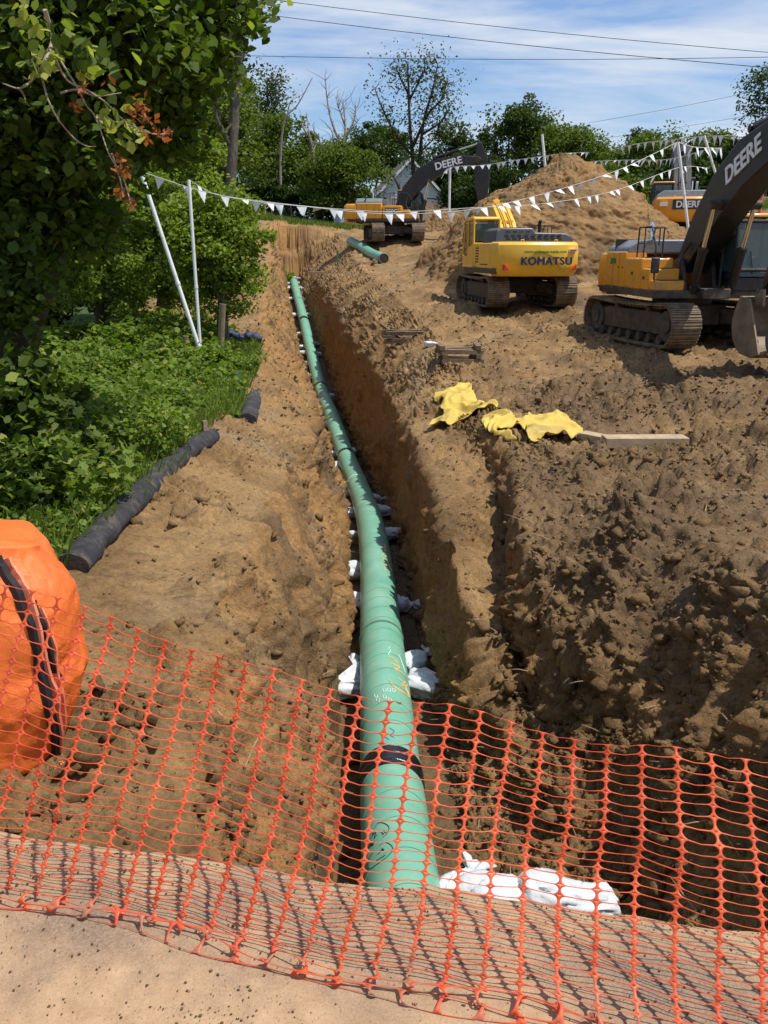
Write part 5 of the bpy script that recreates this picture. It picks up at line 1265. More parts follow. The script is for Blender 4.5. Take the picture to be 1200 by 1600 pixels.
put_text('350G', .36, M_WHITE, D3['root'], (.1, -1.515, zb + .62), (1, 0, 0), (0, 0, 1), bold=.01, name='model_lettering')
mb = MB(); mb.box(-.32, .5, -1.508, -1.49, zb + .42, zb + .82); mb.build('name_panel', M_BLK, D3['root'])
# ---- machine beyond, at right, seen from behind with its boom raised
bs = [(.45, 2.0), (1.2, 2.9), (2.0, 3.7), (2.9, 4.4), (3.8, 4.9), (4.6, 5.2)]
fb = dict(spine=bs, w=[.55, .90, 1.05, .9, .7, .5], mid=(2.2, 3.5), acyl=(2.6, 4.9), half=.46, lf=.5,
          arm=dict(spine=[(4.5, 5.75), (4.8, 5.1), (5.0, 3.9), (5.2, 2.4)], w=[.3, .8, .6, .35], bc0=(5.3, 5.3), bc1=(5.5, 3.3), link=(5.2, 2.85)), bucket=dict(p=(5.2, 2.4), rot=.2))
D4 = excavator('amber excavator on the slope beside the dirt pile, seen from behind, boom raised', (14.75, 43.6, gzd(14.75, 43.6, 2) + .35), R(90 - 14), R(90 - 12), 'D', fb, scale=.93)
cw = [c for c in D4['root'].children if c.name.startswith('counterweight')][0]
put_text('DEERE', .42, M_WHITE, cw, (-3.325, -.05, zb + .72), (0, -1, 0), (0, 0, 1), bold=.012)
mb = MB(); mb.box(-3.318, -3.28, -.78, .70, zb + .50, zb + .96); mb.build('name_panel', M_BLK, cw)
mb = MB(); mb.box(-3.23, -3.1, .95, 1.30, zb + .66, zb + .84); mb.build('warning_plate', M_WHITE, cw)
# ================================================================== DIRT PILES
def dirt_pile(name, cx_, cy_, h_, prof, label, seed, mat, R0=6.5):
    nr, na = 260, 520; rr = np.linspace(0, 1, nr)[:, None]; aa = np.linspace(0, 2 * np.pi, na, endpoint=False)[None]
    X_ = cx_ + rr * R0 * np.cos(aa) * prof[0]; Y_ = cy_ + rr * R0 * np.sin(aa) * prof[1]
    g_ = zfun(X_.ravel(), Y_.ravel()).reshape(X_.shape)
    lob = 1 + .16 * np.sin(2 * aa + seed) + .10 * np.sin(3 * aa + 2 * seed)
    s_ = np.clip(1 - rr / lob * 1.05, -.2, 1); z_ = (cz0 := 0) + h_ * np.where(s_ > 0, s_ ** 1.0 * (1 - .12 * s_), s_) - .5 * smooth(.85, 1.0, rr)
    gmix = g_ * (1 - np.clip(s_, 0, 1)) + float(gz(cx_, cy_)) * np.clip(s_, 0, 1)
    P_ = np.stack([X_, Y_, gmix + z_ - .15], -1).reshape(-1, 3)
    q_ = P_.copy(); q_[:, 2] *= .5
    dsp = .75 * fbm(q_ * .42 + seed, 4, seed) + .16 * fbm(P_ * 1.6, 4, seed + 3, .6) + .07 * fbm(P_ * 5, 3, seed + 5) + .13 * worley(P_ * 2.4, seed + 7) + .07 * worley(P_ * 5.5, seed + 8)
    ang = np.arctan2(P_[:, 1] - cy_, P_[:, 0] - cx_); run = fbm(np.stack([np.cos(ang) * 7, np.sin(ang) * 7, P_[:, 2] * .25], 1), 4, seed + 9, .6)
    dirn = np.stack([P_[:, 0] - cx_, P_[:, 1] - cy_, np.full(len(P_), 2.5)], 1); dirn /= np.linalg.norm(dirn, axis=1, keepdims=True)
    P_ = P_ + dirn * (dsp + .14 * run)[:, None]
    id_ = np.arange(nr * na).reshape(nr, na); nx = np.roll(id_, -1, 1)
    Fc = np.stack([id_[:-1], id_[1:], nx[1:], nx[:-1]], -1).reshape(-1, 4)
    o = quick_mesh(name, P_, Fc, mat, True); z0_ = np.zeros(len(P_)); attr(o.data, 'wet', z0_ + .20 + .45 * fbm(P_ * .5, 3, 4)); attr(o.data, 'ochre', z0_ + .55); attr(o.data, 'grass', z0_)
    return tag(o, label, 'dirt pile')
dirt_pile('dirt_pile', 8.2, 42.0, 5.7, (1.0, .9), 'tall conical pile of excavated brown earth behind the bright yellow excavator', 4, dirt_material('pile_dirt', True, .84), 8.4)
M_DIRTR = dirt_material('red_dirt', False, .9)
dirt_pile('dirt_pile', 3.8, 66, 1.9, (1.25, .9), 'low reddish heap of earth under the raised boom, in front of the house', 8, M_DIRTR, 4.2)

# ================================================================== HOUSE
M_SIDING = simple('white_siding', (.76, .77, .78), .6, var=.03)
M_SHING = simple('shingle_roof', (.085, .072, .068), .9, var=.3, scale=3, bmp=.4)
M_TRIM = simple('white_trim', (.78, .79, .80), .5, var=.02)
M_STONE = simple('stone_wall', (.30, .28, .25), .85, var=.3, scale=2, bmp=.5)
hY = 92.0
hp = P(640, 332, hY); H0 = hp.z - 3.2
house = thing('house', 'white gabled house with grey shingle roof behind the trees and boom', 'house', (hp.x, hY, H0), R(8))
mb = MB(); mb.box(-5.6, 5.6, -.2, 9, 0, 4.4); wl = mb.build('wall', M_SIDING, house)
for i in range(17): mb = MB()
mb = MB(); mb.prism([(-3.8, 4.4), (3.8, 4.4), (0, 8.2)], -.25, -.05); mb.build('gable', M_SIDING, wl)
for k_ in range(12):
    pass
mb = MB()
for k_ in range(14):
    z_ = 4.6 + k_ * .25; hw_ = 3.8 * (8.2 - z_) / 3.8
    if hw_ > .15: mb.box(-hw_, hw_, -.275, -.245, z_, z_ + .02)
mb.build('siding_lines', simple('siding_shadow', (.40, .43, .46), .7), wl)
for s in (-1, 1):
    mb = MB(); mb.add([(0, -.7, 8.35), (s * 4.3, -.7, 4.1), (s * 4.3, 9.2, 4.1), (0, 9.2, 8.35), (0, -.7, 8.50), (s * 4.35, -.7, 4.22), (s * 4.35, 9.2, 4.22), (0, 9.2, 8.50)], [(0, 1, 2, 3), (4, 7, 6, 5), (0, 4, 5, 1), (1, 5, 6, 2), (2, 6, 7, 3), (3, 7, 4, 0)]); mb.build('roof', M_SHING, house)
    mb = MB(); mb.add([(0, -.76, 8.18), (s * 4.3, -.76, 3.95), (s * 4.3, -.71, 3.95), (0, -.71, 8.18), (0, -.76, 8.50), (s * 4.3, -.76, 4.25), (s * 4.3, -.71, 4.25), (0, -.71, 8.50)], [(0, 1, 2, 3), (4, 7, 6, 5), (0, 4, 5, 1), (1, 5, 6, 2), (2, 6, 7, 3), (3, 7, 4, 0)]); mb.build('barge_board', M_TRIM, house)
# lean-to roof across the front
mb = MB(); mb.add([(-6.4, -3.6, 2.7), (7.2, -3.6, 2.7), (5.2, -.3, 4.5), (-5.2, -.3, 4.5), (-6.4, -3.6, 2.82), (7.2, -3.6, 2.82), (5.2, -.3, 4.62), (-5.2, -.3, 4.62)], [(0, 3, 2, 1), (4, 5, 6, 7), (0, 1, 5, 4), (1, 2, 6, 5), (2, 3, 7, 6), (3, 0, 4, 7)]); mb.build('porch_roof', M_SHING, house)
mb = MB(); mb.box(-6.0, 6.6, -3.2, -.3, 0, 2.7); mb.build('front_wall', M_SIDING, house)
mb = MB(); mb.box(4.9, 6.7, -3.22, -.3, 2.0, 2.68); mb.build('stone_facing', M_STONE, house)
for x in (-4.6, -1.6, 1.6):
    mb = MB(); mb.box(x, x + .95, -3.26, -3.19, 1.0, 2.3); wn = mb.build('window', M_TRIM, house); mb = MB(); mb.box(x + .07, x + .88, -3.28, -3.255, 1.07, 2.23); mb.build('pane', M_GLASS, wn)
mb = MB(); mb.box(-.55, .55, -.32, -.24, 5.2, 6.2); wn = mb.build('window', M_TRIM, house); mb = MB(); mb.box(-.47, .47, -.34, -.315, 5.27, 6.13); mb.build('pane', M_GLASS, wn)

# ================================================================== TREES
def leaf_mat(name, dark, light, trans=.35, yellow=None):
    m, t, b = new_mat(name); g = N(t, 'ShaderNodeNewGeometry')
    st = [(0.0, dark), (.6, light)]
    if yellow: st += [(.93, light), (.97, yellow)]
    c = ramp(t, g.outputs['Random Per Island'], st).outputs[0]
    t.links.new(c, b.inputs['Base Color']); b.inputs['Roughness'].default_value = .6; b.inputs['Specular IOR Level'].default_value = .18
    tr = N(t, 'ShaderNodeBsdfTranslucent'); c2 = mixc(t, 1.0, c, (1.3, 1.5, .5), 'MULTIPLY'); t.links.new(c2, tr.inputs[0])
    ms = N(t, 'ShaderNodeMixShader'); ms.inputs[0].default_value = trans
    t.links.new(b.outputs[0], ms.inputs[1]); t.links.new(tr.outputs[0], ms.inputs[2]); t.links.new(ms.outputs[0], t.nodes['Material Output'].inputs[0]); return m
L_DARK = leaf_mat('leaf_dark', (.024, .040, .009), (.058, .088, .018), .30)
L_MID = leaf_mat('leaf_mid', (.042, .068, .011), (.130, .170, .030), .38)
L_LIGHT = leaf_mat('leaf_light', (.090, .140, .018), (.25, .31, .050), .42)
L_NEAR = leaf_mat('leaf_near', (.032, .058, .011), (.105, .150, .026), .40, (.30, .34, .08))
L_YEL = leaf_mat('leaf_yellow', (.16, .22, .04), (.42, .42, .12), .42)
L_RED = leaf_mat('leaf_dead', (.20, .050, .018), (.42, .13, .05), .3)
L_WEED = leaf_mat('leaf_weed', (.055, .098, .014), (.18, .25, .040), .42, (.32, .30, .06))
L_OLIVE = leaf_mat('leaf_olive', (.045, .060, .022), (.10, .12, .045), .30)
m, t, b = new_mat('bark'); tc_ = N(t, 'ShaderNodeTexCoord'); mp_ = N(t, 'ShaderNodeMapping'); mp_.inputs['Scale'].default_value = (1, 1, .22); t.links.new(tc_.outputs['Object'], mp_.inputs[0])
n1 = noise(t, 16, 8, .7, mp_.outputs[0], 1.0); t.links.new(ramp(t, n1.outputs['Fac'], [(.3, (.05, .040, .030)), (.7, (.20, .165, .13))]).outputs[0], b.inputs['Base Color']); b.inputs['Roughness'].default_value = .95; bump(t, b, n1.outputs['Fac'], 1.0, .04); M_BARK = m
M_BARKD = simple('bark_dark', (.045, .030, .019), .95, var=.4, scale=9, bmp=1.0)
M_BARKP = simple('bark_pale', (.30, .25, .21), .9, var=.35, scale=7, bmp=.6)
LEAF4 = np.array([(-.5, 0, 0), (0, -.30, .06), (.5, 0, -.05), (0, .30, .06)])
LEAF6 = np.array([(-.5, 0, 0), (-.22, -.30, .05), (.16, -.34, .04), (.5, 0, -.08), (.16, .34, .04), (-.22, .30, .05)])
LEAF8 = np.array([(-.5, 0, 0), (-.34, -.34, .05), (-.02, -.22, .03), (.12, -.46, .02), (.24, -.14, .0), (.56, 0, -.10), (.24, .14, 0), (.12, .46, .02), (-.02, .22, .03), (-.34, .34, .05)])
def leaves(pos, size, shape, droop=0.0, up=.35, jitter=.4):
    n_ = len(pos); size = np.asarray(size) * (1 - jitter / 2 + jitter * rng.random(n_))
    nrm_ = rng.normal(size=(n_, 3)); nrm_[:, 2] = np.abs(nrm_[:, 2]) + up; nrm_ /= np.linalg.norm(nrm_, axis=1, keepdims=True)
    x = rng.normal(size=(n_, 3)); x[:, 2] -= droop; x -= nrm_ * (x * nrm_).sum(1, keepdims=True); x /= np.linalg.norm(x, axis=1, keepdims=True); y = np.cross(nrm_, x)
    Vv = pos[:, None, :] + size[:, None, None] * (shape[None, :, 0:1] * x[:, None] + shape[None, :, 1:2] * y[:, None] + shape[None, :, 2:3] * nrm_[:, None])
    k_ = len(shape); return Vv.reshape(-1, 3), np.arange(n_ * k_).reshape(n_, k_)
def crown_points(n_, ells, cl=.55, ncl=90, hollow=.55, thin=.0):
    """leaf positions in clumps spread through the ellipsoids' volume, denser to the outside"""
    vol = np.array([e[3] * e[4] * e[5] for e in ells]); vol = vol / vol.sum(); C_ = []
    for _ in range(ncl):
        e = ells[rng.choice(len(ells), p=vol)]; d_ = rng.normal(size=3); d_ /= np.linalg.norm(d_); r_ = hollow + (1.15 - hollow) * rng.random() ** .7
        C_.append(np.array(e[:3]) + d_ * np.array(e[3:6]) * r_)
    C_ = np.array(C_); wc = rng.random(ncl) ** 1.2 + .15; wc /= wc.sum(); ids_ = rng.choice(ncl, n_, p=wc)
    sz = (.55 + .9 * rng.random(ncl)) * cl
    off_ = rng.normal(size=(n_, 3)); off_ /= np.linalg.norm(off_, axis=1, keepdims=True); off_ *= (rng.random((n_, 1)) ** .45); off_[:, 2] *= .6
    return C_[ids_] + off_ * sz[ids_][:, None], C_
def limb(mb, a, b_, r0, r1, wob=.12, n_=6, s=0):
    a, b_ = Vector(a), Vector(b_); L_ = (b_ - a).length; pts = []
    for i in range(n_ + 1):
        f_ = i / n_; p_ = a.lerp(b_, f_); 
        if 0 < i < n_: p_ += Vector((random.gauss(0, 1), random.gauss(0, 1), random.gauss(0, .6))) * wob * L_ * .35
        p_.z += math.sin(f_ * math.pi) * .08 * L_ * (1 if b_.z > a.z else 0); pts.append(p_)
    pts = cat(pts, 3); mb.tube(pts, [r0 + (r1 - r0) * (i / (len(pts) - 1)) ** .8 for i in range(len(pts))], 9); return pts
def tree(label, base, height, ells, n_leaf, lsize, lm, tr=.18, trunk_top=None, name='tree', group=None, cl=.6, ncl=90, bark=None, nb=12, shape=LEAF4, hollow=.5, cat_='tree', twig=True, lean=(0, 0)):
    T = thing(name, label, cat_, base, 0, group); bx, by, bz = base; straight = name == 'tall_tree'
    tt = trunk_top or (lean[0], lean[1], height * .8)
    mb = MB(); pts = limb(mb, (0, 0, -.5), tt, tr, tr * (.55 if straight else .25), .006 if straight else .03, 7)
    pos, C_ = crown_points(n_leaf, ells, cl, ncl, hollow)
    for i in range(nb):
        c_ = C_[rng.integers(len(C_))]; k_ = int(len(pts) * random.uniform(.3, .9)); p_ = pts[k_]
        q_ = limb(mb, p_, c_, tr * .35 * (1 - .5 * k_ / len(pts)), tr * .06, .16, 5)
        if twig:
            for _ in range(3):
                s_ = q_[random.randint(len(q_) // 2, len(q_) - 1)]; limb(mb, s_, s_ + Vector((random.gauss(0, .5), random.gauss(0, .5), random.gauss(.3, .4))) * cl * 1.6, tr * .07, tr * .02, .2, 3)
    mb.build('trunk', bark or M_BARK, T, sharp=80)
    Vv, Fv = leaves(pos, lsize, shape); quick_mesh('crown', Vv, Fv, lm, False, T)
    return T
def at_px(px, py, Y):
    q = P(px, py, Y); return (q.x, q.y, gz(q.x, q.y))
def crown_px(base, lst, Y, depth=1.0):
    """ellipsoids given as picture-sized blobs (px, py, rx, ry) at distance Y, local to the base"""
    e = []
    for (px, py, rx, ry) in lst:
        q = P(px, py, Y); s = Y / F * 1.03; e.append((q.x - base[0], random.uniform(-.3, .3) * rx * s, q.z - base[2], rx * s, rx * s * depth, ry * s))
    return e
G_FAR = 'trees along the far side of the site'
far = [
    # label, base px, Y, blobs, leaves, size, mat
    ('rounded bright green tree on the far left of the treeline beside the grey trunk', 405, 100, [(405, 215, 38, 45), (412, 270, 45, 40), (395, 165, 22, 28)], 9000, .42, L_MID),
    ('broad bright green maple left of the pale dead branches', 445, 84, [(440, 235, 42, 42), (452, 285, 52, 40), (425, 200, 26, 22)], 13000, .34, L_MID),
    ('dense mid green tree just behind the amber machine at the trench head', 545, 76, [(535, 285, 52, 42), (520, 262, 34, 26), (565, 278, 26, 30)], 14000, .32, L_MID),
    ('small green tree between the pale dead branches and the tall bare tree', 500, 88, [(500, 268, 30, 34), (520, 250, 20, 16)], 7000, .33, L_MID),
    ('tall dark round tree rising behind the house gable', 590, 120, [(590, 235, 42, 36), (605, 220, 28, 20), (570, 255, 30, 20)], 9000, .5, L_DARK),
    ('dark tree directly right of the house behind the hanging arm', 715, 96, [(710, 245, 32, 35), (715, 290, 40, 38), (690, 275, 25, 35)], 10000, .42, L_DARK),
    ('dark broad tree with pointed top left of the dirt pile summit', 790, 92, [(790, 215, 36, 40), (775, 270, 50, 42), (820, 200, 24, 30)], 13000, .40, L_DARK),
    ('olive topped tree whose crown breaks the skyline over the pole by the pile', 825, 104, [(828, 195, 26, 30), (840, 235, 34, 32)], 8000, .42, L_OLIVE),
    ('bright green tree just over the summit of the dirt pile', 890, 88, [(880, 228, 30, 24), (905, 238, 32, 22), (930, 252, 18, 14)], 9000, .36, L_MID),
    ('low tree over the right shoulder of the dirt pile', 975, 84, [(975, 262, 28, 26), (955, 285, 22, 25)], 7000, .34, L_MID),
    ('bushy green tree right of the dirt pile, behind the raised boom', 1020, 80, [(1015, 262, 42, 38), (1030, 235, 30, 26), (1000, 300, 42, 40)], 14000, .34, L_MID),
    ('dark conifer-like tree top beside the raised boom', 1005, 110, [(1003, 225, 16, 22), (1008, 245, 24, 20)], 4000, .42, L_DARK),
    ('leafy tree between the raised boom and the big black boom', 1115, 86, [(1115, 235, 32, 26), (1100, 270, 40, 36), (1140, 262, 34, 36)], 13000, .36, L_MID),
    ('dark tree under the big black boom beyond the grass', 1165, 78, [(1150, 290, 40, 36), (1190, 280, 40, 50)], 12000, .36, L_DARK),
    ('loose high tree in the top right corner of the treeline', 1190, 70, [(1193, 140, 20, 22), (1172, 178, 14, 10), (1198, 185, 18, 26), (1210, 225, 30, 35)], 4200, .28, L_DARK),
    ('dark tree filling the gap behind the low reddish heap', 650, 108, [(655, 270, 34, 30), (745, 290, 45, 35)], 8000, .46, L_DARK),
    ('tree in the far left woods behind the white poles', 330, 62, [(330, 200, 50, 60), (300, 270, 60, 60), (350, 120, 40, 50)], 15000, .30, L_MID),
    ('tree farther back in the left woods above the bright sapling', 250, 58, [(250, 220, 60, 60), (220, 300, 70, 60), (270, 140, 50, 60)], 16000, .30, L_DARK),
]
for (lab, px, Y, blobs, nl, ls, lm) in far:
    q = P(px, 330, Y); b0 = (q.x, q.y, gz(q.x, q.y)); e = crown_px(b0, blobs, Y)
    top = max(v[2] + v[5] for v in e)
    tree(lab, b0, top, e, int(nl * 1.0), ls * .9, lm, tr=.22, group=G_FAR, cl=1.3, ncl=110, nb=9, hollow=.45, twig=False)
# understorey that closes the foot of the treeline
def far_shrub(lab, px, Y, rx, h_, nl, lm):
    q = P(px, 330, Y); b0 = (q.x, q.y, gz(q.x, q.y)); s = Y / F
    T = thing('shrub', lab, 'shrub', b0, 0, 'shrubs under the far trees'); mb = MB()
    for _ in range(5): limb(mb, (0, 0, -.2), (random.uniform(-.6, .6) * rx * s, random.uniform(-.5, .5), h_ * random.uniform(.5, .9)), .05, .015, .1, 4)
    mb.build('stems', M_BARKD, T)
    pos, _ = crown_points(nl, [(0, 0, h_ * .45, rx * s, 1.2, h_ * .6)], .8, 50, .3); Vv, Fv = leaves(pos, .30, LEAF4); quick_mesh('foliage', Vv, Fv, lm, False, T)
for i, (px, Y, rx, h_, lm, lab) in enumerate([(400, 80, 40, 3.0, L_DARK, 'dark shrub at the left end of the far wire fence'), (470, 80, 45, 3.0, L_DARK, 'dark shrub behind the middle of the far wire fence'), (540, 80, 40, 3.0, L_DARK, 'dark shrub behind the white barrel by the trench head machine'),
        (722, 84, 24, 3.4, L_DARK, 'shrub between the house and the hanging arm'), (760, 80, 45, 4.5, L_DARK, 'tall shrub right of the hanging arm'), (960, 66, 40, 3.0, L_MID, 'shrub at the right foot of the dirt pile'),
        (1060, 70, 60, 4.0, L_DARK, 'shrub behind the raised boom machine'), (1150, 72, 60, 4.2, L_DARK, 'shrub beyond the grass strip at far right'), (1230, 72, 60, 4.5, L_DARK, 'shrub at the right frame edge beyond the grass')]):
    far_shrub(lab, px, Y, rx, h_, 5000, lm)

# bare and half-bare trees, drawn as branching limbs
def bare(label, base_px, Y, strokes_px, r0, bark, leaf=None, nleaf=0, name='bare_tree', twigs=4, cl=.5):
    q = P(*base_px, Y); b0 = (q.x, q.y, gz(q.x, q.y)); T = thing(name, label, 'tree', b0, 0, 'bare and thin trees on the skyline'); mb = MB(); ends = []
    for st in strokes_px:
        pts = [P(x, y, Y) + Vector((0, random.uniform(-.6, .6) * (i > 0), 0)) - Vector(b0) for i, (x, y) in enumerate(st[1:])]
        if st[0] > .9: pts = [Vector((pts[0].x, 0, -.5))] + pts
        pp = cat(pts, 5); L_ = len(pp); mb.tube(pp, [r0 * st[0] * (1 - .8 * i / L_) for i in range(L_)], 7)
        for _ in range(int(twigs * len(pts))):
            s_ = pp[random.randint(L_ // 3, L_ - 1)]; d_ = Vector((random.gauss(0, .6), random.gauss(0, .5), random.uniform(.2, 1.1))) * random.uniform(.5, 1.5) * (Y / 85)
            tw = limb(mb, s_, s_ + d_, r0 * .14, r0 * .04, .2, 3); ends.append(tw[-1]); ends.append(tw[len(tw) // 2]); ends.append(s_)
    mb.build('trunk', bark, T, sharp=80)
    if nleaf:
        E = np.array([e[:] for e in ends]); ids_ = rng.integers(0, len(E), nleaf); wts = rng.random(len(E)) < .7; ids_ = ids_[wts[ids_]]
        pos = E[ids_] + rng.normal(size=(len(ids_), 3)) * cl * .45; Vv, Fv = leaves(pos, .30, LEAF4); quick_mesh('crown', Vv, Fv, leaf, False, T)
bare('tall thin leafy tree standing alone against the sky above the house', (650, 325), 86, [(1, (648, 320), (645, 250), (640, 190), (638, 130), (636, 95)), (.7, (655, 250), (662, 190), (676, 140), (684, 100)), (.6, (645, 230), (668, 180), (690, 155), (700, 120)), (.5, (640, 150), (625, 120), (618, 100)), (.5, (660, 210), (690, 190), (706, 160)),
    (.55, (640, 240), (612, 200), (596, 165), (586, 140)), (.4, (655, 240), (680, 215), (700, 195)), (.5, (638, 160), (655, 125), (664, 105))], .26, M_BARKD, L_OLIVE, 3800, 'thin_tree', 3, 1.5)
bare('bare brown dead tree with forked top, second from the left on the skyline', (532, 320), 82, [(1, (533, 300), (535, 240), (540, 200), (536, 160)), (.6, (536, 235), (520, 195), (512, 160), (509, 128)), (.5, (538, 215), (552, 190), (556, 165)), (.4, (534, 250), (522, 225), (519, 205)), (.4, (540, 200), (530, 170), (524, 150)), (.4, (536, 225), (548, 205), (560, 190))], .22, M_BARKP, name='dead_tree', twigs=4)
bare('pale twisted dead branches standing in front of the green maple', (490, 330), 78, [(1, (492, 290), (488, 240), (484, 215), (478, 175)), (.6, (488, 285), (472, 262), (462, 255)), (.5, (488, 240), (492, 225), (490, 200)), (.5, (484, 215), (474, 200), (470, 180))], .20, M_BARKP, name='dead_tree', twigs=2)
bare('dead leaning branch crossing the sky right of the grey trunk', (440, 330), 80, [(1, (438, 260), (445, 190), (465, 165), (488, 122)), (.5, (448, 185), (455, 160), (468, 150))], .14, M_BARKP, name='dead_tree', twigs=2)
bare('half bare tree with brownish leaves beside the grey trunk', (400, 330), 88, [(1, (405, 300), (408, 230), (415, 170), (418, 130)), (.6, (410, 200), (430, 165), (445, 150)), (.5, (408, 220), (392, 180), (385, 150)), (.5, (412, 190), (420, 150), (432, 130))], .2, M_BARKD, L_OLIVE, 3000, 'thin_tree', 4, 1.4)
bare('dark leafless trunk leaning in front of the house roof', (600, 325), 84, [(1, (628, 318), (622, 290), (610, 270), (592, 250)), (.8, (650, 315), (655, 280), (660, 250))], .2, M_BARKD, name='dead_tree', twigs=1)

# ---- left woods, middle distance
G_L = 'trees of the woods on the left'
def ltree(lab, px, py, Y, blobs, nl, ls, lm, tr, tt=None, cl=.5, ncl=100, name='tree', bark=None, nb=12, depth=1.0, shape=LEAF4):
    b0 = at_px(px, py, Y); e = crown_px(b0, blobs, Y, depth); top = max(v[2] + v[5] for v in e)
    if tt: q = P(tt[0], tt[1], Y); tt = (q.x - b0[0], 0, q.z - b0[2])
    return tree(lab, b0, top, e, nl, ls, lm, tr, tt, name, G_L, cl, ncl, bark, nb, shape)
ltree('tall straight grey trunk rising past the top of the picture beside the sky', 345, 560, 22.7, [(372, -60, 60, 60), (330, -30, 60, 70), (398, 25, 14, 30), (325, 70, 30, 60), (396, 90, 12, 24), (335, 140, 20, 40), (330, 220, 22, 30)], 7500, .125, L_LIGHT, .17, (388, -80), .5, 90, 'tall_tree', nb=14)
ltree('bright green leafy sapling at the edge of the dug bank', 352, 550, 21.3, [(350, 340, 45, 50), (330, 400, 55, 50), (370, 440, 40, 40), (395, 395, 28, 35), (300, 350, 42, 40), (345, 462, 34, 22)], 16000, .125, L_LIGHT, .09, (350, 330), .42, 150, 'sapling')
ltree('light green sapling directly behind the two white poles', 262, 560, 25, [(262, 330, 50, 50), (240, 400, 55, 55), (285, 430, 50, 45), (225, 350, 40, 50), (255, 450, 45, 24)], 16000, .125, L_LIGHT, .12, (262, 300), .42, 150, 'sapling')
ltree('darker tree behind the white poles with a stout dark trunk', 253, 552, 28, [(240, 230, 70, 60), (290, 200, 60, 60), (200, 290, 60, 60), (270, 290, 60, 60)], 18000, .14, L_LIGHT, .20, (265, 200), .6, 120, bark=M_BARKD)
ltree('shaded tree left of the white poles over the rail fence', 155, 560, 22, [(150, 300, 60, 80), (120, 400, 60, 70), (190, 430, 45, 50), (170, 460, 50, 22)], 15000, .13, L_LIGHT, .16, (160, 250), .5, 130, bark=M_BARKD)
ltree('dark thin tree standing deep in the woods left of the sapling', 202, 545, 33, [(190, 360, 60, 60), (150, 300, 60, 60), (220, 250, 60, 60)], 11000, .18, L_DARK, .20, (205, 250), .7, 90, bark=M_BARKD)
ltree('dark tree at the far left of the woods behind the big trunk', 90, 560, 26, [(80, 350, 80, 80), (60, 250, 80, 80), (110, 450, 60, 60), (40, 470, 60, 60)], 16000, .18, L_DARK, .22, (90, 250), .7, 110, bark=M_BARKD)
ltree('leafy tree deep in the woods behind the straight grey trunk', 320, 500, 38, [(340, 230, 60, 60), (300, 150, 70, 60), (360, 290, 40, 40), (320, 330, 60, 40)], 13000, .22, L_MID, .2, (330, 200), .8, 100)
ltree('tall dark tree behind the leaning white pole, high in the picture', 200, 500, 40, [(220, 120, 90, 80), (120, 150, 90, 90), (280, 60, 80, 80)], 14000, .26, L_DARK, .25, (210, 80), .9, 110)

# ---- the big near tree, its crown hanging over the left of the picture
def near_tree():
    b0 = (-5.0, 9.2, gz(-5.0, 9.2))
    T = thing('broadleaf_tree', 'huge dark broadleaf tree whose heavy crown fills the upper left', 'tree', b0, 0, G_L); B0 = Vector(b0)
    mb = MB()
    def pl(lst, Y): return [P(x, y, Y_) - B0 for (x, y), Y_ in zip(lst, Y)]
    tr_ = cat([Vector((-.9, .2, -.6))] + pl([(-15, 640), (45, 470), (95, 330), (140, 190), (185, 60), (215, -80), (240, -300), (300, -700)], [9.2, 9.2, 9.3, 9.4, 9.5, 9.6, 9.7, 9.8]), 6)
    mb.tube(tr_, [.27 - .20 * i / len(tr_) for i in range(len(tr_))], 18)
    t2 = cat([Vector((-.9, .2, -.2))] + pl([(-60, 420), (-10, 200), (25, 60), (60, -120), (60, -500)], [9, 8.8, 8.6, 8.4, 8.2]), 6); mb.tube(t2, [.17 - .12 * i / len(t2) for i in range(len(t2))], 14)
    ells = []
    for (px, py, rx, ry, Y) in [(60, 60, 130, 110, 8.6), (230, 30, 110, 90, 9.5), (275, 60, 50, 75, 10), (50, 260, 95, 110, 9.5), (180, 170, 80, 70, 10.2), (10, 440, 65, 110, 8.3), (80, 330, 60, 80, 8.8), (25, 600, 60, 80, 7.9), (200, 60, 80, 70, 8.4), (50, 180, 80, 90, 8.2), (260, -60, 90, 90, 10), (100, -150, 200, 120, 9), (255, 150, 45, 50, 10.5), (20, 730, 60, 60, 7.4)]:
        q = P(px, py, Y) - B0; s = Y / F; ells.append((q.x, q.y, q.z, rx * s, rx * s * 1.0, ry * s))
    # unseen rest of the crown above the picture, added to shade the leaves below
    pos, C_ = crown_points(98000, ells, .46, 700, .15)
    upper, _ = crown_points(14000, [(-.8, .0, 8.4, 2.4, 2.6, 1.6), (.2, -.6, 7.4, 1.4, 1.8, 1.0), (-2.5, -1, 6.5, 2.3, 3, 1.5)], .6, 90, .2)
    for i in range(46):
        c_ = C_[rng.integers(len(C_))]; k_ = int(len(tr_) * random.uniform(.25, .98)); limb(mb, tr_[k_], c_, .035, .008, .10, 5)
    mb.build('trunk', M_BARKD, T, sharp=80)
    # keep leaves off the lens: none nearer than the first branch
    w_ = pos + np.array(b0); ok_ = w_[:, 1] > 6.2; pos = pos[ok_]
    Vv, Fv = leaves(pos, .105, LEAF6, droop=.8, up=.5, jitter=.9); quick_mesh('crown', Vv, Fv, L_NEAR, False, T)
    Vv, Fv = leaves(upper, .20, LEAF6, up=.6); quick_mesh('upper_shade_crown', Vv, Fv, L_NEAR, False, T)
    return T
near_tree()
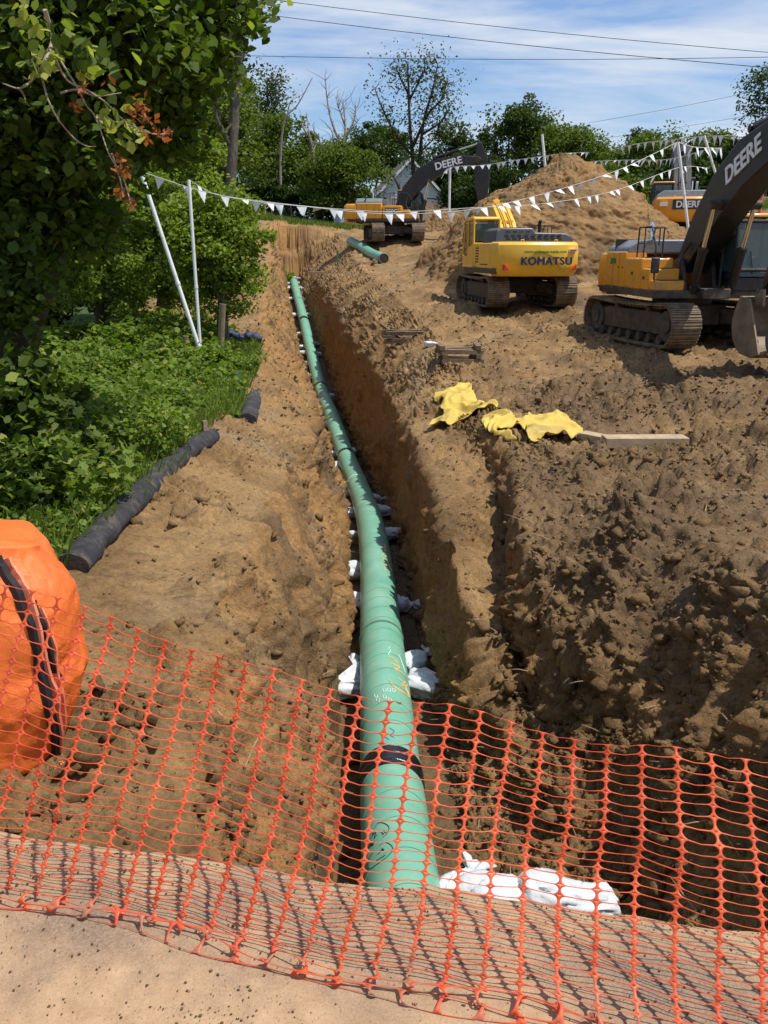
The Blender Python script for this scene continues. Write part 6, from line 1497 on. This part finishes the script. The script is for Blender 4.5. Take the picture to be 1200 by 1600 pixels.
def branch(label, pts_px, Ys, subs, leaf_spots, name='branch'):
    B0 = P(*pts_px[0], Ys[0]); T = thing(name, label, 'branch', B0, 0); mb = MB()
    def q(l, Y): return [P(x, y, Y + .1 * math.sin(i * 2)) - B0 for i, (x, y) in enumerate(l)]
    pp = cat(q(pts_px, Ys[0]), 5); mb.tube(pp, [.016 - .012 * i / len(pp) for i in range(len(pp))], 7)
    for s in subs: pp = cat(q(s, Ys[0]), 5); mb.tube(pp, [.009 - .006 * i / len(pp) for i in range(len(pp))], 6)
    mb.build('twigs', M_PTWIG, T)
    for (mat_, sh, sz, sp) in leaf_spots:
        E = []
        for (x, y, rr_, n_) in sp:
            for _ in range(n_): E.append((P(x + random.gauss(0, rr_), y + random.gauss(0, rr_), Ys[0] + random.gauss(0, .12)) - B0)[:])
        Vv, Fv = leaves(np.array(E), sz, sh, droop=1.8, up=.3); quick_mesh('leaves', Vv, Fv, mat_, False, T)
M_PTWIG = simple('pale_twig', (.34, .27, .20), .8, var=.3, scale=20)
branch('broken pale branch with yellowing and dead red leaves hanging in the sun', [(70, 15), (82, 60), (70, 95), (62, 110), (45, 130), (28, 138), (4, 130)], [6.5],
    [[(62, 110), (68, 130), (75, 155), (90, 185), (115, 215), (135, 228), (150, 229)], [(80, 60), (95, 95), (120, 135), (135, 165), (150, 185), (170, 240), (185, 265)], [(85, 90), (105, 125), (135, 140), (165, 160), (190, 185), (215, 200), (245, 210), (270, 205)], [(150, 185), (200, 195), (240, 210)], [(30, 138), (38, 150), (40, 160)], [(95, 145), (120, 140), (150, 150), (190, 145)], [(185, 260), (195, 285), (205, 320)], [(175, 240), (190, 290), (188, 310)]],
    [(L_YEL, LEAF6, .10, [(62, 95, 14, 16), (40, 20, 14, 14), (60, 60, 9, 7), (135, 118, 12, 9), (200, 205, 12, 12), (165, 180, 14, 8), (100, 50, 10, 4), (75, 100, 10, 8)]), (L_NEAR, LEAF6, .105, [(165, 105, 18, 12), (195, 120, 14, 9), (110, 80, 16, 8), (130, 75, 14, 8), (170, 160, 14, 6), (150, 85, 15, 8), (120, 40, 25, 10)]),
     (L_RED, LEAF4, .062, [(130, 140, 6, 12), (215, 165, 9, 20), (225, 185, 8, 16), (262, 212, 6, 10), (228, 220, 5, 8), (195, 265, 8, 22), (190, 300, 6, 16), (205, 320, 5, 10), (175, 130, 7, 7), (185, 250, 6, 8), (250, 205, 7, 9), (118, 170, 5, 5)])])

# ================================================================== UNDERGROWTH
Vs, Fs = [], []
n_ = 15000
px_ = rng.uniform(-9.5, -2.3, n_ * 3); py_ = 3 + 20.5 * rng.random(n_ * 3) ** .8; l2 = line(0, py_)[0]
dn = fbm(np.stack([px_ * .8, py_ * .8, px_ * 0], 1), 3, 77)
keep = (px_ < l2 - .12 - .2 * dn) & (px_ > -.50 * py_ - 1.6) & (rng.random(len(px_)) < .62 + .6 * dn)
px_, py_, dn = px_[keep][:n_], py_[keep][:n_], dn[keep][:n_]
hz = zfun(px_, py_)
edge_ = np.clip((line(0, py_)[0] - px_) / 1.6, .25, 1)
hts = (.20 + .72 * np.clip(.5 + dn, 0, 1.1)) * edge_ * rng.uniform(.6, 1.3, len(px_))
pos, sz = [], []
for x, y, z, h_ in zip(px_, py_, hz, hts):
    k_ = rng.integers(9, 17); t_ = rng.random(k_) ** .8; a = rng.random(k_) * 6.28; sp = .04 + .16 * h_ + .05 * t_; lx, ly = rng.normal(0, .12, 2) * h_
    pos.append(np.stack([x + lx * t_ + np.cos(a) * sp, y + ly * t_ + np.sin(a) * sp, z + t_ * h_ + .02], 1)); sz.append(np.full(k_, .036 + .0036 * max(0, y - 4)) * rng.uniform(.6, 2.0))
pos = np.concatenate(pos); sz = np.concatenate(sz)
Vv, Fv = leaves(pos, sz, LEAF6, up=.7, jitter=.6)
tag(quick_mesh('undergrowth', Vv, Fv, L_WEED), 'dense bright green weeds and brambles covering the ground left of the silt sock', 'weeds', kind='stuff')
def blades(name, n_, sampler, hmin, hmax, wdt, mat, label, catg):
    x, y = sampler(n_); z = zfun(x, y); h_ = rng.uniform(hmin, hmax, len(x)); a = rng.random(len(x)) * 6.28; ln = rng.normal(0, .3, (len(x), 2)) * h_[:, None]
    c_, s_ = np.cos(a) * wdt, np.sin(a) * wdt
    v = np.stack([np.stack([x - c_, y - s_, z - .02], 1), np.stack([x + c_, y + s_, z - .02], 1), np.stack([x + ln[:, 0] * .5 + c_ * .6, y + ln[:, 1] * .5 + s_ * .6, z + h_ * .6], 1), np.stack([x + ln[:, 0], y + ln[:, 1], z + h_], 1)], 1).reshape(-1, 3)
    tag(quick_mesh(name, v, np.arange(len(v)).reshape(-1, 4), mat), label, catg, kind='stuff')
L_GRASS = leaf_mat('grass_blade', (.075, .115, .016), (.19, .25, .045), .35)
def samp1(n_):
    y = 4 + 19.5 * rng.random(n_) ** .9; x = line(0, y)[0] - .05 - 6 * rng.random(n_) ** 1.2; return x, y
blades('grass', 26000, samp1, .10, .42, .007, L_GRASS, 'thin green grass blades among the weeds on the left', 'grass')
def samp2(n_):
    y = 69.5 + 12 * rng.random(n_); x = rng.uniform(-14, 6, n_); return x, y
blades('meadow_grass', 16000, samp2, .2, .6, .05, L_GRASS, 'strip of lit grass beyond the head of the trench', 'grass')
def samp3(n_):
    y = 54.5 + 9 * rng.random(n_); x = rng.uniform(17, 34, n_); return x, y
blades('verge_grass', 9000, samp3, .15, .45, .05, L_GRASS, 'strip of grass beyond the machines at far right', 'grass')
# broad-leaved bushes you can tell apart
def bush(lab, px, py, Y, rx, h_, nl, ls, lm):
    b0 = at_px(px, py, Y); T = thing('bush', lab, 'bush', b0, 0, 'leafy bushes among the weeds'); mb = MB()
    for _ in range(7): limb(mb, (random.uniform(-.1, .1), random.uniform(-.1, .1), -.1), (random.uniform(-.8, .8) * rx, random.uniform(-.6, .6) * rx, h_ * random.uniform(.5, 1)), .014, .004, .12, 4)
    mb.build('stems', M_BARKD, T); pos, _ = crown_points(nl, [(0, 0, h_ * .5, rx, rx * .8, h_ * .55)], .22, 40, .2); Vv, Fv = leaves(pos, ls, LEAF8 if ls > .08 else LEAF6, up=.6); quick_mesh('foliage', Vv, Fv, lm, False, T)
bush('large leaved bush between the orange bag and the big tree', 60, 800, 7.2, .75, .8, 900, .11, L_WEED)
bush('bramble bush beside the middle of the long silt sock', 215, 730, 9.8, .6, .75, 1500, .07, L_WEED)
bush('bush in front of the pale cloth by the stake', 232, 705, 10.6, .45, .7, 900, .08, L_LIGHT)
bush('shaded bush under the big tree trunk', 60, 690, 9.0, 1.0, 1.1, 1700, .11, L_NEAR)
bush('bush of fine leaves at the foot of the rail fence', 200, 590, 17.0, 1.1, 1.0, 2600, .085, L_WEED)
bush('low weed clump growing out of the sock near the orange bag', 150, 838, 6.9, .14, .14, 90, .05, L_WEED)
bush('bush at the left frame edge above the orange bag', 5, 760, 7.6, .9, 1.1, 1500, .11, L_NEAR)
bush('green clump around the foot of the white poles', 330, 600, 18.5, 1.0, .7, 2400, .08, L_WEED)
bush('small green tuft on the left rim near the trench head', 442, 375, 63, .6, .9, 500, .18, L_LIGHT)

# ================================================================== FENCES, POLES, PENNANTS, WIRES
M_PVC = simple('white_pvc', (.72, .73, .70), .4, var=.06, dirt=.1, dirtcol=(.45, .42, .33))
M_PENN = simple('white_pennant', (.76, .77, .78), .6, var=.05)
M_ROPE = simple('white_rope', (.60, .60, .56), .8)
def pole(p0, p1, r_, label):
    a, b_ = Vector(p0), Vector(p1); mb = MB(); mb.tube([Vector((0, 0, 0)) + (a - b_).normalized() * .35, (b_ - a) * .5, b_ - a], r_, 12); mb.tube([(b_ - a) * .46, (b_ - a) * .475], r_ * 1.25, 12)
    o = mb.build('flag_pole', M_PVC); o.location = a; return tag(o, label, 'pole', 'white poles carrying the pennant strings')
A1 = P(220, 268, 19.6); pole(P(326, 588, 19.3), A1, .045, 'thick white pole leaning left at the edge of the woods')
A2 = P(295, 281, 19.9); pole(P(316, 587, 19.7), A2, .038, 'thin upright white pole behind the leaning one')
A3 = P(1059, 222, 27.5); pole(P(1077, 372, 27.5), A3, .045, 'white pole in front of the machine on the slope')
A4 = P(1100, 212, 33); pole(P(1136, 330, 33), A4, .045, 'slanting white pole above the big black boom, partly hidden')
A5 = P(703, 262, 52); pole(P(702, 322, 52), A5, .07, 'white pole between the hanging arm and the house')
A6 = P(847, 210, 48.5); pole(P(852, 262, 48.5), A6, .07, 'white pole standing behind the summit of the dirt pile')
A7 = P(1173, 262, 38); pole(P(1166, 372, 38), A7, .075, 'white pole standing behind the cab of the big machine')
def pennants(pts, n_, size, label, wind, r_=.008):
    B0 = Vector(pts[0]); T = thing('pennant_string', label, 'pennant string', B0, 0, 'strings of white pennants strung across the site')
    pp = cat([Vector(p) - B0 for p in pts], 12); mb = MB(); mb.tube(pp, r_, 6); mb.build('rope', M_ROPE, T)
    L_ = [0]
    for i in range(1, len(pp)): L_.append(L_[-1] + (pp[i] - pp[i - 1]).length)
    A_ = np.array([v[:] for v in pp]); L_ = np.array(L_)
    def at(s): return Vector([float(np.interp(s, L_, A_[:, k])) for k in range(3)])
    for i in range(n_):
        s = L_[-1] * (i + .5 + random.uniform(-.28, .28)) / n_; a = at(s); b_ = at(min(s + size * .85, L_[-1])); mid_ = (a + b_) / 2
        wv_ = random.uniform(*wind) * random.choice((.4, 1, 1, 1.15)); size_ = size; size = size * random.uniform(.85, 1.12); d_ = (b_ - a).normalized(); side_ = Vector((0, 0, 1)).cross(d_).normalized()
        tip = mid_ + Vector((0, 0, -size)) * math.cos(wv_) + (d_ * .5 - side_ * .8) * size * math.sin(wv_) * random.choice((1, 1, 1, -1))
        m2 = (mid_ + tip) / 2 + side_ * size * random.uniform(-.10, .10); la, lb = a.lerp(tip, .5) + side_ * size * .05, b_.lerp(tip, .5) - side_ * size * .04
        v = [a, mid_, b_, la, m2, lb, tip]; off_ = side_ * .004; vs = [q for q in v] + [q + off_ for q in v]
        f_ = [(0, 1, 4, 3), (1, 2, 5, 4), (3, 4, 6), (4, 5, 6)]; fs = f_ + [tuple(reversed([k + 7 for k in q])) for q in f_]
        mb = MB(); mb.add(vs, fs, 0, True); mb.build('pennant', M_PENN, T); size = size_
pennants([A1, P(300, 294, 20), P(380, 312, 20.3), P(480, 323, 20.6), P(600, 334, 20.9), P(722, 329, 21.3), P(830, 308, 22.5), P(960, 268, 24.8), A3], 33, .25, 'long pennant string from the leaning pole to the pole before the slope machine', (.1, 1.2))
pennants([A2, P(340, 304, 20.9), P(430, 317, 21), P(520, 326, 21.3), P(620, 331, 21.6), P(735, 325, 22.3), P(850, 318, 24), P(960, 298, 27), P(1060, 262, 30), A4 + Vector((.3, 0, -1.1))], 33, .25, 'lower pennant string from the thin upright pole to the slanting pole', (.1, 1.2))
pennants([A5 + Vector((-.5, 0, -.6)), A5, P(755, 258, 51), P(800, 251, 50), A6 + Vector((0, 0, -1.1)), P(880, 240, 47), P(920, 238, 45)], 22, .36, 'pennant string running behind the hanging arm to the dirt pile summit', (.2, 1.3), .014)
pennants([P(965, 232, 45), P(1000, 224, 43), P(1055, 218, 40), P(1100, 213, 38), P(1150, 212, 36)], 14, .40, 'highest pennant string, above the machine on the slope', (.0, .5), .014)
pennants([P(925, 252, 45), P(985, 250, 42), P(1030, 250, 40), P(1060, 246, 38), P(1100, 235, 36), P(1127, 231, 35)], 20, .32, 'pennant string crossing in front of the raised boom', (.1, 1.2), .014)
pennants([A3, P(1080, 229, 29), P(1105, 231, 31), P(1128, 232, 33)], 6, .36, 'short pennant string from the pole before the slope machine to the big boom', (.1, .9), .012)
# round post-and-rail fence in the left woods
M_POST = simple('round_post', (.20, .145, .085), .9, var=.3, scale=7, bmp=.5)
rf = thing('rail_fence', 'low round wood rail fence in the weeds behind the big tree', 'fence', at_px(250, 590, 19.5), 0)
rb0 = Vector(rf.location)
for (px, y0, y1, r_) in ((250, 553, 600, .10), (268, 553, 592, .06)):
    a, b_ = P(px, y0, 19.5), P(px, y1, 19.5); mb = MB(); mb.tube([b_ - rb0 + Vector((0, 0, -.2)), a - rb0], r_, 12); mb.build('post', M_POST, rf)
mb = MB(); mb.tube([P(130, 562, 19.3) - rb0, P(270, 568, 19.4) - rb0], .05, 10); mb.build('rail', M_POST, rf)
for (px, y0, y1, Y, r_, lab) in ((290, 525, 592, 19.8, .075, 'upright dark round post right of the rail fence'), (348, 475, 590, 19.2, .075, 'slim weathered post standing in the grass right of the white poles')):
    a, b_ = P(px, y0, Y), P(px, y1, Y); mb = MB(); mb.tube([Vector((0, 0, -.3)), Vector((.01, 0, (a - b_).z * .5)), a - b_], r_, 12); o = mb.build('fence_post', M_POST, loc=b_); tag(o, lab, 'post')
# pale rail gate and wire fence beyond the trench head
gf = thing('rail_gate', 'pale wooden rail barrier on the grass beyond the trench', 'fence', at_px(400, 325, 72)); g0 = Vector(gf.location)
for px in (374, 414): mb = MB(); a = P(px, 335, 72); b_ = P(px, 316, 72); mb.tube([a - g0, b_ - g0], .08, 8); mb.build('post', M_PALEWOOD, gf)
mb = MB(); mb.tube([P(373, 317, 71.9) - g0, P(415, 319, 71.9) - g0], .07, 8); mb.build('rail', M_PALEWOOD, gf)
wf = thing('wire_fence', 'low dark wire fence with thin posts along the far grass', 'fence', at_px(480, 330, 76)); g0 = Vector(wf.location)
M_WIRE = simple('fence_wire', (.05, .05, .05), .6)
fp = []
for px in (424, 439, 455, 482, 505, 530):
    q = P(px, 326, 76); zq = gz(q.x, q.y); a = Vector((q.x, q.y, zq)); mb = MB(); mb.tube([a - g0 + Vector((0, 0, -.2)), a - g0 + Vector((0, 0, 1.3))], .045, 8); mb.build('post', M_PALEWOOD if px == 482 else M_WOOD, wf); fp.append(a - g0)
for h_ in (.3, .6, .9, 1.2): mb = MB(); mb.tube([p_ + Vector((0, 0, h_)) for p_ in fp], .018, 5); mb.build('wire', M_WIRE, wf)
q = at_px(531, 333, 74); mb = MB(); mb.cyl((0, 0, 0), (0, 0, 1.3), .55, 24); mb.cyl((0, 0, .4), (0, 0, .46), .57, 24); mb.cyl((0, 0, .85), (0, 0, .91), .57, 24); tag(mb.build('barrel', simple('barrel_grey', (.42, .45, .47), .5), loc=q), 'pale grey barrel standing at the left of the trench head machine', 'barrel')
# orange marker and pale timber heap at far right
q = at_px(1186, 338, 53); mb = MB(); mb.tube([(0, 0, 0), (.02, 0, 1.0), (0, 0, 1.7)], [.10, .09, .04], 10); tag(mb.build('marker_cone', simple('marker_orange', (.75, .12, .02), .5), loc=q), 'slim orange marker standing on the grass at far right', 'marker')
for i, (px, py, L_) in enumerate(((1150, 326, 4.5), (1172, 322, 3.0), (1140, 320, 3.2))):
    q = at_px(px, py, 58 + i); mb = MB(); mb.box(-L_ / 2, L_ / 2, -.15, .15, 0, .28); o = mb.build('timber_beam', M_PALEWOOD, bevel=.02); o.location = (q[0], q[1], q[2] + .1 + .15 * i); o.rotation_euler = (0, .03, .1 - .12 * i)
    tag(o, ('longest pale beam lying beyond the grass at far right', 'shorter pale beam at the right end of the far beams', 'short pale beam at the left end of the far beams')[i], 'beam')
# overhead wires
def wire(p0, p1, sag_, label, r_=.020):
    a, b_ = Vector(p0), Vector(p1); mb = MB(); mb.tube([a.lerp(b_, i / 24) - a - Vector((0, 0, sag_ * math.sin(math.pi * i / 24))) for i in range(25)], r_, 5); o = mb.build('power_line', M_WIRE, loc=a); return tag(o, label, 'power line', 'power lines crossing the sky')
wire(P(300, 8, 62), P(1400, 122, 52), .3, 'power line that drops from the trunk top to the right edge')
wire(P(350, -10, 66), P(1400, 98, 60), .3, 'highest power line, leaving the top of the picture left of centre')
wire(P(250, 84, 66), P(1500, 82, 66), .4, 'level power line crossing the sky')
wire(P(920, 192, 90), P(1500, 60, 75), .5, 'faint power line rising to the right above the far trees', .015)
wire(P(900, 222, 95), P(1500, 110, 80), .5, 'lowest faint power line rising to the right just above the far trees', .015)
